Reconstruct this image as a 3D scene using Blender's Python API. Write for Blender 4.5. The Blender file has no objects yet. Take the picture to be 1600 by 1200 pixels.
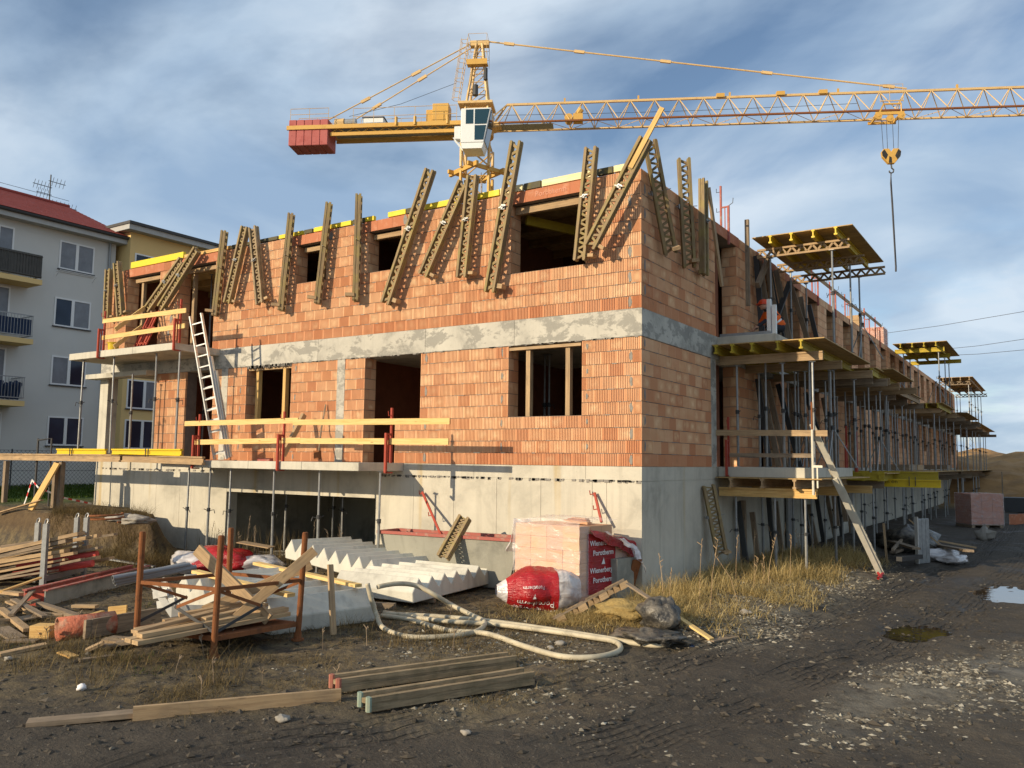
import bpy, math, random
import numpy as np
from mathutils import Vector, Matrix, noise as mnoise
random.seed(7); np.random.seed(7)
sc = bpy.context.scene
COL = sc.collection
# ------------------------------------------------------------------ camera, light, exposure
FPX, YAW, PITCH, ROLL = 1294.99, -0.579441, 0.0935451, 0.0121324
CAM = Vector((6.528, -14.4816, 2.4818))
c_f = Vector((math.sin(YAW)*math.cos(PITCH), math.cos(YAW)*math.cos(PITCH), math.sin(PITCH)))
_r0 = Vector((math.cos(YAW), -math.sin(YAW), 0)); _u0 = _r0.cross(c_f)
c_r = math.cos(ROLL)*_r0 + math.sin(ROLL)*_u0
c_u = -math.sin(ROLL)*_r0 + math.cos(ROLL)*_u0
cd = bpy.data.cameras.new('camera'); cam = bpy.data.objects.new('camera', cd); COL.objects.link(cam)
cd.sensor_width = 36; cd.lens = FPX/1600*36; cd.clip_start = 0.1; cd.clip_end = 3000
cam.matrix_world = Matrix(((c_r.x, c_u.x, -c_f.x, CAM.x), (c_r.y, c_u.y, -c_f.y, CAM.y), (c_r.z, c_u.z, -c_f.z, CAM.z), (0, 0, 0, 1)))
sc.camera = cam
SUN = Vector((.365, .868, -.337)).normalized()      # travel direction of the light
SUN_EL = math.asin(-SUN.z); SUN_ROT = math.atan2(-SUN.x, -SUN.y)
sc.view_settings.view_transform = 'Standard'; sc.view_settings.look = 'None'
sc.view_settings.gamma = 1; sc.view_settings.use_curve_mapping = False
sc.view_settings.exposure = 0.1
sl = bpy.data.lights.new('sun', 'SUN'); sl.energy = 5.0; sl.angle = math.radians(.55); sl.color = (1.0, .83, .59)
so = bpy.data.objects.new('sun', sl); COL.objects.link(so)
so.rotation_euler = SUN.to_track_quat('-Z', 'Y').to_euler(); so.location = (-40, -60, 40)

# ------------------------------------------------------------------ node helper
class NG:
    def __init__(s, tree): s.t = tree; s.t.nodes.clear()
    def n(s, typ, props=None, **ins):
        nd = s.t.nodes.new(typ)
        for k, v in (props or {}).items(): setattr(nd, k, v)
        for k, v in ins.items():
            key = int(k[1:]) if k[0] == '_' and k[1:].isdigit() else k.replace('_', ' ')
            s.set(nd, key, v)
        return nd
    def set(s, nd, key, v):
        inp = nd.inputs[key]
        if isinstance(v, bpy.types.NodeSocket): s.t.links.new(v, inp)
        elif isinstance(v, bpy.types.Node): s.t.links.new(v.outputs[0], inp)
        else:
            if inp.type == 'RGBA' and hasattr(v, '__len__') and len(v) == 3: v = (*v, 1)
            inp.default_value = v
    def math(s, op, a, b=0.5, clamp=False):
        nd = s.t.nodes.new('ShaderNodeMath'); nd.operation = op; nd.use_clamp = clamp
        s.set(nd, 0, a); s.set(nd, 1, b); return nd.outputs[0]
    def vmath(s, op, a, b=(0, 0, 0)):
        nd = s.t.nodes.new('ShaderNodeVectorMath'); nd.operation = op
        s.set(nd, 0, a); s.set(nd, 1, b); return nd.outputs[0]
    def mix(s, f, a, b, mode='MIX'):
        nd = s.t.nodes.new('ShaderNodeMix'); nd.data_type = 'RGBA'; nd.blend_type = mode
        s.set(nd, 0, f); s.set(nd, 6, a); s.set(nd, 7, b); return nd.outputs[2]
    def ramp(s, f, stops, mode='LINEAR'):
        nd = s.t.nodes.new('ShaderNodeValToRGB'); s.set(nd, 0, f); cr = nd.color_ramp; cr.interpolation = mode
        while len(cr.elements) > 1: cr.elements.remove(cr.elements[-1])
        cr.elements[0].position = stops[0][0]; cr.elements[0].color = col4(stops[0][1])
        for p, c in stops[1:]:
            e = cr.elements.new(p); e.color = col4(c)
        return nd.outputs[0]
    def noise(s, vec, scale, detail=4, rough=.55, dist=0):
        nd = s.n('ShaderNodeTexNoise', Scale=scale, Detail=detail, Roughness=rough, Distortion=dist)
        if vec is not None: s.set(nd, 'Vector', vec)
        return nd.outputs[0]
    def maprange(s, v, a, b, c=0, d=1):
        nd = s.n('ShaderNodeMapRange', _0=v, _1=a, _2=b, _3=c, _4=d); return nd.outputs[0]
def col4(c):
    if isinstance(c, (int, float)): return (c, c, c, 1)
    return (*c, 1) if len(c) == 3 else c

# ------------------------------------------------------------------ sky with procedural cloud
w = bpy.data.worlds.new('World'); sc.world = w; w.use_nodes = True
g = NG(w.node_tree)
sky = g.n('ShaderNodeTexSky', dict(sky_type='NISHITA', sun_disc=False, sun_elevation=SUN_EL, sun_rotation=SUN_ROT, air_density=1.0, dust_density=.6, ozone_density=1.6, altitude=200))
bg1 = g.n('ShaderNodeBackground', Color=sky, Strength=.125)
tc = g.n('ShaderNodeTexCoord').outputs['Generated']
sp = g.n('ShaderNodeSeparateXYZ', _0=tc)
den = g.math('ADD', g.math('ABSOLUTE', sp.outputs[2]), .22)
pv = g.n('ShaderNodeCombineXYZ', X=g.math('DIVIDE', sp.outputs[0], den), Y=g.math('DIVIDE', sp.outputs[1], den), Z=0.0).outputs[0]
n1 = g.noise(g.n('ShaderNodeMapping', Vector=pv, Location=(-12.66, -8.86, 0), Scale=(1.0, 1.0, 1)).outputs[0], 1.15, 7, .52, .5)
n2 = g.noise(g.n('ShaderNodeMapping', Vector=pv, Location=(12.29, 5.68, 0), Scale=(1., 1.7, 1)).outputs[0], 2.1, 6, .55, .3)
cov = g.math('ADD', g.math('MULTIPLY', n1, .75), g.math('MULTIPLY', n2, .25))
cmask = g.maprange(cov, .36, .52, 0, 1)
shade = g.noise(g.n('ShaderNodeMapping', Vector=pv, Location=(12.25, -6.19, 0)).outputs[0], 1.7, 6, .5, .4)
ccol = g.ramp(shade, [(.32, (.29, .41, .575)), (.47, (.42, .535, .67)), (.62, (.60, .69, .785))])
bg2 = g.n('ShaderNodeBackground', Color=ccol, Strength=1.08)
mx = g.n('ShaderNodeMixShader', _0=g.math('MULTIPLY', cmask, .93), _1=bg1.outputs[0], _2=bg2.outputs[0])
g.n('ShaderNodeOutputWorld', Surface=mx.outputs[0])

# ------------------------------------------------------------------ measuring on the photograph's planes (world planes, metres)
def ray(u, v): return (c_f + c_r*((u-800)/FPX) - c_u*((v-600)/FPX))
def onplane(u, v, ax, val):
    d = ray(u, v); return CAM + d*((val-CAM[ax])/d[ax])
def Gp(u, v, z=0.): return onplane(u, v, 2, z)
def Fp(u, v, y=0.): return onplane(u, v, 1, y)
def Rp(u, v, x=0.): return onplane(u, v, 0, x)
def proj(P):
    d = Vector(P)-CAM; z = d.dot(c_f)
    return 800+FPX*d.dot(c_r)/z, 600-FPX*d.dot(c_u)/z, z

# ------------------------------------------------------------------ mesh builder
class MB:
    def __init__(s): s.v = []; s.f = []; s.loc = []; s.t = []; s.n = 0; s.mi = []; s.cur = 0
    def add(s, vs, fs, locs=None, tint=None):
        vs = [tuple(p) for p in vs]
        s.v += vs; s.loc += [tuple(l) for l in (locs if locs is not None else vs)]
        t = random.random() if tint is None else tint
        for f in fs:
            s.f.append(tuple(i+s.n for i in f)); s.t.append(t); s.mi.append(s.cur)
        s.n += len(vs); return s
    BF = [(0, 3, 2, 1), (4, 5, 6, 7), (0, 1, 5, 4), (1, 2, 6, 5), (2, 3, 7, 6), (3, 0, 4, 7)]
    def frame(s, o, ax, ay, az, lx, ly, lz, tint=None):        # box from corner o along unit axes
        o = Vector(o); X = Vector(ax)*lx; Y = Vector(ay)*ly; Z = Vector(az)*lz
        vs = [o, o+X, o+X+Y, o+Y, o+Z, o+X+Z, o+X+Y+Z, o+Y+Z]
        L = sorted([(lx, 0), (ly, 1), (lz, 2)], reverse=True)
        base = [(0, 0, 0), (lx, 0, 0), (lx, ly, 0), (0, ly, 0), (0, 0, lz), (lx, 0, lz), (lx, ly, lz), (0, ly, lz)]
        locs = [tuple(b[k] for _, k in L) for b in base]
        return s.add(vs, s.BF, locs, tint)
    def box(s, x0, x1, y0, y1, z0, z1, tint=None):
        return s.frame((x0, y0, z0), (1, 0, 0), (0, 1, 0), (0, 0, 1), x1-x0, y1-y0, z1-z0, tint)
    def bar(s, p, q, w, h, up=(0, 0, 1), tint=None):           # w sideways, h along up, centred
        p = Vector(p); q = Vector(q); a = (q-p); L = a.length; a.normalize()
        up = Vector(up); 
        if abs(a.dot(up.normalized())) > .98: up = Vector((0, 1, 0)) if abs(a.y) < .9 else Vector((1, 0, 0))
        b = up.cross(a).normalized(); c = a.cross(b)
        return s.frame(p-b*w/2-c*h/2, a, b, c, L, w, h, tint)
    def path(s, pts, r, n=8, caps=True, tint=None, taper=None):
        pts = [Vector(p) for p in pts]; m = len(pts); vs = []; locs = []; d0 = 0
        prev = None
        for i, p in enumerate(pts):
            a = (pts[min(i+1, m-1)]-pts[max(i-1, 0)]).normalized()
            if prev is None:
                b = Vector((0, 0, 1)).cross(a)
                if b.length < .05: b = Vector((1, 0, 0)).cross(a)
            else: b = prev-a*prev.dot(a)
            b.normalize(); prev = b; c = a.cross(b)
            if i: d0 += (p-pts[i-1]).length
            rr = r if taper is None else r*taper[i]
            for k in range(n):
                t = 2*math.pi*k/n
                vs.append(p+b*math.cos(t)*rr+c*math.sin(t)*rr); locs.append((d0, math.cos(t)*rr, math.sin(t)*rr))
        fs = [(i*n+k, i*n+(k+1) % n, (i+1)*n+(k+1) % n, (i+1)*n+k) for i in range(m-1) for k in range(n)]
        if caps: fs += [tuple(reversed(range(n))), tuple((m-1)*n+k for k in range(n))]
        return s.add(vs, fs, locs, tint)
    def tube(s, p, q, r, n=8, tint=None): return s.path([p, q], r, n, True, tint)
    def prism(s, poly, o, ax, ay, az, depth, tint=None):       # 2D polygon in ax/ay, swept along az
        o = Vector(o); ax = Vector(ax); ay = Vector(ay); D = Vector(az)*depth; m = len(poly)
        vs = [o+ax*x+ay*y for x, y in poly]; vs += [p+D for p in vs]
        locs = [(x, y, 0) for x, y in poly]+[(x, y, depth) for x, y in poly]
        fs = [tuple(reversed(range(m))), tuple(range(m, 2*m))]+[(i, (i+1) % m, m+(i+1) % m, m+i) for i in range(m)]
        return s.add(vs, fs, locs, tint)
    def hbeam(s, p, q, h=.2, b=.08, up=(0, 0, 1)):              # timber I-beam
        t = random.random(); up = Vector(up)
        p = Vector(p); q = Vector(q)
        s.bar(p+up*(h/2-.02), q+up*(h/2-.02), b, .04, up, t); s.bar(p-up*(h/2-.02), q-up*(h/2-.02), b, .04, up, t)
        return s.bar(p, q, .03, h-.08, up, t)
    def grid(s, fn, nu, nv, tint=None, closed=False):
        vs = [fn(i/(nu-1), j/(nv-1)) for j in range(nv) for i in range(nu)]
        fs = [(j*nu+i, j*nu+i+1, (j+1)*nu+i+1, (j+1)*nu+i) for j in range(nv-1) for i in range(nu-1)]
        return s.add(vs, fs, None, tint)
    def build(s, name, mat, parent=None, smooth=False, bevel=0, solid=0, label=None, cat=None, group=None, kind=None, subsurf=0):
        off = Vector((0, 0, 0))
        if parent is not None: off = wloc(parent)
        elif s.v:
            a = np.array(s.v); off = Vector(((a[:, 0].min()+a[:, 0].max())/2, (a[:, 1].min()+a[:, 1].max())/2, a[:, 2].min()))
        me = bpy.data.meshes.new(name)
        vs = (np.array(s.v)-np.array(off)).tolist() if s.v else []
        me.from_pydata(vs, [], s.f)
        at = me.attributes.new('loc', 'FLOAT_VECTOR', 'POINT'); at.data.foreach_set('vector', np.array(s.loc, dtype=np.float32).ravel())
        at = me.attributes.new('tint', 'FLOAT', 'FACE'); at.data.foreach_set('value', np.array(s.t, dtype=np.float32))
        mats = mat if isinstance(mat, (list, tuple)) else [mat]
        for m in mats: me.materials.append(m)
        if len(mats) > 1: me.polygons.foreach_set('material_index', s.mi)
        if smooth: me.polygons.foreach_set('use_smooth', [True]*len(me.polygons))
        me.update()
        o = bpy.data.objects.new(name, me); COL.objects.link(o)
        if parent is not None: o.parent = parent
        else: o.location = off
        WL[o.name] = off
        if solid:
            md = o.modifiers.new('solid', 'SOLIDIFY'); md.thickness = solid; md.offset = 0
        if subsurf:
            md = o.modifiers.new('sub', 'SUBSURF'); md.levels = md.render_levels = subsurf
        if bevel:
            md = o.modifiers.new('bevel', 'BEVEL'); md.width = bevel; md.segments = 1; md.limit_method = 'ANGLE'; md.angle_limit = .6
        tag(o, label, cat, group, kind)
        return o
WL = {}
def wloc(o): return WL.get(o.name, Vector((0, 0, 0)))
def tag(o, label=None, cat=None, group=None, kind=None):
    if label: o['label'] = label
    if cat: o['category'] = cat
    if group: o['group'] = group
    if kind: o['kind'] = kind
    return o
def thing(name, label, cat, loc=(0, 0, 0), group=None):
    o = bpy.data.objects.new(name, None); COL.objects.link(o); o.location = loc; o.empty_display_size = .2
    WL[o.name] = Vector(loc); return tag(o, label, cat, group)
def dup(root, label=None, mw=None):
    r = root.copy(); COL.objects.link(r)
    if mw is not None: r.matrix_world = mw
    if label: r['label'] = label
    st = [(c, r) for c in KIDS(root)]
    while st:
        o, p = st.pop(); c = o.copy(); COL.objects.link(c); c.parent = p
        st += [(k, c) for k in KIDS(o)]
    return r
_kids = {}
def KIDS(o): return [x for x in o.children]
def text_mesh(txt, size, ext=.0015, bold=0.):
    cu = bpy.data.curves.new('lettering', 'FONT'); cu.body = txt; cu.size = size; cu.extrude = ext; cu.offset = bold
    cu.align_x = 'CENTER'; cu.align_y = 'CENTER'; cu.resolution_u = 2
    o = bpy.data.objects.new('tmp', cu); COL.objects.link(o)
    me = bpy.data.meshes.new_from_object(o); bpy.data.objects.remove(o); return me
def add_text(txt, size, org, ax, ay, mat, parent, name='lettering', ext=.0015, bold=0., warp=None):
    me = text_mesh(txt, size, ext, bold); me.materials.clear(); me.materials.append(mat)
    ax = Vector(ax).normalized(); ay = Vector(ay).normalized(); az = ax.cross(ay); off = wloc(parent)
    for v in me.vertices:
        p = Vector(org)+ax*v.co.x+ay*v.co.y+az*v.co.z
        if warp: p = warp(v.co)
        v.co = p-off
    o = bpy.data.objects.new(name, me); COL.objects.link(o); o.parent = parent; WL[o.name] = off
    return o

# ------------------------------------------------------------------ materials
def mat(name, fn):
    m = bpy.data.materials.new(name); m.use_nodes = True; g = NG(m.node_tree)
    out = g.n('ShaderNodeOutputMaterial'); sh = fn(g)
    g.t.links.new(sh if isinstance(sh, bpy.types.NodeSocket) else sh.outputs[0], out.inputs[0]); return m
def bsdf(g, color, rough=.8, bump=None, dist=.01, metal=0., spec=.3, strength=1.):
    p = g.n('ShaderNodeBsdfPrincipled', Base_Color=color, Roughness=rough, Metallic=metal)
    p.inputs['Specular IOR Level'].default_value = spec
    if bump is not None:
        b = g.n('ShaderNodeBump', Height=bump, Distance=dist, Strength=strength); g.t.links.new(b.outputs[0], p.inputs['Normal'])
    return p
def rnd(g):
    a = g.n('ShaderNodeAttribute', dict(attribute_name='tint')).outputs['Fac']
    b = g.n('ShaderNodeObjectInfo').outputs['Random']
    return g.math('FRACT', g.math('ADD', a, g.math('MULTIPLY', b, 3.77)))
def loc(g): return g.n('ShaderNodeAttribute', dict(attribute_name='loc')).outputs['Vector']
def pos(g): return g.n('ShaderNodeNewGeometry').outputs['Position']
def paint(name, c, rough=.55, wear=(.25, .2, .15), wamt=.35, metal=0., scale=6., bumpd=.003):
    def fn(g):
        p = pos(g); n = g.noise(p, scale, 6, .65); n2 = g.noise(p, scale*4.3, 4, .6)
        r = rnd(g)
        base = g.mix(g.maprange(r, 0, 1, 0, .35), c, [x*.72 for x in c])
        k = g.math('MULTIPLY', g.maprange(n, .52, .68, 0, 1), wamt)
        cc = g.mix(k, base, wear)
        cc = g.mix(g.math('MULTIPLY', g.maprange(n2, .6, .7), wamt*.8), cc, [x*.6 for x in wear])
        return bsdf(g, cc, g.maprange(n, .3, .7, rough-.1, min(1, rough+.15)), n2, bumpd, metal)
    return mat(name, fn)
def wood(name, c1, c2, grain=1., rough=.8, knots=.5, dirt=None, damt=.4):
    def fn(g):
        r = rnd(g); l = loc(g)
        off = g.n('ShaderNodeCombineXYZ', X=g.math('MULTIPLY', r, 37.), Y=g.math('MULTIPLY', r, 11.), Z=g.math('MULTIPLY', r, 5.)).outputs[0]
        v = g.vmath('ADD', g.vmath('MULTIPLY', l, (1.1, 20., 20.)), off)
        n = g.noise(v, 1.6*grain, 5, .6, .8)
        n2 = g.noise(g.vmath('ADD', l, off), 3., 4, .6)
        cc = g.ramp(n, [(.3, c2), (.55, c1), (.75, [min(1, x*1.15) for x in c1])])
        cc = g.mix(g.maprange(r, 0, 1, 0, .5), cc, g.mix(.55, cc, c2))
        vo = g.n('ShaderNodeTexVoronoi', Vector=g.vmath('ADD', g.vmath('MULTIPLY', l, (2.2, 7, 7)), off), Scale=1.)
        cc = g.mix(g.math('MULTIPLY', g.maprange(vo.outputs[0], .13, .07), knots), cc, [x*.35 for x in c2])
        if dirt:
            cc = g.mix(g.math('MULTIPLY', g.maprange(n2, .45, .65), damt), cc, dirt)
        return bsdf(g, cc, rough, n, .004)
    return mat(name, fn)
def concrete(name, c=(.42, .40, .35), dark=(.22, .21, .19), stain=None, streak=.5, board=0., blotch=0.):
    def fn(g):
        p = pos(g); r = rnd(g)
        n = g.noise(p, .9, 7, .62, .4); n2 = g.noise(p, 7., 6, .7); n3 = g.noise(p, 42., 3, .6)
        st = g.noise(g.vmath('MULTIPLY', p, (6., 6., .35)), 1., 4, .6)
        cc = g.ramp(n, [(.32, dark), (.47, c), (.7, [min(1, x*1.18) for x in c])])
        cc = g.mix(g.maprange(r, 0, 1, 0, .16), cc, dark)
        cc = g.mix(g.math('MULTIPLY', g.maprange(n2, .5, .75), .35), cc, [x*1.2 for x in c])
        cc = g.mix(g.math('MULTIPLY', g.maprange(st, .52, .72), streak*.5), cc, [x*.7 for x in dark])
        if blotch:
            bn = g.noise(g.vmath('MULTIPLY', p, (1., 1., 1.6)), 1.7, 9, .72, .3)
            cc = g.mix(g.math('MULTIPLY', g.maprange(bn, .50, .545), blotch), cc, dark)
        if stain:
            s2 = g.noise(g.vmath('ADD', g.vmath('MULTIPLY', p, (2.1, 2.1, .12)), (4.3, 1.1, 0)), 1., 3, .5)
            cc = g.mix(g.math('MULTIPLY', g.maprange(s2, .60, .70), .55), cc, stain)
        pit = g.n('ShaderNodeTexVoronoi', Vector=p, Scale=9.).outputs[0]
        cc = g.mix(g.math('MULTIPLY', g.maprange(pit, .07, .04), .6), cc, [x*.5 for x in dark])
        h = g.math('ADD', g.math('MULTIPLY', n2, .6), g.math('MULTIPLY', n3, .25))
        return bsdf(g, cc, .88, h, .012)
    return mat(name, fn)
def plain(name, c, rough=.7, metal=0., spec=.3, var=.25, scale=5., bump=.002):
    def fn(g):
        p = pos(g); n = g.noise(p, scale, 5, .6)
        cc = g.mix(g.math('MULTIPLY', g.maprange(n, .35, .7), var), c, [x*.55 for x in c])
        return bsdf(g, cc, rough, n, bump, metal, spec)
    return mat(name, fn)
def brick_fn(g, sat=1.):
    r = rnd(g); p = pos(g)
    l = loc(g); sx = g.n('ShaderNodeSeparateXYZ', _0=l); red = g.n('ShaderNodeAttribute', dict(attribute_name='red')).outputs['Fac']
    base = g.ramp(r, [(0, (.64, .35, .185)), (.18, (.70, .42, .235)), (.35, (.60, .30, .15)), (.52, (.74, .465, .27)), (.7, (.67, .37, .20)), (.86, (.55, .245, .12)), (1, (.70, .415, .225))])
    big = g.noise(g.vmath('MULTIPLY', p, (.5, .5, 1.3)), 1.2, 4, .6)
    base = g.mix(g.maprange(big, .42, .62, 0, .40), base, (.57, .245, .11))
    # pale bloom in the middle of some bricks
    cx = g.math('SUBTRACT', 1., g.math('MULTIPLY', g.math('POWER', g.math('SUBTRACT', sx.outputs[0], .5), 2.), 5.), True)
    cz = g.math('SUBTRACT', 1., g.math('MULTIPLY', g.math('POWER', g.math('SUBTRACT', sx.outputs[2], .5), 2.), 5.), True)
    sel = g.maprange(g.math('FRACT', g.math('MULTIPLY', r, 17.3)), .45, .75)
    bl = g.math('MULTIPLY', g.math('MULTIPLY', g.math('MULTIPLY', cx, cz), sel), g.maprange(g.noise(p, 6., 4), .3, .6))
    base = g.mix(g.math('MULTIPLY', bl, .75), base, (.84, .61, .36))
    base = g.mix(g.math('MULTIPLY', red, .55), base, (.52, .20, .09))
    d = g.noise(p, 3.3, 6, .7)
    base = g.mix(g.math('MULTIPLY', g.maprange(d, .60, .76), .45), base, (.17, .105, .08))
    fine = g.noise(p, 90., 3, .6)
    return bsdf(g, base, .9, fine, .004)
M = {}
M['brick'] = mat('hollow_brick', brick_fn)
M['lintel'] = paint('clay_lintel', (.46, .17, .085), .85, (.62, .36, .24), .45, scale=5)
M['mortar'] = plain('mortar', (.20, .165, .14), .95, var=.6, bump=.01)
M['blot'] = plain('grey_mortar_patch', (.27, .25, .22), .95, var=.5, scale=14., bump=.02)
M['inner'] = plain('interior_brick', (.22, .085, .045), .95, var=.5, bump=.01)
M['conc'] = concrete('wall_concrete', (.50, .465, .38), (.36, .335, .275), stain=(.40, .27, .08))
M['band'] = concrete('band_concrete', (.47, .445, .38), (.25, .24, .21), streak=.3, blotch=.8)
M['slabc'] = concrete('slab_concrete', (.50, .47, .39), (.33, .31, .26))
M['stairc'] = concrete('precast_concrete', (.57, .55, .47), (.38, .36, .31), streak=.8)
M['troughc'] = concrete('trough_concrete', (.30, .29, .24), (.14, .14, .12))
M['wnew'] = wood('new_timber', (.66, .43, .16), (.45, .25, .08))
M['wyel'] = wood('yellow_rail_board', (.74, .52, .22), (.56, .36, .12), knots=.6)
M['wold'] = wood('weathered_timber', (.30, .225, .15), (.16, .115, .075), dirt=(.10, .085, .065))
M['wgird'] = wood('girder_timber', (.31, .225, .125), (.17, .12, .062), dirt=(.33, .27, .07), damt=.45, knots=.3)
M['wgird2'] = wood('mossy_girder_timber', (.36, .265, .155), (.16, .118, .07), dirt=(.13, .105, .055), damt=.6, knots=.3)
M['wmid'] = wood('used_timber', (.45, .31, .17), (.28, .18, .095), dirt=(.20, .15, .10))
M['ply'] = wood('plywood', (.52, .35, .15), (.38, .24, .09), grain=.5, knots=.1, dirt=(.15, .10, .05))
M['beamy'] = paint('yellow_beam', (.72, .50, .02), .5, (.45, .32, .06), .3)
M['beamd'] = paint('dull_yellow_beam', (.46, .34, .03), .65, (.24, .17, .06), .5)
M['cream'] = wood('cream_edge_board', (.80, .70, .42), (.66, .55, .28), knots=.2)
M['edgey'] = paint('yellow_edge_board', (.78, .60, .03), .55, (.55, .42, .12), .25)
M['edged'] = paint('dark_edge_board', (.10, .09, .055), .8, (.25, .2, .05), .5)
M['steel'] = plain('galvanised_steel', (.34, .345, .34), .5, .55, var=.55, scale=11.)
M['prop'] = plain('prop_steel', (.30, .30, .285), .55, .45, var=.65, scale=9.)
M['alu'] = plain('aluminium', (.66, .66, .63), .38, .6, var=.25, scale=8.)
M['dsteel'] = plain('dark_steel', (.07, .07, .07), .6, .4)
M['rust'] = paint('rusty_steel', (.23, .085, .03), .85, (.10, .045, .025), .7, scale=8.)
M['redp'] = paint('red_post_paint', (.38, .055, .03), .6, (.22, .05, .03), .5)
M['redw'] = paint('worn_red_paint', (.38, .11, .085), .75, (.36, .27, .21), .85)
M['redpipe'] = paint('red_plastic_pipe', (.58, .085, .07), .5, (.35, .10, .08), .3)
M['orpipe'] = paint('splattered_pipe', (.45, .13, .07), .7, (.46, .36, .25), .85, scale=3.2, bumpd=.03)
M['crane'] = paint('crane_yellow', (.66, .45, .20), .5, (.34, .17, .05), .4, scale=3.)
M['crane2'] = paint('crane_deep_yellow', (.60, .355, .085), .5, (.34, .17, .05), .25, scale=3.)
M['cwred'] = paint('counterweight_red', (.44, .125, .11), .75, (.30, .06, .05), .5, scale=1.5)
M['white'] = paint('white_paint', (.74, .76, .74), .45, (.5, .47, .4), .2, scale=2.)
M['black'] = plain('black_rubber', (.02, .02, .02), .5)  # one black offcut, and the shade painted into holes and pipe ends
M['hblk'] = paint('hook_stripe_black', (.025, .025, .025), .6, (.1, .08, .05), .3)
def glass_fn(g):
    p = pos(g); n = g.noise(p, .5, 2)
    return bsdf(g, g.mix(g.maprange(n, .4, .6), (.015, .022, .038), (.035, .05, .08)), .08, n, .02, 0., .35)
M['curtain'] = plain('curtained_glass', (.20, .21, .23), .25, spec=.4, var=.6, scale=2.5)
M['glass'] = mat('window_glass', glass_fn)
M['cabglass'] = mat('cab_glass', lambda g: bsdf(g, (.012, .04, .055), .06, None, 0, 0, .7))
M['pgrey'] = plain('grey_render', (.58, .57, .53), .92, var=.12, scale=.7)
M['pochre'] = plain('ochre_render', (.72, .51, .22), .92, var=.12, scale=.7)
M['trim'] = plain('pale_trim', (.42, .42, .40), .8, var=.2)
M['frame'] = plain('white_window_frame', (.74, .74, .72), .5, var=.05)
M['tile'] = paint('red_roof_tile', (.30, .05, .035), .75, (.2, .05, .04), .4, scale=1.5)
M['navy'] = plain('navy_fabric', (.02, .035, .075), .8, var=.3)
M['balc'] = plain('balcony_boards', (.10, .095, .085), .8, var=.4)
M['cable'] = plain('thin_cable', (.06, .06, .065), .6)
M['hose'] = plain('cream_hose', (.55, .48, .34), .6, var=.85, scale=5.)
M['hoset'] = plain('grey_pipe', (.25, .26, .27), .5, .1)
M['straw'] = None
M['tapew'] = plain('white_tape', (.75, .73, .7), .6); M['taper'] = plain('red_tape', (.55, .03, .03), .6)
M['blackbag'] = mat('black_plastic', lambda g: bsdf(g, g.mix(g.maprange(g.noise(pos(g), 7., 4), .4, .65), (.035, .033, .03), (.16, .14, .11)), .38, g.noise(pos(g), 14., 5), .03, 0, .5))
M['redfilm'] = mat('red_film', lambda g: bsdf(g, g.mix(g.maprange(g.noise(pos(g), 4., 5), .35, .7), (.43, .012, .016), (.27, .008, .012)), .26, g.noise(g.vmath('MULTIPLY', pos(g), (1, 1, 7)), 7., 4, .6, .6), .02, 0, .5))
def film_fn(op, c):
    def fn(g):
        n = g.noise(g.vmath('MULTIPLY', pos(g), (1., 1., 2.2)), 3.2, 4, .55, .8)
        b = bsdf(g, c, .24, n, .03, 0., .6)
        tr = g.n('ShaderNodeBsdfTransparent')
        return g.n('ShaderNodeMixShader', _0=g.maprange(n, .35, .68, op*.45, op), _1=tr.outputs[0], _2=b.outputs[0])
    return fn
M['film'] = mat('clear_film', film_fn(.34, (.78, .70, .68)))
M['film2'] = mat('milky_film', film_fn(.95, (.74, .70, .68)))
M['wtan'] = wood('tan_timber', (.50, .35, .19), (.34, .22, .11), dirt=(.25, .18, .11))
M['aged'] = plain('aged_aluminium', (.70, .65, .53), .6, .1, var=.35)
M['pale'] = mat('pale_block', lambda g: bsdf(g, g.ramp(rnd(g), [(0, (.60, .33, .19)), (.5, (.70, .43, .25)), (1, (.64, .36, .24))]), .9, g.noise(g.vmath('MULTIPLY', pos(g), (2., 2., 40.)), 2., 3), .008))
M['strawc'] = plain('straw_heap', (.34, .24, .09), .95, var=.7, scale=20., bump=.03)
M['letter'] = plain('white_print', (.78, .74, .72), .5, var=.15)
M['dletter'] = plain('dark_print', (.10, .07, .02), .7, var=.3)
M['rletter'] = plain('pressed_letters', (.62, .30, .2), .8)
M['orange'] = plain('orange_fabric', (.85, .14, .015), .7, var=.15); M['helmet'] = plain('red_helmet', (.72, .07, .02), .35)
M['skin'] = plain('skin', (.50, .27, .18), .6); M['trouser'] = plain('dark_trousers', (.03, .032, .04), .85)
M['stone'] = plain('stone', (.33, .30, .255), .95, var=.6, scale=3., bump=.03)
M['greenp'] = paint('chipped_green_paint', (.24, .31, .25), .7, (.35, .27, .16), .5)
M['redend'] = paint('red_end_paint', (.36, .13, .09), .7, (.35, .25, .15), .4)
M['paper'] = plain('paper_tag', (.72, .74, .78), .6, var=.1)
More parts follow.
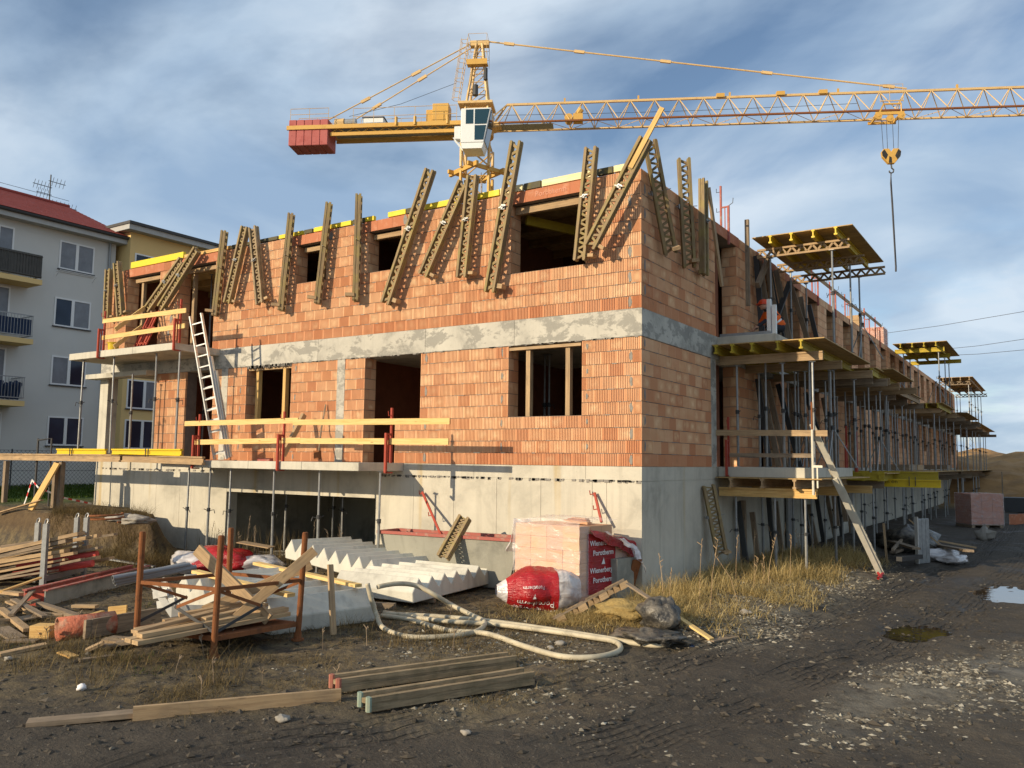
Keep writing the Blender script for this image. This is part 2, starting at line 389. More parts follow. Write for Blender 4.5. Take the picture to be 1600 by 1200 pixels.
# ================================================================== TERRAIN
def vnoise(x, y, seed=0):
    xi = np.floor(x).astype(np.int64); yi = np.floor(y).astype(np.int64); fx = x-xi; fy = y-yi
    fx = fx*fx*(3-2*fx); fy = fy*fy*(3-2*fy)
    def h(a, b):
        n = (a*374761393+b*668265263+seed*982451653) & 0x7fffffff
        n = ((n ^ (n >> 13))*1274126177) & 0x7fffffff
        return ((n ^ (n >> 16)) & 0xffff)/65535.
    return (h(xi, yi)*(1-fx)+h(xi+1, yi)*fx)*(1-fy)+(h(xi, yi+1)*(1-fx)+h(xi+1, yi+1)*fx)*fy
def fbm(x, y, s, o=4, seed=0):
    r = 0; a = .5
    for k in range(o): r = r+a*vnoise(x*s*2**k, y*s*2**k, seed+k); a *= .5
    return r/(1-.5**o)
def sstep(a, b, x): t = np.clip((x-a)/(b-a), 0, 1); return t*t*(3-2*t)
TRK = np.array([(1.1, -10.2), (1.85, -8.85), (2.45, -7.0), (3.0, -4.8), (3.75, -1.8), (4.3, 3.), (5.0, 10.), (5.4, 20.), (5.6, 40.)])
def track(x, y):
    best = np.full(x.shape, 1e9); sd = np.zeros(x.shape); al = np.zeros(x.shape); acc = 0
    for a, b in zip(TRK[:-1], TRK[1:]):
        d = b-a; L = np.hypot(*d); d = d/L; t = np.clip((x-a[0])*d[0]+(y-a[1])*d[1], 0, L)
        px = a[0]+d[0]*t; py = a[1]+d[1]*t; D = np.hypot(x-px, y-py); sg = np.sign((x-a[0])*d[1]-(y-a[1])*d[0])
        m = D < best; best = np.where(m, D, best); sd = np.where(m, D*sg, sd); al = np.where(m, acc+t, al); acc += L
    return sd, al
PUD = [(4.62, -.25, .36, .50), (5.75, 5.0, .55, 1.0), (6.7, 3.9, .4, .5)]
def terrain(x, y, detail=True):
    x = np.asarray(x, float); y = np.asarray(y, float)
    h = .10*(fbm(x, y, .25, 3, 3)-.5)
    if detail:
        h = h+.075*(fbm(x, y, 1.6, 4, 9)-.5)+.03*(fbm(x, y, 7., 3, 21)-.5)
        sd, al = track(x, y)
        tm = np.exp(-(np.abs(np.abs(sd)-.75)/.42)**4)
        h = h-.05*tm+.018*tm*np.sin((sd+.1*vnoise(al*.8, sd*0, 4))*26.)*(fbm(x, y, .9, 2, 44) > .42)
        # a soft crown of earth beside the road, and weeds bank along the right facade
        h = h+.16*sstep(3.3, 1.6, x)*sstep(-4., -2.4, y)*sstep(0., .6, x)*sstep(40, 20, y)
    ex = x+.9*(fbm(x, y, .7, 3, 5)-.5); ey = y+.7*(fbm(x, y, .9, 3, 6)-.5)
    bank = sstep(-2.75, -2.3, ey)*sstep(.0, -.5, ex+10.7+1.55*(y+2.7))
    h = h*(1-.4*bank)+4*bank*(1-bank)*(.22*(fbm(x, y, 3.2, 4, 31)-.5))+bank*(.98+.12*(fbm(x, y, .6, 3, 8)-.5))
    far = sstep(-14., -25., x)*sstep(-4, 1, y); h = h+far*.15
    for (px_, py_, rx, ry) in PUD:
        d = ((x-px_)/rx)**2+((y-py_)/ry)**2; k = sstep(2.4, .5, d); h = h*(1-k)+(-.055+.02*(fbm(x, y, 3., 2, 2)-.5))*k
    return h
def TH(x, y): return float(terrain(np.array([x]), np.array([y]))[0])
def TP(x, y, dz=0): return Vector((x, y, TH(x, y)+dz))
def axis(lo, a, b, hi, step, n, p=2.6):
    t = (np.arange(1, n+1)/n)**p
    return np.concatenate([(a-(a-lo)*t)[::-1], np.arange(a, b, step), b+(hi-b)*np.concatenate([[0], t])])
xs = axis(-700, -12., 8., 700, .055, 42); ys = axis(-60, -12., 9., 1400, .055, 60)
X, Y = np.meshgrid(xs, ys); H = terrain(X, Y)
nx, ny = len(xs), len(ys)
me = bpy.data.meshes.new('ground')
me.vertices.add(nx*ny); me.vertices.foreach_set('co', np.stack([X, Y, H], -1).ravel())
ii = (np.arange(ny-1)[:, None]*nx+np.arange(nx-1)[None]).ravel()
q = np.stack([ii, ii+1, ii+1+nx, ii+nx], -1)
me.loops.add(q.size); me.loops.foreach_set('vertex_index', q.ravel())
me.polygons.add(len(q)); me.polygons.foreach_set('loop_start', np.arange(len(q))*4); me.polygons.foreach_set('loop_total', np.full(len(q), 4))
me.polygons.foreach_set('use_smooth', [True]*len(q)); me.update(calc_edges=True)
def gravelmask(x, y):
    a = np.exp(-(((x-5.3)*.85+(y+3.6)*-.45)/.75)**2)*sstep(-7.2, -5.6, y)*sstep(1., -1, y)*sstep(4.2, 4.7, x)
    b = np.exp(-((x-2.4)/.75)**2)*sstep(-3.6, -2.8, y)*sstep(9, 6, y)
    c = .45*np.exp(-(((x-.2)*.6+(y+6.3)*.2-.2)/.9)**2)*sstep(-9, -7, y)*sstep(-2.5, -4.5, y)
    return np.clip(np.maximum(np.maximum(a, b), c), 0, 1)
def strawmask(x, y):
    a = sstep(2.8, 1.9, x)*sstep(.1, .5, x)*sstep(-4.2, -2.8, y)*sstep(10, 7.5, y)
    b = sstep(-9.6, -7.6, y-.55*x)*sstep(2.4, .2, x+.3*y+1.0)*.75
    c = np.exp(-(((x-.6)/1.3)**2+((y+2.6)/1.0)**2))
    return np.clip(np.maximum(np.maximum(a, b), c), 0, 1)
sd, al = track(X, Y)
trm = np.exp(-(np.abs(np.abs(sd)-.75)/.5)**4)
mk = np.stack([gravelmask(X, Y), strawmask(X, Y), sstep(-19.5, -21, X-.1*Y)*sstep(-3, -1, Y), sstep(44, 50, Y)], -1)
at = me.attributes.new('mk', 'FLOAT_COLOR', 'POINT'); at.data.foreach_set('color', mk.ravel().astype(np.float32))
at = me.attributes.new('trk', 'FLOAT_VECTOR', 'POINT'); at.data.foreach_set('vector', np.stack([sd, al, trm], -1).ravel().astype(np.float32))
def ground_fn(g):
    p = pos(g); a = g.n('ShaderNodeAttribute', dict(attribute_name='mk')); k = g.n('ShaderNodeSeparateColor', _0=a.outputs['Color'])
    tv = g.n('ShaderNodeSeparateXYZ', _0=g.n('ShaderNodeAttribute', dict(attribute_name='trk')).outputs['Vector'])
    n1 = g.noise(p, .55, 6, .6); n2 = g.noise(p, 4.5, 7, .68); n3 = g.noise(p, 26., 5, .7); n4 = g.noise(p, 110., 3, .6)
    mud = g.ramp(n1, [(.3, (.040, .034, .027)), (.5, (.060, .050, .039)), (.7, (.086, .071, .054))])
    mud = g.mix(g.maprange(n2, .48, .7, 0, .55), mud, (.112, .092, .069))
    mud = g.mix(g.math('MULTIPLY', g.maprange(n3, .56, .68), .5), mud, (.16, .14, .11))
    vs = g.n('ShaderNodeTexVoronoi', Vector=p, Scale=34.); vr = g.math('FRACT', g.math('MULTIPLY', vs.outputs['Color'], 1.))
    chip = g.math('MULTIPLY', g.maprange(vs.outputs['Distance'], .42, .34), g.maprange(vr, .86, .9))
    gm = g.math('MULTIPLY', k.outputs[0], g.maprange(g.noise(p, 3.2, 5, .7), .36, .56))
    cc = g.mix(g.math('MULTIPLY', gm, .72), mud, g.mix(n3, (.17, .15, .115), (.30, .27, .21)))
    cc = g.mix(g.math('MULTIPLY', chip, .45), cc, (.30, .27, .22))
    sm = g.math('MULTIPLY', k.outputs[1], g.maprange(n2, .38, .62))
    cc = g.mix(g.math('MULTIPLY', sm, .75), cc, g.mix(n3, (.16, .115, .055), (.36, .27, .13)))
    cc = g.mix(k.outputs[2], cc, g.mix(n3, (.045, .085, .015), (.10, .15, .03)))
    sep = g.n('ShaderNodeSeparateXYZ', _0=p); cl = g.math('MULTIPLY', g.maprange(sep.outputs[2], .25, .6), g.maprange(sep.outputs[0], -10, -10.8))
    nrm = g.n('ShaderNodeSeparateXYZ', _0=g.n('ShaderNodeNewGeometry').outputs['True Normal'])
    steep = g.maprange(nrm.outputs[2], .9, .6)
    cc = g.mix(g.math('MULTIPLY', steep, g.math('MULTIPLY', cl, .8)), cc, g.mix(n2, (.075, .048, .026), (.15, .098, .052)))
    sa = g.n('ShaderNodeAttribute', dict(attribute_name='mk')).outputs['Alpha']
    cc = g.mix(sa, cc, g.mix(n2, (.40, .26, .10), (.58, .41, .17)))
    # tyre lugs: fine ridges that run along and across the ruts
    lug = g.math('MULTIPLY', g.maprange(g.math('SINE', g.math('ADD', g.math('MULTIPLY', tv.outputs[0], 58.), g.math('MULTIPLY', g.noise(p, 1.1, 3), 9.))), -.2, -.85, 0, -2.), g.maprange(g.noise(g.n('ShaderNodeCombineXYZ', X=g.math('MULTIPLY', tv.outputs[0], 14.), Y=g.math('MULTIPLY', tv.outputs[1], 2.2), Z=0.).outputs[0], 1., 3), .42, .55))
    lug2 = g.math('SINE', g.math('ADD', g.math('MULTIPLY', tv.outputs[1], 55.), g.math('MULTIPLY', tv.outputs[0], 30.)))
    tread = g.math('MULTIPLY', g.math('MULTIPLY', g.math('ADD', lug, g.math('MULTIPLY', lug2, .12)), tv.outputs[2]), g.maprange(g.noise(p, .9, 3), .42, .56))
    h = g.math('ADD', g.math('MULTIPLY', n2, 1.1), g.math('ADD', g.math('MULTIPLY', n3, .55), g.math('MULTIPLY', n4, .16)))
    h = g.math('ADD', h, g.math('MULTIPLY', tread, .75)); h = g.math('ADD', h, g.math('MULTIPLY', chip, .35))
    wet = g.maprange(n1, .36, .5, .55, .95)
    return bsdf(g, cc, wet, h, .05, 0., .25)
me.materials.append(mat('muddy_ground', ground_fn))
go = bpy.data.objects.new('ground', me); COL.objects.link(go); tag(go, 'muddy building site ground with tyre tracks and gravel', kind='structure')
M['water'] = mat('puddle_water', lambda g: bsdf(g, (.022, .019, .015), .03, g.noise(pos(g), 5., 2), .002, 0, .6))
for i, (px_, py_, rx, ry) in enumerate(PUD):
    b = MB(); n = 40
    b.add([(px_+1.5*rx*math.cos(2*math.pi*k/n), py_+1.5*ry*math.sin(2*math.pi*k/n), -.048) for k in range(n)], [tuple(range(n))])
    b.build('puddle', M['water'], label='still puddle of rain water lying in the dirt road', kind='structure')

# earth mound beyond the end of the building
b = MB(); NXM, NYM = 150, 60
mx_ = np.linspace(-40, 90, NXM); my_ = 43+55*(np.linspace(0, 1, NYM)**1.4); MX, MY = np.meshgrid(mx_, my_)
MH = -.15+sstep(45., 70., MY+5*(fbm(MX, MY, .1, 3, 12)-.5))*(3.7+2.2*(fbm(MX, MY, .13, 4, 14)-.5))+.9*(fbm(MX, MY, .55, 4, 15)-.5)*sstep(44, 50, MY)
b.add(np.stack([MX, MY, MH], -1).reshape(-1, 3).tolist(), [(j*NXM+i, j*NXM+i+1, (j+1)*NXM+i+1, (j+1)*NXM+i) for j in range(NYM-1) for i in range(NXM-1)])
M['earth'] = plain('mound_earth', (.33, .19, .075), .95, var=.75, scale=.8, bump=.15)
b.build('earth_mound', M['earth'], label='long brown earth mound beyond the end of the building', kind='structure')

# ================================================================== THE UNFINISHED BUILDING
ZB, ZC, ZD, ZT = 2.42, 4.91, 5.46, 8.215
WX = -18.24; YE = 60.
CH = (ZC-ZB)/10; CHU = (ZT-ZD)/11
bld = thing('unfinished_building', 'unfinished two storey orange block building on concrete basement under the crane', 'building', (0, 0, 0))
# --- brick template: ribbed face, local x 0..1 along, y depth, z 0..1
def brick_template(grooves):
    pts = [(0, 0)]
    for k in range(grooves):
        c = (k+1)/(grooves+1); pts += [(c-.028, 0), (c, .022), (c+.028, 0)]
    pts += [(1, 0)]; m = len(pts); vs = []; fs = []
    for z in (0, 1): vs += [(x, y, z) for x, y in pts]
    fs += [(i, i+1, m+i+1, m+i) for i in range(m-1)]
    vs += [(0, .06, 0), (1, .06, 0), (0, .06, 1), (1, .06, 1)]; a = 2*m
    fs += [(a, 0, m, a+2), (m-1, a+1, a+3, 2*m-1), tuple([m+i for i in range(m)]+[a+3, a+2])]
    return np.array(vs), fs
BT = {k: brick_template(k) for k in (0, 8)}
BR = []     # every brick: owner, matrix 4x4, red, grooves
def brick_rows(owner, P0, du, W, z0, rows, ch, openings, Lb=.335, reds=(0,), g=8, jig=.003, seed=0):
    rg = random.Random(seed); du = np.array(du, float); dn = np.cross((0, 0, 1), du)  # into the wall
    for i in range(rows):
        z = z0+i*ch; zm = z+ch/2; iv = [(0, W)]
        for (a, b, za, zb) in openings:
            if za < zm < zb:
                nv = []
                for (s, e) in iv:
                    if b <= s or a >= e: nv.append((s, e)); continue
                    if a > s: nv.append((s, a))
                    if b < e: nv.append((b, e))
                iv = nv
        ph = (i % 2)*Lb*.5+rg.random()*.05
        for (s, e) in iv:
            cuts = [s]+[c for c in np.arange(math.floor(s/Lb)*Lb-ph, e, Lb) if s+.09 < c < e-.09]+[e]
            for a, b in zip(cuts[:-1], cuts[1:]):
                L = b-a-.006
                if L < .03: continue
                o = np.array(P0, float)+du*(a+.003)-dn*rg.uniform(0, jig); o[2] = z+rg.uniform(0, .004)
                m = np.eye(4); m[:3, 0] = du*L; m[:3, 1] = dn; m[:3, 2] = (0, 0, ch-.011); m[:3, 3] = o
                BR.append((owner, m, 1. if i in reds or rg.random() < .05 else 0., g))
def flush_bricks():
    C = np.array(CAM); f = np.array(c_f)
    def size(r):
        m = r[1]; c = m[:3, 3]+.5*m[:3, 0]; d = np.linalg.norm(c-C); L = np.linalg.norm(m[:3, 0])
        n = -m[:3, 1]; vis = (C-c)/d@n
        u, v, zz = proj(c)
        return -1 if vis < .02 or not (0 < u < 1600 and 0 < v < 1200) else L*vis/d
    order = sorted(range(len(BR)), key=lambda i: -size(BR[i]))
    ind = set(order[:300]); cache = {}
    def bmesh_(red, gv):
        if (red, gv) not in cache:
            vs, fs = BT[gv]; me = bpy.data.meshes.new('brick'); me.from_pydata(vs.tolist(), [], fs)
            a = me.attributes.new('loc', 'FLOAT_VECTOR', 'POINT'); a.data.foreach_set('vector', vs.astype(np.float32).ravel())
            a = me.attributes.new('red', 'FLOAT', 'POINT'); a.data.foreach_set('value', np.full(len(vs), red, np.float32))
            me.materials.append(M['brick']); cache[(red, gv)] = me
        return cache[(red, gv)]
    rest = {}
    for i, (ow, m, red, gv) in enumerate(BR):
        if i in ind:
            o = bpy.data.objects.new('brick', bmesh_(red, gv)); COL.objects.link(o); o.parent = ow
            mm = m.copy(); mm[:3, 3] -= np.array(wloc(ow)); o.matrix_basis = Matrix(mm.tolist())
        else: rest.setdefault(ow.name, []).append((ow, m, red, gv))
    for nm, L in rest.items():
        V = []; F = []; T = []; R = []; LC = []; n = 0
        for ow, m, red, gv in L:
            vs, fs = BT[gv]; V.append(vs@m[:3, :3].T+m[:3, 3]-np.array(wloc(ow))); LC.append(vs)
            F += [tuple(k+n for k in f) for f in fs]; n += len(vs); T += [random.random()]*len(fs); R.append(np.full(len(vs), red))
        me = bpy.data.meshes.new('brickwork'); me.from_pydata(np.concatenate(V).tolist(), [], F)
        a = me.attributes.new('loc', 'FLOAT_VECTOR', 'POINT'); a.data.foreach_set('vector', np.concatenate(LC).astype(np.float32).ravel())
        a = me.attributes.new('red', 'FLOAT', 'POINT'); a.data.foreach_set('value', np.concatenate(R).astype(np.float32))
        a = me.attributes.new('tint', 'FLOAT', 'FACE'); a.data.foreach_set('value', np.array(T, np.float32))
        me.materials.append(M['brick']); o = bpy.data.objects.new('brickwork', me); COL.objects.link(o); o.parent = L[0][0]; o['kind'] = 'stuff'
def core(b, P0, du, W, z0, z1, openings, t=.40):                 # wall mass behind the brick faces, cut at the openings
    du = Vector(du); dn = Vector((0, 0, 1)).cross(du)
    zs = sorted({z0, z1, *[min(max(k, z0), z1) for o in openings for k in o[2:]]})
    for za, zb in zip(zs[:-1], zs[1:]):
        zm = (za+zb)/2; iv = [(0, W)]
        for (a, c, oa, ob) in openings:
            if oa < zm < ob:
                nv = []
                for (s, e) in iv:
                    if c <= s or a >= e: nv.append((s, e)); continue
                    if a > s: nv.append((s, a))
                    if c < e: nv.append((c, e))
                iv = nv
        for s, e in iv:
            s2 = s+(.012 if s > 0 else 0); e2 = e-(.012 if e < W else 0)
            b.frame(Vector(P0)+du*s2+dn*.014+Vector((0, 0, za)), du, dn, (0, 0, 1), e2-s2, t-.03, zb-za, .5)
def jambs(owner, P0, du, openings, z0, rows, ch, t=.40, near=True, seed=0):
    # brick reveals of each opening that the camera can look at
    du = np.array(du, float); dn = np.cross((0, 0, 1), du)
    for (a, b, za, zb) in openings:
        r0 = int(round((za-z0)/ch)); n = int(round((min(zb, z0+rows*ch)-za)/ch))
        if du[0] > .5: p = np.array(P0)+du*a+dn*.004; brick_rows(owner, p, dn, t-.02, z0+r0*ch, n, ch, [], .21, (), 3 if False else 0, .001, seed)
        else:
            p = np.array(P0)+du*b+dn*(t-.016); brick_rows(owner, p, -dn, t-.02, z0+r0*ch, n, ch, [], .21, (), 0, .001, seed)
# openings (s from the left end of the front wall)
def fx(x): return x-WX
zu = lambda k: ZD+k*CHU
zg = lambda k: ZB+k*CH
FU = [(fx(-17.07), fx(-15.43), zu(0), zu(10)), (fx(-14.5), fx(-12.87), zu(0), zu(10)), (fx(-9.63), fx(-8.55), zu(6), zu(10)), (fx(-7.14), fx(-6.10), zu(6), zu(10)), (fx(-3.02), fx(-1.22), zu(4), zu(10))]
FG = [(0, fx(-15.33), zg(0), zg(10)), (fx(-13.98), fx(-12.75), zg(0), zg(10)), (fx(-11.38), fx(-9.66), zg(4), zg(10)), (fx(-7.13), fx(-6.15), zg(0), zg(10)), (fx(-6.15), fx(-5.42), zg(4), zg(10)), (fx(-3.04), fx(-1.29), zg(4), zg(10))]
RYS = [(4.15, 5.75, 0), (7.6, 9.1, 0), (10.5, 11.9, 0), (13.0, 14.3, 4)]+[(15.6+2.7*k, 17.1+2.7*k, 0 if k % 3 else 4) for k in range(16)]
RG = [(a, b, zg(k), zg(10)) for a, b, k in RYS]; RU = [(a, b, zu(k), zu(10)) for a, b, k in RYS]
fw = MB(); core(fw, (WX, 0, 0), (1, 0, 0), -WX-.016, ZB, ZC, FG)
# L-shaped opening: door next to a window, so join their boundary
core(fw, (WX, 0, 0), (1, 0, 0), -WX-.016, ZD, ZT-.02, FU)
front = fw.build('front_wall', M['mortar'], bld)
rw = MB(); core(rw, (0, .4, 0), (0, 1, 0), YE-.4, ZB, ZC, [(a-.4, b-.4, c, d) for a, b, c, d in RG]); core(rw, (0, .4, 0), (0, 1, 0), YE-.4, ZD, ZT-.02, [(a-.4, b-.4, c, d) for a, b, c, d in RU])
right = rw.build('side_wall', M['mortar'], bld)
brick_rows(front, (WX, 0, 0), (1, 0, 0), -WX, ZB, 10, CH, FG, reds=(0,), seed=1)
brick_rows(front, (WX, 0, 0), (1, 0, 0), -WX, ZD, 11, CHU, FU+[(a-.18, b+.18, zu(10), zu(11)) for a, b, c, d in FU], reds=(0,), seed=2)
brick_rows(right, (0, .006, 0), (0, 1, 0), 14, ZB, 10, CH, RG, .38, seed=3); brick_rows(right, (0, 14.006, 0), (0, 1, 0), YE-14, ZB, 10, CH, [(a-14, b-14, c, d) for a, b, c, d in RG], .38, g=0, seed=4)
brick_rows(right, (0, .006, 0), (0, 1, 0), 14, ZD, 11, CHU, RU, .38, seed=5); brick_rows(right, (0, 14.006, 0), (0, 1, 0), YE-14, ZD, 11, CHU, [(a-14, b-14, c, d) for a, b, c, d in RU], .38, g=0, seed=6)
jambs(front, (WX, 0, 0), (1, 0, 0), [o for o in FG[2:] if abs(o[0]-fx(-6.15)) > .01], ZB, 10, CH, seed=7); jambs(front, (WX, 0, 0), (1, 0, 0), FU, ZD, 11, CHU, seed=8)
jambs(right, (0, 0, 0), (0, 1, 0), RG, ZB, 10, CH, seed=9); jambs(right, (0, 0, 0), (0, 1, 0), RU, ZD, 11, CHU, seed=10)
flush_bricks()
# pressed clay lintels over the upper openings
for i, (a, b, c, d) in enumerate(FU):
    lb = MB(); x0, x1 = WX+a-.175, WX+b+.175; n = max(2, round((x1-x0)/.5))
    for k in range(n): lb.box(x0+(x1-x0)*k/n+.002, x0+(x1-x0)*(k+1)/n-.002, -.006, .36, zu(10)+.004, ZT, random.random())
    lo = lb.build('lintel', M['lintel'], front)
    if i == 4: add_text('Porotherm', .17, (Fp(861, 303).x, -.008, zu(10)+.13), (1, 0, 0), (0, 0, 1), M['rletter'], lo, ext=.004)
for i, (a, b, c, d) in enumerate(RU[:4]):
    lb = MB(); lb.box(-.36, .006, a-.2, b+.2, zu(10)+.004, ZT, .4); lb.build('lintel', M['lintel'], right)
# grey mortar patches in vertical joints near corners and jambs
pm = MB()
def patch(x, z, wd, ht, side=0):
    n = 9; c = [(wd*(.5+.5*random.random())*math.cos(2*math.pi*k/n)/2, ht*(.6+.4*random.random())*math.sin(2*math.pi*k/n)/2) for k in range(n)]
    if side == 0: pm.prism(c, (x, -.007, z), (1, 0, 0), (0, 0, 1), (0, 1, 0), .02)
    else: pm.prism(c, (.007, x, z), (0, 1, 0), (0, 0, 1), (-1, 0, 0), .02)
for i in range(11):
    z = ZD+CHU*(i+.5)
    if i % 2 == 0 and i < 10: patch(-.24, z, .10, .27)
    if i % 2: patch(.16, z, .09, .25, 1)
for i in range(10):
    z = ZB+CH*(i+.5)
    if i % 2 == 0: patch(-.22, z, .09, .23); 
    if i % 2 == 1: patch(-3.2, z, .06, .2); patch(.14, z, .09, .22, 1)
    if i % 3 == 0: patch(-5.26, z, .09, .26); patch(-9.5, z, .07, .2)
    if i % 2: patch(-11.6, z, .06, .2); patch(-1.17, z, .06, .15)
for x, z in ((-6.0, 8.1), (-8.4, 8.05), (-5.9, 7.9), (-14.9, 6.1), (-14.8, 6.5)): patch(x, z, .16, .3)
pm.build('mortar_patch', M['blot'], front, kind='stuff')
# --- concrete frame
bb = MB(); xs_ = [-15.4, -12.9, -8.72, -5.3, -2.9, 0]
bb.box(WX, 0, 0.003, .40, ZC, ZD)
bb.build('concrete_band', M['band'], bld)
fb = MB()
for a, b in zip([WX]+xs_[:-1], xs_): fb.box(a+.004, b-.004, -.011, .003-.0005, ZC+.005, ZD-.005)
for a, b in zip(np.arange(.0, YE, 2.4), np.arange(2.4, YE+2.4, 2.4)): fb.box(-.01, .011, a+.004 if a else -.008, min(b, YE)-.004, ZC+.005, ZD-.005)
fb.build('band_panel', M['band'], bld)
rb = MB(); rb.box(-.40, -.002, .402, YE, ZC, ZD); rb.build('concrete_band', M['band'], bld)
for x0, x1, y in ((-8.04, -7.78, -.006), (-12.40, -12.14, -.006)):
    cb = MB(); cb.box(x0, x1, y, .3, ZB, ZC); cb.build('concrete_column', M['band'], bld)
cb = MB(); cb.box(-.3, .007, 3.80, 4.13, ZB, ZC); cb.build('concrete_column', M['band'], bld)
cb = MB(); cb.box(WX, WX+.42, 0, .32, ZB, ZC-.003); cb.build('corner_column', M['slabc'], bld)
# basement: panels with open joints in front of a solid wall
bs = MB(); OPN = (-11.99, -6.68, 1.60)
bs.box(WX, OPN[0], .012, .35, -.3, ZB-.004); bs.box(OPN[1], -.0125, .012, .35, -.3, ZB-.004); bs.box(OPN[0], OPN[1], .012, .35, OPN[2], ZB-.004)
bs.box(-.35, -.012, .35, YE, -.3, ZB-.004)
base = bs.build('basement_wall', M['conc'], bld)
px_j = [WX, -17.3, -16.2, -15.1, -14.0, -13.5, -12.75, OPN[0]]
def panel(x0, x1, z0, z1, y=0.):
    p = MB(); p.box(x0+.004, x1-.004, y, .0115, z0, z1); p.build('panel', M['conc'], base)
for a, b in zip(px_j[:-1], px_j[1:]): panel(a, b, -.3, 2.13)
pj = [OPN[1], -5.55, -4.42, -3.3, -2.22, -1.05, -.74, 0]
for a, b in zip(pj[:-1], pj[1:]): panel(a, b, -.3, 2.13)
for a, b in zip([OPN[0], -10.2, -8.4], [-10.2, -8.4, OPN[1]]): panel(a, b, OPN[2]+.003, 2.13)
for a, b in zip([WX, -14.2, -10.5, -6.9, -3.9, -1.2], [-14.2, -10.5, -6.9, -3.9, -1.2, 0]): panel(a, b, 2.145, ZB-.004, .004)
def rpanel(y0, y1, z0, z1, x=0.):
    p = MB(); p.box(-.0115, x, y0+.004, y1-.004, z0, z1); p.build('panel', M['conc'], base)
yj = [0.012]+[.85, 2.05, 3.55]+[3.55+1.22*k for k in range(1, 47)]
for a, b in zip(yj[:-1], yj[1:]): rpanel(a, b, -.3, 2.13)
for a, b in zip([0.012, 4.2, 9, 14, 20, 30, 40], [4.2, 9, 14, 20, 30, 40, 59.5]): rpanel(a, b, 2.145, ZB-.004, -.003)
# ragged mortar drips along the cold joint
dr = MB()
for k in range(170):
    x = random.uniform(-6.6, -.05) if random.random() < .7 else random.uniform(-18., -13.)
    dr.box(x, x+random.uniform(.02, .10), -.010, .01, 2.13+random.uniform(-.035, 0), 2.15+random.uniform(0, .012))
for k in range(60):
    x = random.uniform(-11.4, -9.6); dr.box(x, x+random.uniform(.02, .06), -.014, .01, ZC-.04-random.random()*.03, ZC+.02)
for k in range(120):
    x = random.uniform(-12, -.1); dr.box(x, x+random.uniform(.03, .12), -.013, .01, ZC-random.random()*.02, ZC+.012)
for (z0_, n_, c_, W0_) in ((ZB, 10, CH, 0), (ZD, 11, CHU, 1)):
    for i in range(1, n_):
        z = z0_+i*c_
        for k in range(70):
            x = random.uniform(WX+1, -.02); s_ = fx(x)
            if any(a-.02 < s_ < b_+.02 and za-.01 < z < zb_+.01 for a, b_, za, zb_ in (FU if W0_ else FG)): continue
            l = random.uniform(.02, .11); dr.box(x, min(x+l, -.01), -.004-.006*random.random(), .01, z-random.uniform(.004, .013), z+random.uniform(.001, .006))
        for k in range(50):
            y = random.uniform(.02, 13.); 
            if any(a-.12 < y < b_+.02 for a, b_, za, zb_ in RG): continue
            l = random.uniform(.03, .13); dr.box(-.01, .005+.006*random.random(), y, y+l, z-random.uniform(.004, .013), z+random.uniform(.001, .006))
dr.build('mortar_drip', M['blot'], base, kind='stuff')
# inside: slabs, partitions, temporary deck under the coming roof slab
sb = MB(); sb.box(WX+.05, -.36, .36, YE-.4, 2.22, ZB-.006); sb.box(WX+.05, -.36, .36, YE-.4, ZC+.12, ZD-.006); sb.box(WX+.05, -.36, .36, YE-.4, -.32, -.02)
sb.box(-12, -6.7, -.9, .36, -.3, -.02)
sb.build('floor_slab', M['slabc'], bld)
pt = MB()
for z0, z1 in ((ZB, ZC+.12), (ZD, ZT)):
    for (x0, x1, y0, y1) in ((WX+2.9, -.36, 5.2, 5.4), (-4.9, -4.7, .42, 5.2), (-8.3, -8.1, .42, 5.2), (-12.7, -12.5, .42, 5.2)):
        pt.box(x0, x1, y0, y1, z0+.002, z1-.002)
    for y in np.arange(10.4, 58, 3.7): pt.box(-7, -.42, y, y+.2, z0+.002, z1-.002)
    pt.box(-7.2, -7, 5.5, 58, z0+.002, z1-.002)
    pt.box(WX+.02, WX+.4, (2.5 if z0 > 2 and z0 < 5 else .36), YE-.4, z0, z1-.002); pt.box(WX+.02, -.4, YE-.4, YE, z0, z1-.002)
pt.box(-15.33, -15.0, .42, 2.9, ZB, ZC); pt.box(WX+.4, -15.0, 2.9, 3.1, ZB, ZC)
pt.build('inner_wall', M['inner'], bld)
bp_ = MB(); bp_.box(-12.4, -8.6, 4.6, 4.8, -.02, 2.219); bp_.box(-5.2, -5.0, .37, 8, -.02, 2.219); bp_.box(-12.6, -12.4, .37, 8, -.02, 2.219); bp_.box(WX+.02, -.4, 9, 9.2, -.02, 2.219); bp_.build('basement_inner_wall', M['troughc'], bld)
dk = MB(); dk.box(WX+.2, -.2, .1, YE-.1, ZT+.002, ZT+.03)
for k in range(46): dk.box(WX+.45, -.42, .9+k*1.25, .98+k*1.25, ZT-.2, ZT-.001)
dk.build('deck', M['ply'], bld)
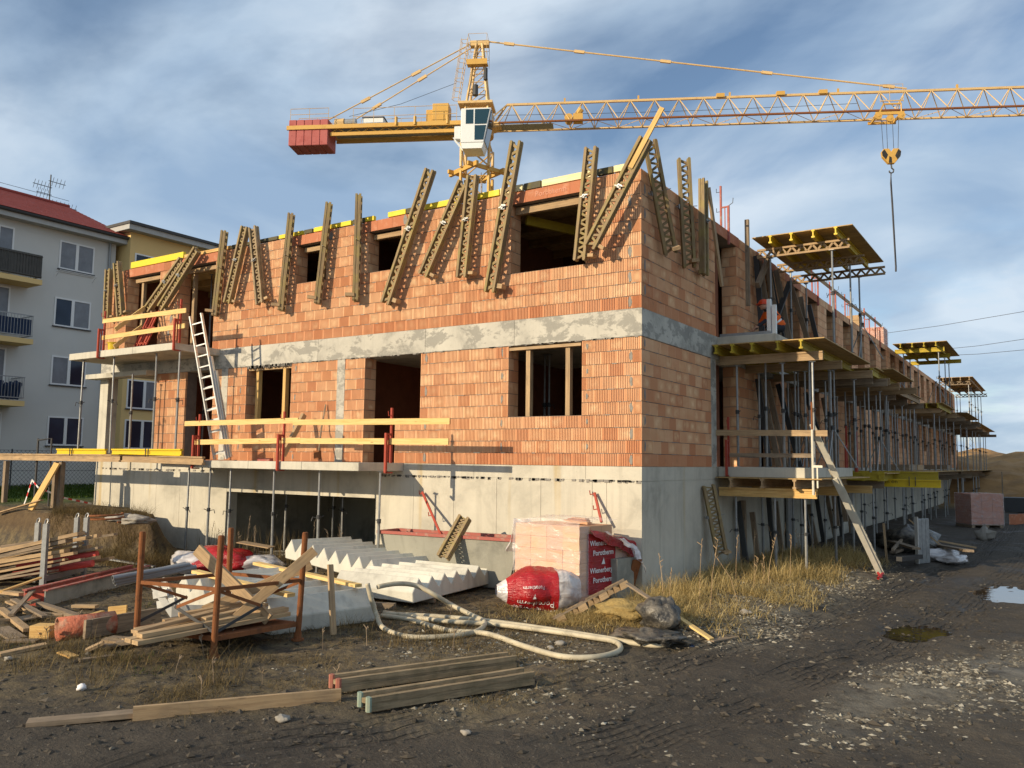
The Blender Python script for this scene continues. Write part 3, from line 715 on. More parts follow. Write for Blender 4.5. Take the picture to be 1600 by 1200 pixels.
# yellow and cream edge boards along the wall head
ed = [(-17.0, -14.4, 'edgey', .19), (-14.35, -12.3, 'wnew', .09), (-12.25, -10.4, 'edged', .09), (-10.35, -9.45, 'edgey', .10), (-9.4, -9.1, 'edged', .10), (-9.05, -7.75, 'edgey', .11), (-7.7, -7.3, 'edged', .11), (-7.28, -7.0, 'edgey', .11),
      (-6.55, -6.0, 'edgey', .12), (-5.98, -5.66, 'edged', .12), (-5.62, -4.42, 'edgey', .13), (-4.40, -4.05, 'edged', .13), (-4.03, -3.35, 'edgey', .13), (-3.33, -2.75, 'cream', .14), (-2.72, -2.30, 'edged', .14), (-2.27, -1.0, 'cream', .14), (-.97, -.62, 'edged', .13), (-.60, -.06, 'cream', .13)]
for a, b, m_, h_ in ed:
    e = MB(); e.box(a, b-.006, .015, .10, ZT+.032, ZT+.032+h_); e.build('edge_board', M[m_], bld)
# ================================================================== APARTMENT HOUSES BEHIND
def house_window(parent, x, y0, y1, z0, z1, nrm=1, mull=.5, sill=True):
    # window in a wall facing +X at plane x
    t = .07; f = MB()
    for a, b, c, d in ((y0, y1, z0, z0+t), (y0, y1, z1-t, z1), (y0, y0+t, z0+t, z1-t), (y1-t, y1, z0+t, z1-t)): f.box(x-.05, x+.035, a, b, c, d, .5)
    ym = y0+(y1-y0)*mull
    f.box(x-.05, x+.037, ym-.07, ym+.07, z0+t, z1-t, .5)
    o = f.build('window', M['frame'], parent)
    for a, b in ((y0+t, ym-.07), (ym+.07, y1-t)):
        p = MB(); p.box(x-.045, x+.004, a+.002, b-.002, z0+t+.002, z1-t-.002); p.build('pane', M['curtain' if rgw.random() < .3 else 'glass'], o)
    if sill:
        s = MB(); s.box(x-.02, x+.09, y0-.05, y1+.05, z0-.05, z0-.003); s.build('sill', M['cable'], o)
GX = -32.5; rgw = random.Random(4)
gh = thing('grey_apartment_block', 'grey rendered apartment block with red tiled roof and small balconies', 'building', (GX, 0, 1))
yr = Rp(182, 378, GX); GE = yr.y; GZ = yr.z-.15
wb = MB(); wb.box(GX-12, GX, -26, GE, .4, GZ); wb.build('wall', M['pgrey'], gh)
eb = MB(); eb.box(GX-12, GX+.55, -26.3, GE+.25, GZ, GZ+.28); eb.build('eave_board', M['trim'], gh)
gt = MB(); gt.path([(GX+.62, -26.3, GZ+.30), (GX+.62, GE+.25, GZ+.30)], .085, 8); gt.build('gutter', M['dsteel'], gh)
# roof with rows of tiles
RT = Vector((-math.cos(.40), 0, math.sin(.40))); RN = Vector((math.sin(.40), 0, math.cos(.40)))
rf = MB(); R0 = Vector((GX+.66, -26.3, GZ+.31)); RL = 6.2
rf.frame(R0, RT, (0, 1, 0), RN, RL, GE+.25+26.3, .05); roof = rf.build('roof', M['tile'], gh)
til = MB(); rows = 16
for i in range(rows):
    for k in range(int((GE+26.5-14)/.34)):
        y = GE+.2-.34*(k+1); o = R0+RT*(RL*i/rows)+RN*.05; o.y = y
        til.frame(o+RN*.022-RT*.03, (RT*.999+RN*-.04).normalized(), (0, 1, 0), RN, RL/rows+.02, .325, .018)
til.build('roof_tile', M['tile'], roof, kind='stuff')
rb_ = MB(); rb_.path([R0+RT*RL+Vector((0, 0, .08)), R0+RT*RL+Vector((0, GE+26.5, .08))], .13, 8); rb_.build('ridge', M['tile'], roof)
wt = MB(); wt.path([R0+RT*RL+Vector((0, 0, .42)), R0+RT*RL+Vector((0, GE+26.5, .42))], .012, 5); wt.build('lightning_wire', M['cable'], gh)
for (u0, v0, u1, v1) in ((92, 379, 147, 428), (84, 467, 141, 515), (79, 557, 134, 605), (73, 653, 129, 696)):
    a = Rp(u0, (v0+v1)/2, GX); b = Rp(u1, (v0+v1)/2, GX); zc = (a.z+b.z)/2; house_window(gh, GX, a.y, b.y, zc-.66, zc+.70)
zs4 = [Rp(120, v, GX).z for v in (403, 491, 581, 675)]
for zc in zs4:
    house_window(gh, GX, Rp(-38, 400, GX).y, Rp(20, 400, GX).y, zc-1.35, zc+.75, mull=.55, sill=False)
for i, zc in enumerate(zs4[:3]):
    ya = Rp(-70, 430, GX+1.2).y; yb = Rp((66, 58, 51)[i], 430, GX+1.2).y; zf = zc-1.62
    s = MB(); s.box(GX, GX+1.25, ya, yb, zf-.25, zf-.02); s.build('balcony_slab', M['pochre'], gh)
    r = MB()
    for zz in (zf+.12, zf+1.02):
        r.bar((GX+1.2, ya, zz), (GX+1.2, yb-.03, zz), .04, .04); r.bar((GX+.02, yb-.03, zz), (GX+1.2, yb-.03, zz), .04, .04)
    ny_ = int((yb-ya)/.13)
    for k in range(ny_): r.bar((GX+1.2, yb-.05-k*.13, zf+.12), (GX+1.2, yb-.05-k*.13, zf+1.02), .016, .016)
    for k in range(9): r.bar((GX+1.15-k*.13, yb-.03, zf+.12), (GX+1.15-k*.13, yb-.03, zf+1.02), .016, .016)
    rail = r.build('balcony_railing', M['steel'] if i else M['balc'], gh)
    if i == 0:
        for k in range(int((yb-ya)/.12)):
            c = MB(); c.box(GX+1.14, GX+1.165, yb-.12-k*.12, yb-.012-k*.12, zf+.05, zf+1.1); c.build('slat', M['balc'], rail)
    elif i == 1:
        c = MB(); c.box(GX+1.14, GX+1.16, ya, yb-.08, zf+.1, zf+.85); c.build('fabric_screen', M['navy'], rail)
    else:
        c = MB()
        for k in range(7): c.path([(GX+.9, yb-1.4+.2*k, zf+.05), (GX+.95, yb-1.3+.2*k, zf+.5+.05*k), (GX+.9, yb-1.25+.2*k, zf+.7+.06*(k % 3))], .10, 6)
        c.build('balcony_goods', M['navy'], rail)
dp_ = MB(); dp_.tube((GX+.08, GE-.35, .6), (GX+.08, GE-.35, GZ), .055, 8); dp_.path([(GX+.08, GE-.35, GZ-.02), (GX+.5, GE-.2, GZ+.25)], .055, 8); dp_.build('downpipe', M['steel'], gh)
# clothes rack on the upper window
cr = MB(); a = Rp(95, 418, GX+.4); b = Rp(152, 424, GX+.4)
for o in (0, .35): cr.path([(GX+.03+o, a.y, a.z-.1), (GX+.03+o, b.y, a.z-.1)], .014, 5)
for yy in (a.y, b.y): cr.path([(GX+.03, yy, a.z-.35), (GX+.4, yy, a.z-.08)], .014, 5)
cr.build('drying_rack', M['frame'], gh)
# roof vents
for (u, v) in ((127, 347), (136, 349)):
    p = Rp(u, v, GX-4.2); t = thing('roof_vent', 'round metal vent cowl on red roof %s' % ('nearest the aerial' if u < 130 else 'nearest the ochre block'), 'vent', (p.x, p.y, p.z-.55), 'vents on the red roof')
    b = MB(); b.tube((p.x, p.y, p.z-1.2), (p.x, p.y, p.z-.1), .16, 10); b.build('pipe', M['tile'], t)
    b = MB()
    for k in range(5): b.tube((p.x, p.y, p.z-.1+.07*k), (p.x, p.y, p.z-.05+.07*k), .24+.08*math.sin(k*.8), 12)
    b.build('cowl', M['alu'], t, smooth=False)
p = Rp(76, 330, GX-5.4)
an = thing('tv_aerial', 'tall rooftop television aerial mast with yagi antennas above red tiles', 'aerial', (p.x, p.y, p.z-.3))
b = MB(); b.tube((p.x, p.y, p.z-.6), (p.x, p.y, p.z+2.0), .035, 6)
for s_ in (-1, 1): b.tube((p.x, p.y+s_*.55, p.z-.4), (p.x, p.y, p.z+.5), .025, 5)
b.build('mast', M['dsteel'], an)
for z_, L_, n_, dr_ in ((.45, 1.5, 7, 1), (.9, .7, 4, -1), (1.3, .9, 5, -1), (1.65, .8, 4, 1)):
    b = MB(); b.tube((p.x, p.y-.1*dr_, p.z+z_), (p.x, p.y+L_*dr_, p.z+z_), .02, 5)
    for k in range(n_): 
        yy = p.y+dr_*L_*(k+.6)/n_; b.tube((p.x-.1, yy, p.z+z_-.22), (p.x+.1, yy, p.z+z_+.22), .012, 4)
    b.build('antenna', M['dsteel'], an)
# --- ochre block
OX = -31.7
oh = thing('ochre_apartment_block', 'ochre rendered apartment block with dark edged flat roof behind the building site', 'building', (OX, 10, 1))
e0 = Rp(192, 352, OX+.4); OZ = e0.z-.1
b = MB(); b.box(OX-12, OX, GE+.26, GE+26, .5, OZ); b.build('wall', M['pochre'], oh)
b = MB(); b.frame((OX-12.3, GE-.15, OZ), (1, 0, 0), (0, 1, 0), (0, 0, 1), 12.8, 27, .26); b.build('eave_board', M['trim'], oh)
b = MB(); b.box(OX-12.4, OX+.6, GE-.2, GE+27, OZ+.262, OZ+.40); b.build('roof_edge', M['dsteel'], oh)
for (u0, v0, u1, v1) in ((211, 395, 258, 420), (199, 592, 226, 612), (195, 655, 225, 697)):
    a = Rp(u0, v0, OX); c = Rp(u1, v0, OX); house_window(oh, OX, a.y, max(c.y, a.y+1.9), a.z-1.45, a.z)
for zc in (zs4[1], ):
    a = Rp(211, 395, OX); house_window(oh, OX, a.y, a.y+1.9, zc-.7, zc+.7)
# --- fence and lawn edge at far left
fp = []
for (u, v) in ((2, 762), (60, 764), (120, 766), (140, 767)): 
    p = Gp(u, v, 1.05); fp.append(p)
fence = thing('wire_fence', 'low wire mesh fence in front of the grey block', 'fence', (-26, 1, 1.1))
fy = -14.
b = MB()
for k in range(13): b.tube((-27.5, -14+k*2.0, .9), (-27.5, -14+k*2.0, 2.75), .03, 6)
b.build('posts_row', M['dsteel'], fence)
b = MB()
for k in range(150): 
    y = -14+k*.16; b.path([(-27.5, y, 1.1), (-27.5, y+1.5, 2.7)], .006, 3, False); b.path([(-27.5, y+1.5, 1.1), (-27.5, y, 2.7)], .006, 3, False)
for z_ in (1.1, 1.9, 2.7): b.path([(-27.5, -14, z_), (-27.5, 11, z_)], .008, 3, False)
b.build('wire_mesh', M['cable'], fence)

# ================================================================== TOWER CRANE
CM = Vector((-20.8, 23.3, 0)); J = Vector((.891, .454, 0)); JN = Vector((-.454, .891, 0)); UZ = Vector((0, 0, 1))
def C(s, z, o=0.): return CM+J*s+JN*o+UZ*z
cr = thing('tower_crane', 'yellow tower crane with white cab and red counterweights behind the brick building', 'crane', tuple(CM))
def lattice(b, P, Q, hw, n, r, chord):
    # square lattice between two centres P (bottom) and Q (top) with corner offsets along J/JN rotated by 45 degrees
    a1 = (J+JN).normalized(); a2 = (J-JN).normalized(); cs = [a1, a2, -a1, -a2]
    for c in cs: b.bar(P+c*hw*1.414, Q+c*hw*1.414, chord, chord)
    for i in range(n):
        za = P.lerp(Q, i/n); zb_ = P.lerp(Q, (i+1)/n)
        for k in range(4):
            c, d = cs[k]*hw*1.414, cs[(k+1) % 4]*hw*1.414
            b.tube(za+c, za+d, r, 5); 
            if (i+k) % 2: b.tube(za+c, zb_+d, r, 5)
            else: b.tube(za+d, zb_+c, r, 5)
b = MB(); lattice(b, C(0, 1), C(0, 18.95), .80, 12, .035, .13); b.build('mast', M['crane2'], cr)
b = MB(); b.tube(C(.3, 2, .1), C(.3, 19, .1), .02, 5); b.tube(C(.3, 2, -.3), C(.3, 19, -.3), .02, 5)
for k in range(56): b.tube(C(.3, 2+.3*k, .1), C(.3, 2+.3*k, -.3), .014, 4)
b.build('ladder', M['crane'], cr)
b = MB()   # climbing collar platform
a1 = (J+JN).normalized(); a2 = (J-JN).normalized()
for c in (a1, -a1): b.bar(C(0, 19.1)+c*.95-a2*1.35, C(0, 19.1)+c*.95+a2*1.35, .16, .26)
for c in (a2, -a2): b.bar(C(0, 19.12)+c*.95-a1*1.35, C(0, 19.12)+c*.95+a1*1.35, .15, .22)
b.build('collar', M['crane2'], cr)
b = MB(); lattice(b, C(0, 19.2), C(0, 20.6), .80, 1, .05, .13)
for k, c in enumerate((a1, a2, -a1, -a2)): b.bar(C(0, 20.6)+c*1.02, C(0, 21.6)+c*.6, .12, .12)
b.build('slewing_frame', M['crane'], cr)
b = MB(); b.tube(C(0, 21.2), C(0, 21.75), .95, 18); b.box(CM.x-.85, CM.x+.85, CM.y-.85, CM.y+.85, 21.76, 21.95); b.build('turntable', M['crane2'], cr)
# cab (hangs on the camera side of the mast)
cab = MB(); c0 = C(-1.0, 0, -1.75)
prof = [(0, 19.97), (1.30, 19.97), (1.70, 21.95), (0, 21.95)]
cab.prism(prof, C(-.58, 0, -2.35), J, UZ, JN, 1.35)
cabo = cab.build('cab', M['white'], cr, bevel=.04)
b = MB(); b.prism([(.1, 19.66), (1.18, 19.66), (1.29, 19.965), (.02, 19.965)], C(-.58, 0, -2.32), J, UZ, JN, 1.28); b.build('cab_floor', M['white'], cabo)
for poly in ([(.28, 21.05), (.70, 21.05), (.70, 21.86), (.28, 21.86)], [(.78, 21.02), (1.44, 21.02), (1.61, 21.87), (.78, 21.87)], [(.78, 20.12), (1.27, 20.12), (1.42, 20.95), (.78, 20.95)]):
    b = MB(); b.prism(poly, C(-.58, 0, -2.364), J, UZ, JN, .02); b.build('window', M['cabglass'], cabo)
b = MB()
fr = (J*2.0-UZ*(-.37)).normalized()
b.frame(C(.745, 20.05, -2.28), (JN), (J*.198+UZ*.980).normalized(), (J*.980-UZ*.198).normalized(), 1.2, 1.82, .03); b.build('window', M['cabglass'], cabo)
b = MB(); b.frame(C(-.96, 20.25, -2.2), J, JN, UZ, .36, .5, .75); b.build('cab_box', M['white'], cabo, bevel=.03)
b = MB(); b.tube(C(-1.0, 20.3, -2.3), C(-.5, 19.7, -2.3), .03, 6); b.tube(C(-1.0, 20.3, -1.9), C(-.5, 19.7, -1.9), .03, 6); b.build('cab_stay', M['white'], cabo)
# tower head
b = MB(); ap = C(.05, 26.85)
for s_, o in ((-.75, -.6), (-.75, .6), (.75, -.6), (.75, .6)): b.bar(C(s_, 21.9, o), C(.05+s_*.22, 26.8, o*.3), .11, .11)
for i in range(6):
    t0, t1 = i/6, (i+1)/6; f0, f1 = 1-.75*t0, 1-.75*t1; z0_, z1_ = 21.95+4.85*t0, 21.95+4.85*t1
    for sgn in (-1, 1):
        b.tube(C(-.75*f0, z0_, .6*f0*sgn), C(.75*f1, z1_, .6*f1*sgn), .03, 5); b.tube(C(-.75*f0, z0_, .6*f0*sgn), C(.75*f0, z0_, .6*f0*sgn), .03, 5)
        b.tube(C(.75*f0*sgn, z0_, -.6*f0), C(.75*f1*sgn, z1_, .6*f1), .03, 5)
b.frame(C(-.5, 26.7, -.2), J, JN, UZ, 1.1, .4, .3)
b.frame(C(-1.05, 22.95, -.8), J, JN, UZ, 2.0, 1.6, .14)
b.build('tower_head', M['crane'], cr)
b = MB()
for o in (-.75, -.25):     # caged access ladder left of the head
    b.tube(C(-1.05, 23.1, o), C(-.55, 26.9, o), .02, 5)
for k in range(13): b.tube(C(-1.05+.5*k/13, 23.1+.29*k, -.75), C(-1.05+.5*k/13, 23.1+.29*k, -.25), .014, 4)
for k in range(7):
    z_ = 23.3+.58*k; s0 = -1.05+.5*k/6.5
    b.path([C(s0, z_, -.78), C(s0-.32, z_+.03, -.72), C(s0-.42, z_+.05, -.5), C(s0-.32, z_+.03, -.28), C(s0, z_, -.22)], .016, 4)
for o in (-.72, -.5, -.28): b.tube(C(-1.4, 23.35, o), C(-.92, 26.9, o), .012, 4)
for z_, hw_, base_ in ((25.0, .55, 1), (26.1, .55, 0)):
    pass
for s_ in (-.55, .55):
    for o in (-.6, .5): b.tube(C(s_, 25.55, o), C(s_, 27.2, o), .014, 4)
for z_ in (26.1, 26.65, 27.2):
    b.path([C(-.55, z_, -.6), C(.55, z_, -.6), C(.55, z_, .5), C(-.55, z_, .5), C(-.55, z_, -.6)], .014, 4)
b.build('head_ladder', M['crane'], cr)
b = MB(); b.frame(C(-.6, 25.35, -.7), J, JN, UZ, 1.2, .5, .07); b.frame(C(-.6, 25.3, -.72), J, JN, UZ, 1.2, .03, .32); b.build('head_platform', M['crane2'], cr)
b = MB(); b.tube(C(-.05, 23.4, -.75), C(-.05, 24.0, -.75), .17, 10); b.tube(C(.5, 24.4, -.55), C(.5, 25.1, -.55), .12, 8); b.build('slew_motor', M['dsteel'], cr)
# jib
b = MB(); s0, s1 = 1.3, 41.; pit = 1.365; zt, zb1 = 23.1, 21.78; hw = .62
b.bar(C(s0+.4, zt), C(s1, zt), .12, .12)
for o in (-hw, hw): b.bar(C(.5, zb1, o), C(s0, zb1, o), .11, .10); b.bar(C(.55, zb1, o), C(s0+.4, zt), .08, .08)
b.bar(C(.5, zb1-.2, 0), C(1.4, zb1, 0), .8, .2)
b.build('jib_top_chord', M['crane'], cr)
for o in (-hw, hw):
    b = MB(); b.bar(C(s0, zb1, o), C(s1, zb1, o), .11, .09); b.build('jib_bottom_chord', M['rust'] if o < 0 else M['crane'], cr)
b = MB(); k = 0; s = s0
while s < s1-.1:
    for o in (-hw, hw):
        b.tube(C(s, zb1, o), C(s+pit/2, zt), .028, 5); b.tube(C(s+pit/2, zt), C(s+pit, zb1, o), .028, 5)
    b.tube(C(s, zb1, -hw), C(s, zb1, hw), .022, 4)
    b.tube(C(s, zb1, -hw*(-1)**k), C(s+pit, zb1, hw*(-1)**k), .02, 4); s += pit; k += 1
b.build('jib_lacing', M['crane'], cr)
b = MB()
for s_ in (5.0, 9.2, 14.3, 20.2, 26.5): b.frame(C(s_, zt+.06, -.05), J, JN, UZ, .1, .1, .22)
for s_ in (13.6, 16.9, 19.2): b.frame(C(s_, zt-.02, -.16), J, JN, UZ, .45, .3, .22)
b.build('cable_guide', M['crane2'], cr)
b = MB(); b.tube(C(5.3, 22.05, -.45), C(5.3, 22.05, .1), .24, 12); b.frame(C(5.55, 21.85, -.5), J, JN, UZ, .55, .6, .4); b.tube(C(5.8, 22.3, -.2), C(6.0, 22.6, -.2), .18, 8); b.build('trolley_winch', M['crane2'], cr)
b = MB(); b.frame(C(1.4, 21.74, -.4), J, JN, UZ, 3.0, .8, .03); b.build('jib_walkway', M['steel'], cr)
for z_, zz in ((22.45, 22.5), (21.55, 21.55)):
    b = MB(); b.path([C(1.2+k*2, z_-.25*math.sin(k/10.*math.pi)*(.4), -.1) for k in range(11)], .014, 4); b.build('rope', M['cable'], cr)
# tie bars with fork joints
def tie(p, q, joints, r=.035):
    b = MB(); b.tube(p, q, r, 6)
    for t in joints:
        c = p.lerp(q, t); d = (q-p).normalized(); b.bar(c-d*.3, c+d*.3, .12, .16)
    b.build('tie_bar', M['crane'], cr)
tie(C(.5, 27.0), C(23.9, 23.25), (.055, .23, .44, .68, .96), .045)
for o in (-.55, .55): tie(C(-.5, 26.75, o*.4), C(-9.2 if o < 0 else -8.6, 22.1, o), (.36, .70))
b = MB(); b.path([C(-1.2, 24.2, -.7), C(-4.5, 23.2, -.4), C(-7.6, 22.6, -.3)], .014, 4); b.build('rope', M['cable'], cr)
# counter jib
b = MB()
for o in (-.62, .62): b.bar(C(-11.15, 21.76, o*1.4), C(-.8, 21.76, o*1.4), .12, .24); 
b.frame(C(-8.6, 21.30, -.68), J, JN, UZ, 7.6, .1, .2); b.frame(C(-8.6, 21.30, .5), J, JN, UZ, 7.6, .1, .2)
for k in range(8):
    s_ = -8.6+.95*k; b.bar(C(s_, 21.45, -.64), C(s_+.475, 21.7, -.7), .05, .06); b.bar(C(s_+.475, 21.7, -.7), C(s_+.95, 21.45, -.64), .05, .06)
    b.tube(C(s_, 21.76, -.8), C(s_, 21.76, .8), .03, 4)
b.build('counter_jib', M['crane2'], cr)
b = MB(); b.frame(C(-8.6, 21.70, -.75), J, JN, UZ, 7.6, 1.5, .05); b.build('counter_jib_deck', M['steel'], cr)
for k in range(5):
    b = MB(); b.prism([(0, 20.70), (.464, 20.70), (.464, 22.26), (0, 22.26)], C(-11.04+k*.475, 0, -.85), J, UZ, JN, 1.5)
    b.build('counterweight', M['cwred'], cr, bevel=.03)
b = MB()
def rail(b, sa, sb, o, n, h=1.1, z=22.05):
    for k in range(n+1): b.tube(C(sa+(sb-sa)*k/n, z, o), C(sa+(sb-sa)*k/n, z+h, o), .018, 4)
    for hh in (h, h*.5): b.tube(C(sa, z+hh, o), C(sb, z+hh, o), .018, 4)
rail(b, -7.2, -1.1, -.80, 5, 1.0, 21.85); rail(b, -7.2, -1.1, .80, 5, 1.0, 21.85); rail(b, -11.0, -8.7, -.75, 2, .7, 22.26); rail(b, -11.0, -8.7, .6, 2, .7, 22.26)
b.build('guard_rail', M['crane'], cr)
b = MB(); b.frame(C(-2.60, 21.9, -.45), J, JN, UZ, .95, .9, 1.25); b.frame(C(-3.0, 21.9, -.3), J, JN, UZ, .39, .7, .95); b.build('control_box', M['crane2'], cr, bevel=.02)
b = MB(); b.frame(C(-6.75, 21.9, -.4), J, JN, UZ, 1.25, .8, .52); b.build('switch_cabinet', M['white'], cr, bevel=.02)
b = MB(); b.frame(C(-6.78, 22.425, -.43), J, JN, UZ, 1.32, .86, .05); b.build('cabinet_roof', M['cable'], cr)
b = MB(); b.tube(C(-8.45, 22.25, -.2), C(-7.9, 22.25, -.2), .26, 12); b.frame(C(-8.45, 21.9, -.45), J, JN, UZ, .6, .6, .2); b.build('hoist_winch', M['crane'], cr)
b = MB(); b.tube(C(-7.85, 22.25, -.2), C(-7.2, 22.27, -.2), .22, 12); b.build('hoist_motor', M['steel'], cr)
for s_ in (-4.6, -3.5, -1.6): 
    b = MB(); b.bar(C(s_, 21.7, -.94), C(s_, 22.2, -.94), .1, .14); b.build('bracket', M['crane2'], cr)
# trolley
b = MB(); sT = 22.75
for o in (-.66, .66):
    b.bar(C(sT-.75, 21.6, o), C(sT+.75, 21.6, o), .08, .16); b.bar(C(sT-.55, 21.65, o), C(sT-.3, 22.15, o), .06, .08); b.bar(C(sT+.6, 21.65, o), C(sT+.6, 22.1, o), .06, .08); b.bar(C(sT-.3, 22.12, o), C(sT+.62, 22.12, o), .06, .08)
for s_ in (-.6, .6): b.bar(C(sT+s_, 21.58, -.66), C(sT+s_, 21.58, .66), .08, .14)
tr = b.build('trolley', M['crane2'], cr)
for s_ in (-.6, 0, .6): 
    b = MB(); z_ = 21.45 if s_ else 21.3; b.tube(C(sT+s_, z_, -.72), C(sT+s_, z_, -.6), .19, 14); b.tube(C(sT+s_, z_, -.74), C(sT+s_, z_, -.58), .07, 8); b.build('pulley', M['crane2'], tr)
b = MB(); b.frame(C(sT-.5, 22.25, -.75), J, JN, UZ, 1.2, .06, .04)
for s_ in (-.5, 0, .7): b.tube(C(sT+s_, 22.2, -.72), C(sT+s_, 23.2, -.72), .014, 4)
for z_ in (22.7, 23.2): b.tube(C(sT-.5, z_, -.72), C(sT+.7, z_, -.72), .014, 4)
b.build('service_basket', M['crane'], tr)
hk = thing('crane_hook_block', 'yellow and black striped hook block hanging below the crane trolley', 'hook block', tuple(C(sT, 18.7, -.6)))
b = MB()
for a, c in ((-.45, -.38), (-.18, -.16), (.14, .16), (.47, .38)): b.tube(C(sT+a, 21.4, -.6), C(sT+c, 19.5, -.6), .013, 4)
b.build('rope', M['cable'], hk)
HB = [(-.50, 19.45), (-.38, 19.60), (-.12, 19.60), (0, 19.42), (.12, 19.60), (.38, 19.60), (.50, 19.45), (.46, 19.15), (.16, 18.78), (-.16, 18.78), (-.46, 19.15)]
b = MB(); b.prism(HB, C(sT, 0, -.72), J, UZ, JN, .24); hb = b.build('cheek_plate', M['crane2'], hk, bevel=.015)
for poly in ([(-.5, 19.42), (-.47, 19.2), (-.30, 18.98), (-.18, 19.25), (-.36, 19.56)], [(-.16, 18.80), (.02, 18.80), (.0, 19.1), (-.12, 19.18)], [(.5, 19.42), (.47, 19.2), (.30, 18.98), (.18, 19.2), (.36, 19.56)]):
    b = MB(); b.prism(poly, C(sT, 0, -.724), J, UZ, JN, .01); b.build('stripe', M['hblk'], hb)
b = MB(); b.path([C(sT, 18.78, -.6), C(sT+.02, 18.55, -.6), C(sT+.12, 18.45, -.6), C(sT+.1, 18.32, -.6), C(sT, 18.26, -.6), C(sT-.1, 18.32, -.6), C(sT-.1, 18.4, -.6)], .04, 6); b.build('hook', M['dsteel'], hk)
sg = MB()
for o in (-.03, .03): sg.path([C(sT-.02, 18.3, -.6+o), C(sT-.04+o, 17.7, -.6+o), C(sT+o*.8, 16.5, -.6), C(sT+.08+o, 13.1, -.6+o)], .028, 6)
sg.tube(C(sT+.08, 13.1, -.6), C(sT+.07, 12.85, -.6), .05, 6)
sg.build('lifting_sling', M['cable'], label='long grey lifting sling dangling from the crane hook', cat='sling')
# distant power lines and pylon
for i, (a, b_) in enumerate((((1330, 528), (1640, 480)), ((1440, 549), (1640, 524)), ((1440, 557), (1640, 543)))):
    p = CAM+ray(*a)*150; q = CAM+ray(*b_)*118; b = MB(); mid = p.lerp(q, .5)-UZ*.25
    p2 = p-(q-p)*.6; q2 = q+(q-p)*.6
    b.path([p2, p, mid, q, q2], .035, 4); b.build('power_line', M['cable'], label='%s of three thin overhead power lines right of the building' % ('topmost', 'middle', 'lowest')[i], cat='power line', group='overhead power lines')
pb = CAM+ray(1517, 712)*420
py = thing('lattice_pylon', 'faint lattice electricity pylon far beyond the building', 'pylon', tuple(pb))
b = MB(); ht = 23
for s_, o in ((-1, -1), (1, -1), (1, 1), (-1, 1)): b.bar(pb+c_r*s_*2.2+JN*o*2, pb+UZ*ht+c_r*s_*.3, .22, .22)
for i in range(7):
    t0, t1 = i/7, (i+1)/7; w0, w1 = 2.2*(1-t0)+.3*t0, 2.2*(1-t1)+.3*t1
    b.tube(pb+UZ*ht*t0-c_r*w0, pb+UZ*ht*t1+c_r*w1, .08, 4); b.tube(pb+UZ*ht*t0+c_r*w0, pb+UZ*ht*t1-c_r*w1, .08, 4)
b.build('tower', M['steel'], py)
b = MB()
for z_, l_ in ((.7, 5.5), (.85, 4.2), (.98, 3.)): b.bar(pb+UZ*ht*z_-c_r*l_, pb+UZ*ht*z_+c_r*l_, .18, .25)
b.build('crossarm', M['steel'], py)
# ================================================================== LATTICE GIRDERS HUNG ON THE UPPER WALL
def make_girder(L=3.0, m='wgird'):
    t = thing('lattice_girder', None, 'girder'); hs = .105
    for s_ in (-1, 1):
        b = MB(); tt = random.random(); n = 6
        prof = [(-.028, 0), (.028, 0)]
        # chord of two planks with rounded ends
        for y0, y1 in ((-.068, -.018), (.018, .068)):
            poly = [(-.030, .03), (-.015, 0), (.015, 0), (.030, .03), (.030, L-.03), (.015, L), (-.015, L), (-.030, L-.03)]
            b.prism(poly, (s_*hs, y0, 0), (1, 0, 0), (0, 0, 1), (0, 1, 0), y1-y0, tt)
        b.box(s_*hs-.022, s_*hs+.022, -.018, .018, .04, L-.04, tt)
        for v in range(len(b.loc)): x, y, z = b.v[v]; b.loc[v] = (z, x, y)
        b.build('chord', M[m], t)
    b = MB(); n = int(L/.235); p = (L-.1)/n
    for k in range(n):
        z = .05+k*p; sg = 1
        b.bar((-hs, 0, z), (hs, 0, z+p*.5), .05, .055, (0, 0, 1)); b.bar((hs, 0, z+p*.5), (-hs, 0, z+p), .05, .055, (0, 0, 1))
        b.prism([(-hs, z-.05), (-hs+.05, z), (-hs, z+.05)], (0, -.02, 0), (1, 0, 0), (0, 0, 1), (0, 1, 0), .04); b.prism([(hs, z+p*.5-.05), (hs, z+p*.5+.05), (hs-.05, z+p*.5)], (0, -.02, 0), (1, 0, 0), (0, 0, 1), (0, 1, 0), .04)
    b.build('web', M[m], t)
    return t
def add_tie(t, L, dx=0., rot=False):
    b = MB(); z = L*.56
    b.tube((0, -.16, z), (0, .22, z), .011, 6); r = b.build('tie_rod', M['steel'], t)
    b = MB(); b.frame((-.05, -.095, z-.05), (1, 0, 0), (0, 1, 0), (0, 0, 1), .10, .018, .10); b.tube((0, -.13, z), (0, -.085, z), .035, 8)
    b.bar((-.085, -.11, z-.03), (.085, -.11, z+.03), .022, .022); b.build('wing_nut', M['steel'], t)
    b = MB(); b.frame((.02, -.02, .10), (1, 0, 0), (0, 1, 0), (0, 0, 1), .26, .17, .09); b.build('spacer_block', M['wmid'], t)
def place_axis(o, B, T, n, edge=False, L=3.0):
    B = Vector(B); T = Vector(T); z = (T-B); s = z.length/L; z.normalize()
    y = -Vector(n); y = (y-z*y.dot(z)).normalized(); x = y.cross(z)
    if edge:
        x, y = -y, x; c_, s_ = math.cos(.62), math.sin(.62); x, y = x*c_+y*s_, y*c_-x*s_
    R = Matrix((x, y, z)).transposed().to_4x4(); R.translation = B
    o.matrix_basis = R @ Matrix.Diagonal((1, 1, s, 1)); return o
gproto = {}
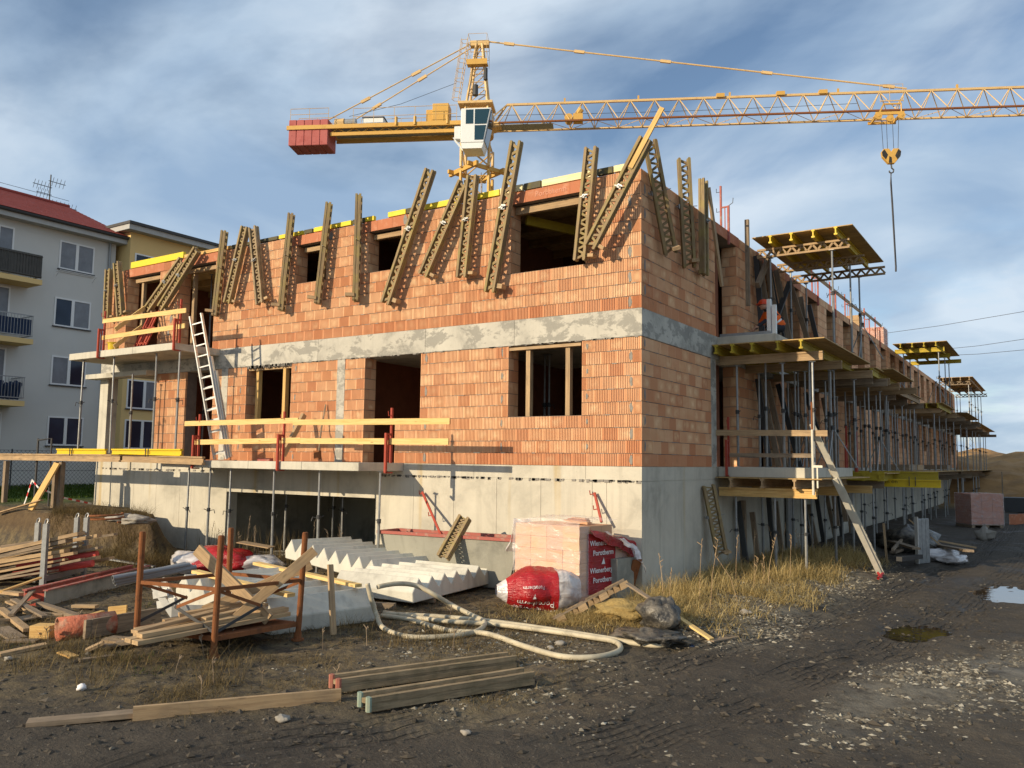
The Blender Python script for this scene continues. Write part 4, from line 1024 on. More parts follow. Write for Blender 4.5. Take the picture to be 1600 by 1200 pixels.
def girder(B, T, n, label, edge=False, group='lattice girders tied to the upper wall', m='wgird', ties=True, cls='lattice_girder', x0=None):
    key = (m, ties, edge)
    if key not in gproto:
        t = make_girder(3.0, m); 
        if ties:
            if edge:
                b = MB(); z = 1.68; b.tube((-.22, 0, z), (.24, 0, z), .011, 6); b.build('tie_rod', M['steel'], t)
                b = MB(); b.frame((-.165, -.06, z-.06), (1, 0, 0), (0, 1, 0), (0, 0, 1), .02, .12, .12); b.bar((-.20, -.085, z-.03), (-.20, .085, z+.03), .022, .022); b.build('wing_nut', M['steel'], t)
                b = MB(); b.frame((.0, -.24, .12), (1, 0, 0), (0, 1, 0), (0, 0, 1), .16, .22, .09); b.build('spacer_block', M['wmid'], t)
            else: add_tie(t, 3.0)
        gproto[key] = t; o = t
    else: o = dup(gproto[key])
    o.name = 'lattice_girder'
    if m == 'wgird2': pass
    place_axis(o, B, T, n, edge); o['label'] = label; o['category'] = 'girder'; o['group'] = group
    return o
NF = Vector((0, -1, 0)); NR = Vector((1, 0, 0))
FG_ = [((170.6, 420.6), (167, 499), 0, 'leftmost wooden lattice girder, at the far left end of the brick wall'),
       ((183, 410), (189, 494), 0, 'wooden lattice girder leaning left just beside the leftmost one'),
       ((285, 406.6), (230.6, 484), 0, 'slanting lattice girder, the lower left one of a close pair over the brick pier'),
       ((308.4, 389.7), (251, 482), 0, 'slanting lattice girder, the longer right one of a close pair over the brick pier'),
       ((351, 361), (336, 494), 1, 'girder seen edge on at the right jamb of the upper opening above the ladder'),
       ((384, 354), (356, 474), 0, 'lattice girder leaning right, the left one of a V shaped pair'),
       ((396, 355), (407.5, 475), 0, 'mossy lattice girder leaning left, the right one of a V shaped pair'),
       ((455.5, 334), (439.5, 486), 1, 'girder seen edge on left of the first small upper window'),
       ((514.5, 317), (496, 475), 1, 'girder seen edge on covering the right jamb of the first small upper window'),
       ((561, 304.5), (556, 471), 1, 'upright girder seen edge on left of the second small upper window'),
       ((673, 264.6), (603, 475), 0, 'long lattice girder slanting right of the second small upper window'),
       ((725, 284), (662, 431), 0, 'short lattice girder slanting beneath the crane mast'),
       ((739, 274), (722, 434), 0, 'near upright lattice girder crossing the head of the slanting one beneath the crane mast'),
       ((807.6, 220.6), (766, 457), 0, 'tall lattice girder along the left jamb of the large upper window'),
       ((924.5, 230), (906.6, 407.6), 0, 'upright lattice girder at the right jamb of the large upper window'),
       ((1010, 216.5), (922, 387), 0, 'steeply slanting lattice girder in front of the building corner')]
for i, (a, b_, e, lab) in enumerate(FG_):
    y = -.24 if not e else -.20
    if i == 15: y = -.42
    girder(Fp(*b_, y), Fp(*a, y), NF, lab, bool(e), m='wgird2' if i == 6 else 'wgird')
RG_ = [((1015, 219), (1048, 397), 1, 'girder leaning on the shaded side wall nearest the corner'), ((1068, 247), (1077, 418.5), 1, 'dark girder standing above the shaded side wall, second from the corner'),
       ((1098.8, 280.6), (1100, 430), 0, 'upright lattice girder on the shaded side wall left of the first opening')]
for a, b_, e, lab in RG_: girder(Rp(*b_, .2), Rp(*a, .2), NR, lab, bool(e), group='lattice girders tied to the shaded side wall')
def board(p, q, w, h, m, label, up=(0, 0, 1), name='board', cat='board', group=None, bevel=0):
    b = MB(); b.bar(p, q, w, h, up); return b.build(name, M[m], label=label, cat=cat, group=group, bevel=bevel)
board(Fp(985, 262, -.50), Fp(1035, 168, -.50), .03, .10, 'wnew', 'new pale board stuck up through the slanting girder at the corner', (1, 0, 0))
board(Rp(1128, 447, .22), Rp(1107, 293, .22), .05, .14, 'wmid', 'leaning timber plank across the first upper opening of the side wall', (0, 1, 0))
board(Rp(1169, 478, .22), Rp(1167, 343.5, .22), .10, .08, 'wold', 'upright weathered timber post tied to the side wall beside the roof deck', (0, 1, 0))
board(Rp(1184, 446, .3), Rp(1199, 408, .3), .10, .16, 'wold', 'short thick weathered strut below the roof deck', (0, 1, 0))

# ================================================================== STEEL PROPS
def make_prop(H=2.5):
    t = thing('steel_prop', None, 'prop')
    b = MB(); b.tube((0, 0, .01), (0, 0, H*.56), .031, 8); b.build('outer_tube', M['prop'], t, smooth=False)
    b = MB(); b.tube((0, 0, H*.56), (0, 0, H-.01), .024, 8); b.build('inner_tube', M['steel'], t)
    b = MB(); b.tube((0, 0, H*.52), (0, 0, H*.56), .045, 8); b.path([(.02, -.02, H*.53), (.12, -.05, H*.54), (.15, -.02, H*.5)], .010, 5); b.path([(-.02, .0, H*.53), (-.12, -.04, H*.55)], .010, 5); b.build('collar', M['dsteel'], t)
    b = MB(); b.box(-.06, .06, -.06, .06, 0, .008); b.build('base_plate', M['steel'], t); b = MB(); b.box(-.06, .06, -.06, .06, H-.008, H); b.build('head_plate', M['steel'], t)
    return t
PR = make_prop(); PR_used = [False]
def prop(x, y, z0, z1, label, group):
    o = dup(PR) if PR_used[0] else PR; PR_used[0] = True
    a = random.uniform(0, 6.28)
    o.matrix_basis = Matrix.Translation((x, y, z0)) @ Matrix.Rotation(random.uniform(-.012, .012), 4, 'X') @ Matrix.Rotation(a, 4, 'Z') @ Matrix.Diagonal((1, 1, (z1-z0)/2.5, 1))
    o['label'] = label; o['group'] = group; o['category'] = 'prop'; return o
# --- concrete balcony slabs on the front
LS = thing('lower_balcony_slab', 'long precast concrete balcony slab propped over the garage opening', 'balcony', (-9, -.7, 2.25))
for a, b_ in ((-12.75, -11.3), (-11.3, -9.4), (-9.4, -7.6), (-7.6, -5.86)):
    b = MB(); b.box(a+.003, b_-.003, -1.455, -.004, 2.245, 2.425); b.build('slab_section', M['slabc'], LS, bevel=.008)
US = thing('upper_balcony_slab', 'upper concrete balcony slab with yellow guard rails at the left end of the wall', 'balcony', (-15, -.7, 5.2))
for a, b_ in ((-17.45, -16.0), (-16.0, -14.3), (-14.3, -12.5)):
    b = MB(); b.box(a+.003, b_-.003, -1.46, -.012, 5.27, 5.455); b.build('slab_section', M['slabc'], US, bevel=.008)
b = MB(); b.box(WX-.25, WX+2.9, -.35, -.003, 4.86, 5.0); b.build('ledge_slab', M['slabc'], bld)
# --- guard rails: red posts that clamp the slab, new boards
def guard_post(x, y, zs, hh, label, group, dx=0., dy=-1., h=1.15):
    t = thing('guard_rail_post', label, 'rail post', (x, y, zs-.2), group)
    n = Vector((dx, dy, 0)); p = Vector((x, y, zs))+n*.04; s_ = Vector((-dy, dx, 0))
    b = MB(); b.bar(p-UZ*.2, p+UZ*.62, .05, .05, s_); q = p-n*.02+s_*.0; b.bar(p-n*.16-UZ*.0, p-n*.16+UZ*h, .045, .045, s_)
    b.bar(p+UZ*.6, p-n*.16+UZ*.6, .035, .035); b.bar(p-UZ*.2, p-n*.2-UZ*.2, .05, .03)
    b.bar(p-n*.08+UZ*.03, p-n*.08+UZ*.6, .02, .02, s_)
    b.build('post_frame', M['redp'], t)
    b = MB()
    for z_ in (.50, 1.0): b.path([p-n*.16+UZ*z_, p-n*.06+UZ*(z_-.02), p-n*.05+UZ*(z_+.08)], .009, 5)
    b.build('board_hook', M['redp'], t, kind='stuff'); return t
yL = -1.47
gpl = 'red guard rail posts on the balconies'
for (u, lab) in ((302, 'red guard post at the left end of the lower yellow railing'), (435, 'red guard post in the middle of the lower yellow railing'), (604, 'red guard post near the right end of the lower yellow railing')):
    p = Fp(u, 735, yL); guard_post(p.x, yL, 2.425, 0, lab, gpl)
for (u, v, lab) in ((154, 565, 'red guard post at the outer left corner of the upper balcony'), (273, 550, 'red guard post at the right front corner of the upper balcony')):
    p = Fp(u, v, yL); guard_post(p.x, yL, 5.455, 0, lab, gpl)
def railb(u0, v0, u1, v1, y0, y1, lab, m='wyel', w=.03, h=.125):
    board(Fp(u0, v0, y0), Fp(u1, v1, y1), w, h, m, lab, name='rail_board', cat='rail board', group='yellow guard rail boards')
railb(289, 662, 466, 657, -1.36, -1.36, 'upper yellow rail board of the lower balcony, left length'); railb(458, 660, 703, 658, -1.40, -1.40, 'upper yellow rail board of the lower balcony, right length reaching past the slab')
railb(303, 691, 470, 688, -1.36, -1.36, 'lower yellow rail board of the lower balcony, left length'); railb(470, 689, 701, 690, -1.40, -1.40, 'lower yellow rail board of the lower balcony, right length reaching past the slab')
railb(161, 502, 291, 485, -1.36, -1.36, 'upper yellow rail board across the front of the upper balcony'); railb(160, 528, 289, 509, -1.36, -1.36, 'lower yellow rail board across the front of the upper balcony')
for (u0, v0, u1, v1, lab) in ((180, 515, 226, 481, 'upper yellow rail board slanting back along the left side of the upper balcony'), (178, 542, 222, 510, 'lower yellow rail board slanting back along the left side of the upper balcony')):
    a = Fp(u0, v0, -1.3); b_ = Fp(u1, v1, -.3); board(a, b_, .03, .12, 'wyel', lab, name='rail_board', cat='rail board', group='yellow guard rail boards')
bk = thing('yellow_bucket', 'yellow plastic bucket on the upper balcony behind the left red post', 'bucket', tuple(Fp(177, 545, -1.2)))
p = wloc(bk); b = MB(); b.path([(p.x, p.y, 5.457), (p.x, p.y, 5.56), (p.x, p.y, 5.70)], .15, 14, True, .5, [.85, .93, 1.0]); b.build('pail', M['beamy'], bk); b = MB(); b.path([(p.x+.165*math.cos(t*.4), p.y+.165*math.sin(t*.4), 5.69) for t in range(17)], .014, 5); b.build('rim', M['beamy'], bk)
rs = thing('stacked_red_posts', 'bundle of spare red guard posts leaning on the brick pier of the upper balcony', 'posts', (-15.2, -.4, 5.456))
for k, (dx, tl) in enumerate(((0, .1), (.12, .16), (.28, .12), (.40, .2))):
    b = MB(); x = -15.35+dx
    b.bar((x-.1, -.75, 5.47), (x-.28, -.12, 6.75), .04, .04); b.bar((x+.05, -.77, 5.47), (x-.02, -.4, 6.2), .04, .04); b.bar((x-.18, -.45, 6.2), (x-.02, -.4, 6.2), .03, .03); b.bar((x-.12, -.66, 5.72), (x+.03, -.66, 5.72), .03, .03)
    b.build('post', M['redp'], rs)
# --- props under the balconies
for i, (u, v0, v1, y, z0, lab) in enumerate(((122, 697, 568, -1.3, 2.58, 'steel prop under the upper balcony, leftmost, leaning slightly'), (172, 700, 565, -1.25, 2.58, 'second steel prop from the left under the upper balcony'), (202, 697, 590, -.7, 2.42, 'steel prop under the upper balcony, standing behind the concrete corner column'), (238, 697, 560, -1.2, 2.58, 'steel prop under the upper balcony in front of the brick jamb'), (274, 715, 552, -1.3, 2.45, 'steel prop under the right front corner of the upper balcony'))):
    p = Fp(u, 700, y); prop(p.x, y, z0, 5.268 if i != 2 else 4.86, lab, 'steel props under the upper balcony')
for i, (u, lab) in enumerate(((292, 'steel prop under the left end of the lower balcony'), (325, 'second steel prop from the left under the lower balcony'), (358, 'steel prop at the left jamb of the garage opening'), (427, 'steel prop in the left part of the garage opening'), (498, 'steel prop in the middle of the garage opening'), (592, 'steel prop at the right jamb of the garage opening'))):
    p = Fp(u, 800, -1.25); prop(p.x, -1.25, TH(p.x, -1.25), 2.244, lab, 'steel props under the lower balcony')
for i, (u, y, lab) in enumerate(((446, 1.4, 'steel prop inside the garage, leftmost'), (521, 1.8, 'steel prop inside the dark garage, middle'), (535, 1.2, 'steel prop inside the dark garage, right'))):
    p = Fp(u, 800, y); prop(p.x, y, -.02, 2.22, lab, 'steel props inside the garage')
for (u, y, lab) in ((318, .9, 'steel prop standing inside the opening right of the loggia'), (333, 1.2, 'second steel prop inside the opening right of the loggia')):
    p = Fp(u, 640, y); prop(p.x, y, ZB, ZC+.1, lab, 'steel props inside the ground floor')
p = Fp(329, 500, 1.2); prop(p.x, 1.2, ZD, ZT-.2, 'steel prop inside the upper opening behind the aluminium ladder', 'steel props inside the upper floor')
for (u, lab) in ((851, 'steel prop seen between the window posts, left'), (858, 'steel prop seen between the window posts, right')):
    p = Fp(u, 600, 2.2); prop(p.x, 2.2, ZB, ZC+.1, lab, 'steel props inside the ground floor window')
# timber posts in the ground floor windows
def win_post(u0, z0, z1, y, lab, m): 
    p = Fp(u0, 620, y); board((p.x, y, z0), (p.x, y, z1), .10, .12, m, lab, (0, 1, 0), 'timber_post', 'timber post', 'timber posts in the window openings')
win_post(404, 3.42, 4.80, .12, 'pale timber post in the left ground floor window, left one', 'wnew'); win_post(446, 3.42, 4.80, .12, 'pale timber post in the left ground floor window, right one', 'wnew')
win_post(827, 3.42, 4.80, .10, 'grey timber post in the right ground floor window, left one', 'wmid'); win_post(889, 3.42, 4.80, .10, 'grey timber post in the right ground floor window, right one', 'wmid')
board((-11.36, .12, 4.83), (-9.7, .12, 4.83), .12, .05, 'wmid', 'timber lintel board over the left ground floor window'); board((-3.02, .06, 4.84), (-1.31, .06, 4.84), .14, .06, 'wmid', 'timber lintel board over the right ground floor window')
board((-2.95, .5, 7.75), (-1.3, 3.2, 7.55), .08, .2, 'beamd', 'yellow joist seen inside the large upper window', name='joist', cat='joist'); board((-3.0, .2, 7.86), (-1.24, .2, 7.86), .1, .16, 'wmid', 'timber head board inside the large upper window')
for a, b_, lab in ((-16.9, -15.5, 'timber head board in the leftmost upper opening'), (-14.4, -12.95, 'timber head board in the second upper opening'), (-9.5, -8.6, 'timber head board in the first small upper window'), (-7.1, -6.15, 'timber head board in the second small upper window')):
    board((a, .2, 7.86), (b_, .2, 7.86), .1, .12, 'wmid' , lab)
for x in (-16.6, -14.1): board((x, .25, ZD), (x, .25, 7.8), .1, .1, 'wmid', 'timber post standing inside the %s upper opening' % ('leftmost' if x < -15 else 'second'), (0, 1, 0), 'timber_post', 'timber post', 'timber posts in the window openings')
# --- aluminium extension ladder
def ladder(name, B, T, side, w, lab, sections=1, sw=.075, mt='alu'):
    t = thing(name, lab, 'ladder', tuple(B)); B = Vector(B); T = Vector(T); a = (T-B).normalized(); sv = Vector(side).normalized(); sv = (sv-a*sv.dot(a)).normalized(); nv = a.cross(sv)
    L = (T-B).length
    for k in range(sections):
        o = nv*(.05*k); l0, l1 = (0, L) if k == 0 else (.02*k, L*(.80-.10*k)); ww = w+.07*k
        for s_ in (-.5, .5):
            b = MB(); b.bar(B+o+sv*s_*ww+a*l0, B+o+sv*s_*ww+a*l1, .03, sw, nv); b.build('stile', M[mt], t)
        for i in range(int((l1-l0-.1)/.28)):
            c = B+o+a*(l0+.18+.28*i); b = MB(); b.bar(c-sv*ww/2, c+sv*ww/2, .03, .03, a); b.build('rung', M[mt], t)
    return t
lb_ = Fp(338, 716, -.9); lt_ = Fp(302, 492, -.02)
p0 = (lb_+Fp(352, 716, -.9))*.5; 
ladder('extension_ladder', (Fp(345, 717, -.95).x, -.95, 2.43), (Fp(307, 492, -1.42).x, -1.44, Fp(307, 492, -1.42).z), (1, .25, 0), .36, 'aluminium extension ladder leaning from the lower balcony to the upper one', 3)
# small things on the lower balcony
board(Fp(442, 712, -.9), Fp(475, 648, -.25), .12, .09, 'wmid', 'timber offcut leaning on the wall behind the lower railing', (1, 0, 0))
sh = thing('shovel', 'rusty shovel leaning on the concrete column behind the lower railing', 'shovel', tuple(Fp(497, 717, -.5)))
b = MB(); b.path([Fp(497, 715, -.45), Fp(502, 670, -.2), Fp(509, 632, -.05)], .02, 6); b.build('handle', M['wold'], sh); b = MB(); b.grid(lambda u, v: Fp(490+12*u, 718-14*v, -.5-.05*math.sin(u*3.14)), 5, 4); b.build('blade', M['rust'], sh, solid=.006)
board(Fp(405, 719, -.4), Fp(424, 719, -.4), .12, .10, 'redw', 'broken orange brick lying on the lower balcony', name='loose_brick', cat='brick'); board(Fp(318, 719, -1.2), Fp(368, 720, -1.2), .08, .04, 'rust', 'rusty bar lying on the lower balcony below the ladder', name='steel_bar', cat='bar')
# --- work platform of timber beams at the far left, yellow beams on top
yP = -1.62
for i, (u0, v0, u1, v1, lab) in enumerate(((-40, 713, 192, 716, 'long weathered timber beam of the left work platform, left length'), (188, 715.5, 318, 720, 'long weathered timber beam of the left work platform, right length'))):
    b = MB(); b.hbeam(Fp(u0, v0, yP), Fp(u1, v1, yP), .2, .09); b.build('timber_beam', M['wmid'], label=lab, cat='beam', group='timber beams of the left platform')
for i, (u0, u1, lab) in enumerate(((90, 166, 'bright yellow formwork beam lying on the left platform, left one'), (176, 284, 'bright yellow formwork beam lying on the left platform, right one'))):
    t = thing('formwork_beam', lab, 'beam', tuple(Fp((u0+u1)/2, 705, yP)), 'yellow formwork beams on the left platform'); a = Fp(u0, 703, yP); c = Fp(u1, 704, yP); a.z = c.z = 2.61
    b = MB(); b.hbeam(a, c, .18, .09); b.build('beam', M['beamy'], t)
    b = MB(); d = (c-a).normalized(); m_ = a.lerp(c, .3 if i == 0 else .52)
    for k in (0, .12): b.bar(m_+d*k-UZ*.1-Vector((0, .05, 0)), m_+d*k+UZ*.1-Vector((0, .05, 0)), .02, .02, (1, 0, 0))
    b.build('strap', M['dsteel'], t)
    if i: add_text('formwork beam'[:0] or 'H20', .07, a.lerp(c, .3)-Vector((0, .05, 0)), (1, 0, 0), (0, 0, 1), M['dletter'], t) if False else None
for i, (u, lab) in enumerate(((8, 'left timber leg'), (86, 'middle timber leg'), (95, 'right timber leg'))):
    p = Fp(u, 760, yP); board((p.x, yP, TH(p.x, yP)), (p.x, yP, 2.32), .14, .12, 'wold', lab+' carrying the left work platform', (0, 1, 0), 'timber_post', 'timber post', 'timber legs of the left platform')
p = Fp(53, 800, -2.2); q = Fp(88, 724, -1.75); board((p.x, -2.3, TH(p.x, -2.3)), (q.x, -1.72, q.z), .05, .30, 'wnew', 'wide pale board leaning on the left work platform', (1, 0, 0), 'plank', 'plank')
p = Fp(-5, 802, -2.5); board(p, Fp(66, 781, -2.4), .1, .03, 'wmid', 'thin lath propped on the foot of the wide leaning board')
b = MB(); tpp = [Fp(28, 812, -1.9), Fp(40, 782, -1.9), Fp(50, 750, -1.9), Fp(60, 762, -1.9), Fp(100, 778, -1.3), Fp(143, 787, -.4)]
tp = thing('barrier_tape', 'red and white barrier tape strung by the left platform', 'tape', tuple(tpp[0]))
for m_, k0 in (('tapew', 0), ('taper', 1)):
    b = MB()
    for a, c in zip(tpp[:-1], tpp[1:]):
        n = max(2, int((c-a).length/.12))
        for k in range(n):
            if k % 2 == k0: b.bar(a.lerp(c, k/n), a.lerp(c, (k+1)/n), .006, .05)
    b.build('white_bands' if k0 == 0 else 'red_bands', M[m_], tp, kind='stuff')
st = Fp(52, 805, -1.5); b = MB(); b.tube((st.x, -1.5, .9), (st.x, -1.5, 3.0), .035, 6); b.path([(st.x, -1.5, 2.95), (st.x+.75, -1.5, 3.0), (st.x+.8, -1.5, .9)], .03, 6)
b.build('clothes_post', M['dsteel'], label='thin dark steel goal shaped post behind the left platform', cat='post')
# ================================================================== RIGHT SIDE: FORMWORK DECKS, PROPS, RAILS
def lat_bar(b, p, q, h=.24, wd=.08):
    p = Vector(p); q = Vector(q); d = q-p; L = d.length; d.normalize(); t = random.random()
    for s_ in (-1, 1): b.bar(p+UZ*s_*(h/2-.025), q+UZ*s_*(h/2-.025), wd, .05, UZ, t)
    n = max(2, int(L/.24)); st = L/n
    for k in range(n):
        a = p+d*st*k; b.bar(a-UZ*(h/2-.04), a+d*st*.5+UZ*(h/2-.04), wd*.6, .05, UZ, t); b.bar(a+d*st*.5+UZ*(h/2-.04), a+d*st-UZ*(h/2-.04), wd*.6, .05, UZ, t)
def deck(label, x0, x1, y0, y1, z, jx, by, kind, jm='beamd', bm='wmid', bl=(0, 0)):
    t = thing('formwork_deck', label, 'formwork', (x0, y0, z-.02), 'formwork decks along the shaded side wall')
    n = max(1, int(round((y1-y0)/2.2)))
    for k in range(n):
        b = MB(); b.box(x0, x1, y0+(y1-y0)*k/n+.002, y0+(y1-y0)*(k+1)/n-.002, z-.022, z); b.build('plywood_sheet', M['ply'], t)
    for x in jx:
        b = MB(); b.hbeam((x, y0-.06 if kind != 'x' else y0+.1, z-.125), (x, y1-.25, z-.125), .2, .08); b.build('joist', M[jm], t)
    for i, y in enumerate(by):
        b = MB(); xa, xb = x0+.02+bl[0], x1-.15+bl[1]+(.25 if i == len(by)-1 else 0)
        if kind == 'lattice': lat_bar(b, (xa, y, z-.36), (xb, y, z-.36))
        else: b.hbeam((xa, y, z-.33), (xb, y, z-.33), .2, .08)
        b.build('bearer', M[bm], t)
    return t
ORD = ['first', 'second', 'third', 'fourth', 'fifth', 'sixth', 'seventh', 'eighth']
def prop_rows(xs_, ys_, z0, z1, what, grp):
    for j, y in enumerate(ys_):
        for i, x in enumerate(xs_):
            prop(x+random.uniform(-.06, .06), y+random.uniform(-.05, .05), z0 if z0 is not None else TH(x, y)-.01, z1, 'steel prop under the %s, %s row back, %s' % (what, ORD[j], 'wall side' if i == 0 else ('outer edge' if i == len(xs_)-1 else 'middle')), grp)
deck('roof level formwork deck with yellow joist ends nearest the corner', .22, 2.66, 6.35, 10.7, 8.30, (.70, 1.22, 1.75, 2.28), (6.75, 8.6, 10.25), 'lattice', 'beamy', 'wmid')
prop_rows((.55, 2.12), (6.8, 8.65, 10.3), 5.46, 7.82, 'nearest roof level deck', 'steel props under the nearest roof deck')
# first floor precast slab on its formwork
fs = thing('precast_balcony_slab', 'concrete balcony slab lying on the first floor formwork deck nearest the corner', 'slab', (.7, 6.5, 5.2))
for a, b_ in ((4.2, 6.6), (6.6, 9.0)):
    b = MB(); b.box(.012, 1.38, a+.003, b_-.003, 5.225, 5.44); b.build('slab_section', M['slabc'], fs, bevel=.008)
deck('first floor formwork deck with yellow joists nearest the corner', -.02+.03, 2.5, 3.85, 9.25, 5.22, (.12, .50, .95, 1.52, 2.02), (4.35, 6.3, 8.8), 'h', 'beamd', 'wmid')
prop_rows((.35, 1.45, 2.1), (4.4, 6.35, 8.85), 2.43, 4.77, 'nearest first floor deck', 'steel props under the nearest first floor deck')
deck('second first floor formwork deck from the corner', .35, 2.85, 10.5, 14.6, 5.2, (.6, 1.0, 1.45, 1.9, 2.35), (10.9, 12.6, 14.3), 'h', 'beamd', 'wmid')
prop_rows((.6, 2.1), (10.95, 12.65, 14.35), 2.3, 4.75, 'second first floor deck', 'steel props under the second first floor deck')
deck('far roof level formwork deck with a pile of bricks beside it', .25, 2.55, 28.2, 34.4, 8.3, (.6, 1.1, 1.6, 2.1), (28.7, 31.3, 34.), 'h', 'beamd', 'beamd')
prop_rows((.6, 2.1), (28.7, 31.3, 34.), 5.3, 7.85, 'far roof level deck', 'steel props under the far roof deck')
deck('farthest roof level formwork deck near the far end of the building', .25, 2.3, 46, 58, 8.3, (.6, 1.1, 1.6, 2.1), (46.5, 52, 57.6), 'lattice', 'wmid', 'wold')
prop_rows((.6, 2.0), (46.5, 49, 52, 55, 57.6), 5.3, 7.85, 'farthest roof level deck', 'steel props under the farthest roof deck')
deck('third first floor formwork deck below the far roof deck', .3, 2.5, 26.2, 31.6, 5.3, (.55, .95, 1.4, 1.85, 2.3), (26.6, 28.9, 31.2), 'h', 'beamd', 'wmid')
prop_rows((.6, 2.1), (26.6, 28.9, 31.2), 2.3, 4.85, 'third first floor deck', 'steel props under the third first floor deck')
deck('fourth first floor formwork deck, brown and far along the wall', .3, 2.9, 33, 41, 5.25, (.6, 1.2, 1.8, 2.4), (33.5, 36.9, 40.5), 'h', 'wmid', 'wold')
prop_rows((.6, 2.2), (33.5, 36.9, 40.5), 2.3, 4.8, 'fourth first floor deck', 'steel props under the fourth first floor deck')
deck('farthest first floor formwork deck at the end of the wall', .3, 2.7, 43, 60, 5.25, (.6, 1.2, 1.8, 2.3), (43.5, 49, 54, 59.5), 'h', 'wmid', 'wold')
prop_rows((.6, 2.1), (43.5, 46, 49, 51.5, 54, 57, 59.5), 2.3, 4.8, 'farthest first floor deck', 'steel props under the farthest first floor deck')
# galvanised shutter angles, props leaning, tripods
for (u, lab) in ((1202.5, 'left galvanised upright shutter on the first floor slab'), (1210.5, 'right galvanised upright shutter on the first floor slab')):
    p = Fp(u, 515, 4.5); b = MB(); b.box(p.x-.045, p.x+.045, 4.45, 4.53, 5.442, 6.28 if u < 1205 else 6.14); b.box(p.x-.045, p.x-.03, 4.531, 4.6, 5.442, 6.26 if u < 1205 else 6.12); b.build('shutter_angle', M['alu'], label=lab, cat='shutter', group='galvanised shutters on the slab')
b = MB(); b.box(.03, 1.2, 4.36, 4.40, 5.443, 5.53); b.build('edge_shutter', M['steel'], label='flat steel edge strip lying along the front of the first floor slab', cat='strip')
def tripod(x, y, z, h, lab):
    t = thing('prop_tripod', lab, 'tripod', (x, y, z), 'folding tripods holding props')
    for k in range(3):
        a = k*2.1+.5; b = MB(); b.tube((x, y, z+h), (x+.55*math.cos(a), y+.55*math.sin(a), z+.01), .016, 5); b.build('leg', M['steel'], t)
    b = MB(); b.tube((x, y, z+h-.06), (x, y, z+h+.05), .05, 6); b.build('clamp', M['dsteel'], t)
for i, (x, y, z0_, x1_, y1_, z1_) in enumerate(((.28, 7.0, 5.46, .10, 7.1, 8.0), (.42, 7.4, 5.46, .12, 7.3, 7.9), (.55, 7.7, 5.46, .14, 7.9, 8.1), (.5, 8.3, 5.46, .16, 8.1, 7.8), (.75, 8.0, 5.46, .2, 8.6, 7.9), (.4, 9.2, 5.3, .12, 9.2, 7.7), (.35, 6.9, 5.46, .5, 8.9, 7.6), (.9, 10.0, 5.3, .15, 10.2, 7.9), (.4, 11.5, 5.3, .1, 11.7, 7.7), (.5, 13.0, 5.3, .12, 12.6, 7.6))):
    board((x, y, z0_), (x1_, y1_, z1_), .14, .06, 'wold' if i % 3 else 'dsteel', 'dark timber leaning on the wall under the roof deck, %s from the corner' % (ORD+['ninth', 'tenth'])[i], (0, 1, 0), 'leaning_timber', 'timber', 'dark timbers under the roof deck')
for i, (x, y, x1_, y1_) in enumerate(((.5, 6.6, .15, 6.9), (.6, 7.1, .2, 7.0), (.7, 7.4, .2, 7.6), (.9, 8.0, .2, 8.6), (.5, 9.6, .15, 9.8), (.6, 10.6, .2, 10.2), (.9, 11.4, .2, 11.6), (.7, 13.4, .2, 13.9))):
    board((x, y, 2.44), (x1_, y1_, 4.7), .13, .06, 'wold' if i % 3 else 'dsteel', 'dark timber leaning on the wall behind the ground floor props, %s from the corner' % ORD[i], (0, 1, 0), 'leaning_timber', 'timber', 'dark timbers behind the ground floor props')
prop_rows((.9, 1.8), (5.2, 7.5, 8.0), 2.43, 4.97, 'nearest first floor plywood', 'extra props under the nearest first floor deck'); prop_rows((.95, 1.6), (11.6, 13.4, 15.0), 2.3, 4.95, 'second first floor plywood', 'extra props under the second first floor deck')
prop_rows((.8, 1.6), (17., 19., 21.5, 24.), 2.33, 4.9, 'far wall between decks', 'props between the decks'); prop_rows((1.2,), (27.5, 30, 32.4, 34.8, 38, 42), 2.3, 4.9, 'far first floor decks', 'middle props under the far decks')
deck('dark first floor deck between the second and third ones', .3, 2.3, 15.2, 21., 5.12, (.6, 1.2, 1.8, 2.2), (15.6, 18.2, 20.6), 'h', 'wmid', 'wold')
prop_rows((.6, 1.9), (15.7, 18.3, 20.6), 2.33, 4.67, 'dark middle first floor deck', 'props under the dark middle deck')
deck('low first floor deck edge sloping beyond the nearest one', .5, 2.62, 9.3, 10.45, 5.12, (.8, 1.4, 2.0, 2.5), (9.6, 10.3), 'h', 'beamd', 'wold')
deck('fifth brown first floor deck between the second and third', .3, 2.2, 16, 25.5, 5.1, (.6, 1.2, 1.8), (16.4, 20.5, 25.1), 'h', 'wmid', 'wold') if False else None
tripod(2.1, 6.35, 2.44, .95, 'tripod at the foot of a prop on the nearest ground floor balcony'); tripod(.9, 8.85, 2.44, .95, 'tripod near the wall behind the ground floor railing'); tripod(2.12, 10.3, 5.46, 1.0, 'tripod on the first floor deck below the roof deck'); tripod(2.1, 12.65, 2.33, 1.0, 'tripod under the second first floor deck'); tripod(2.0, 28.7, 5.32, 1.1, 'far tripod on the third first floor deck'); tripod(.7, 27.2, 5.32, 1.1, 'far tripod near the wall on the third first floor deck')
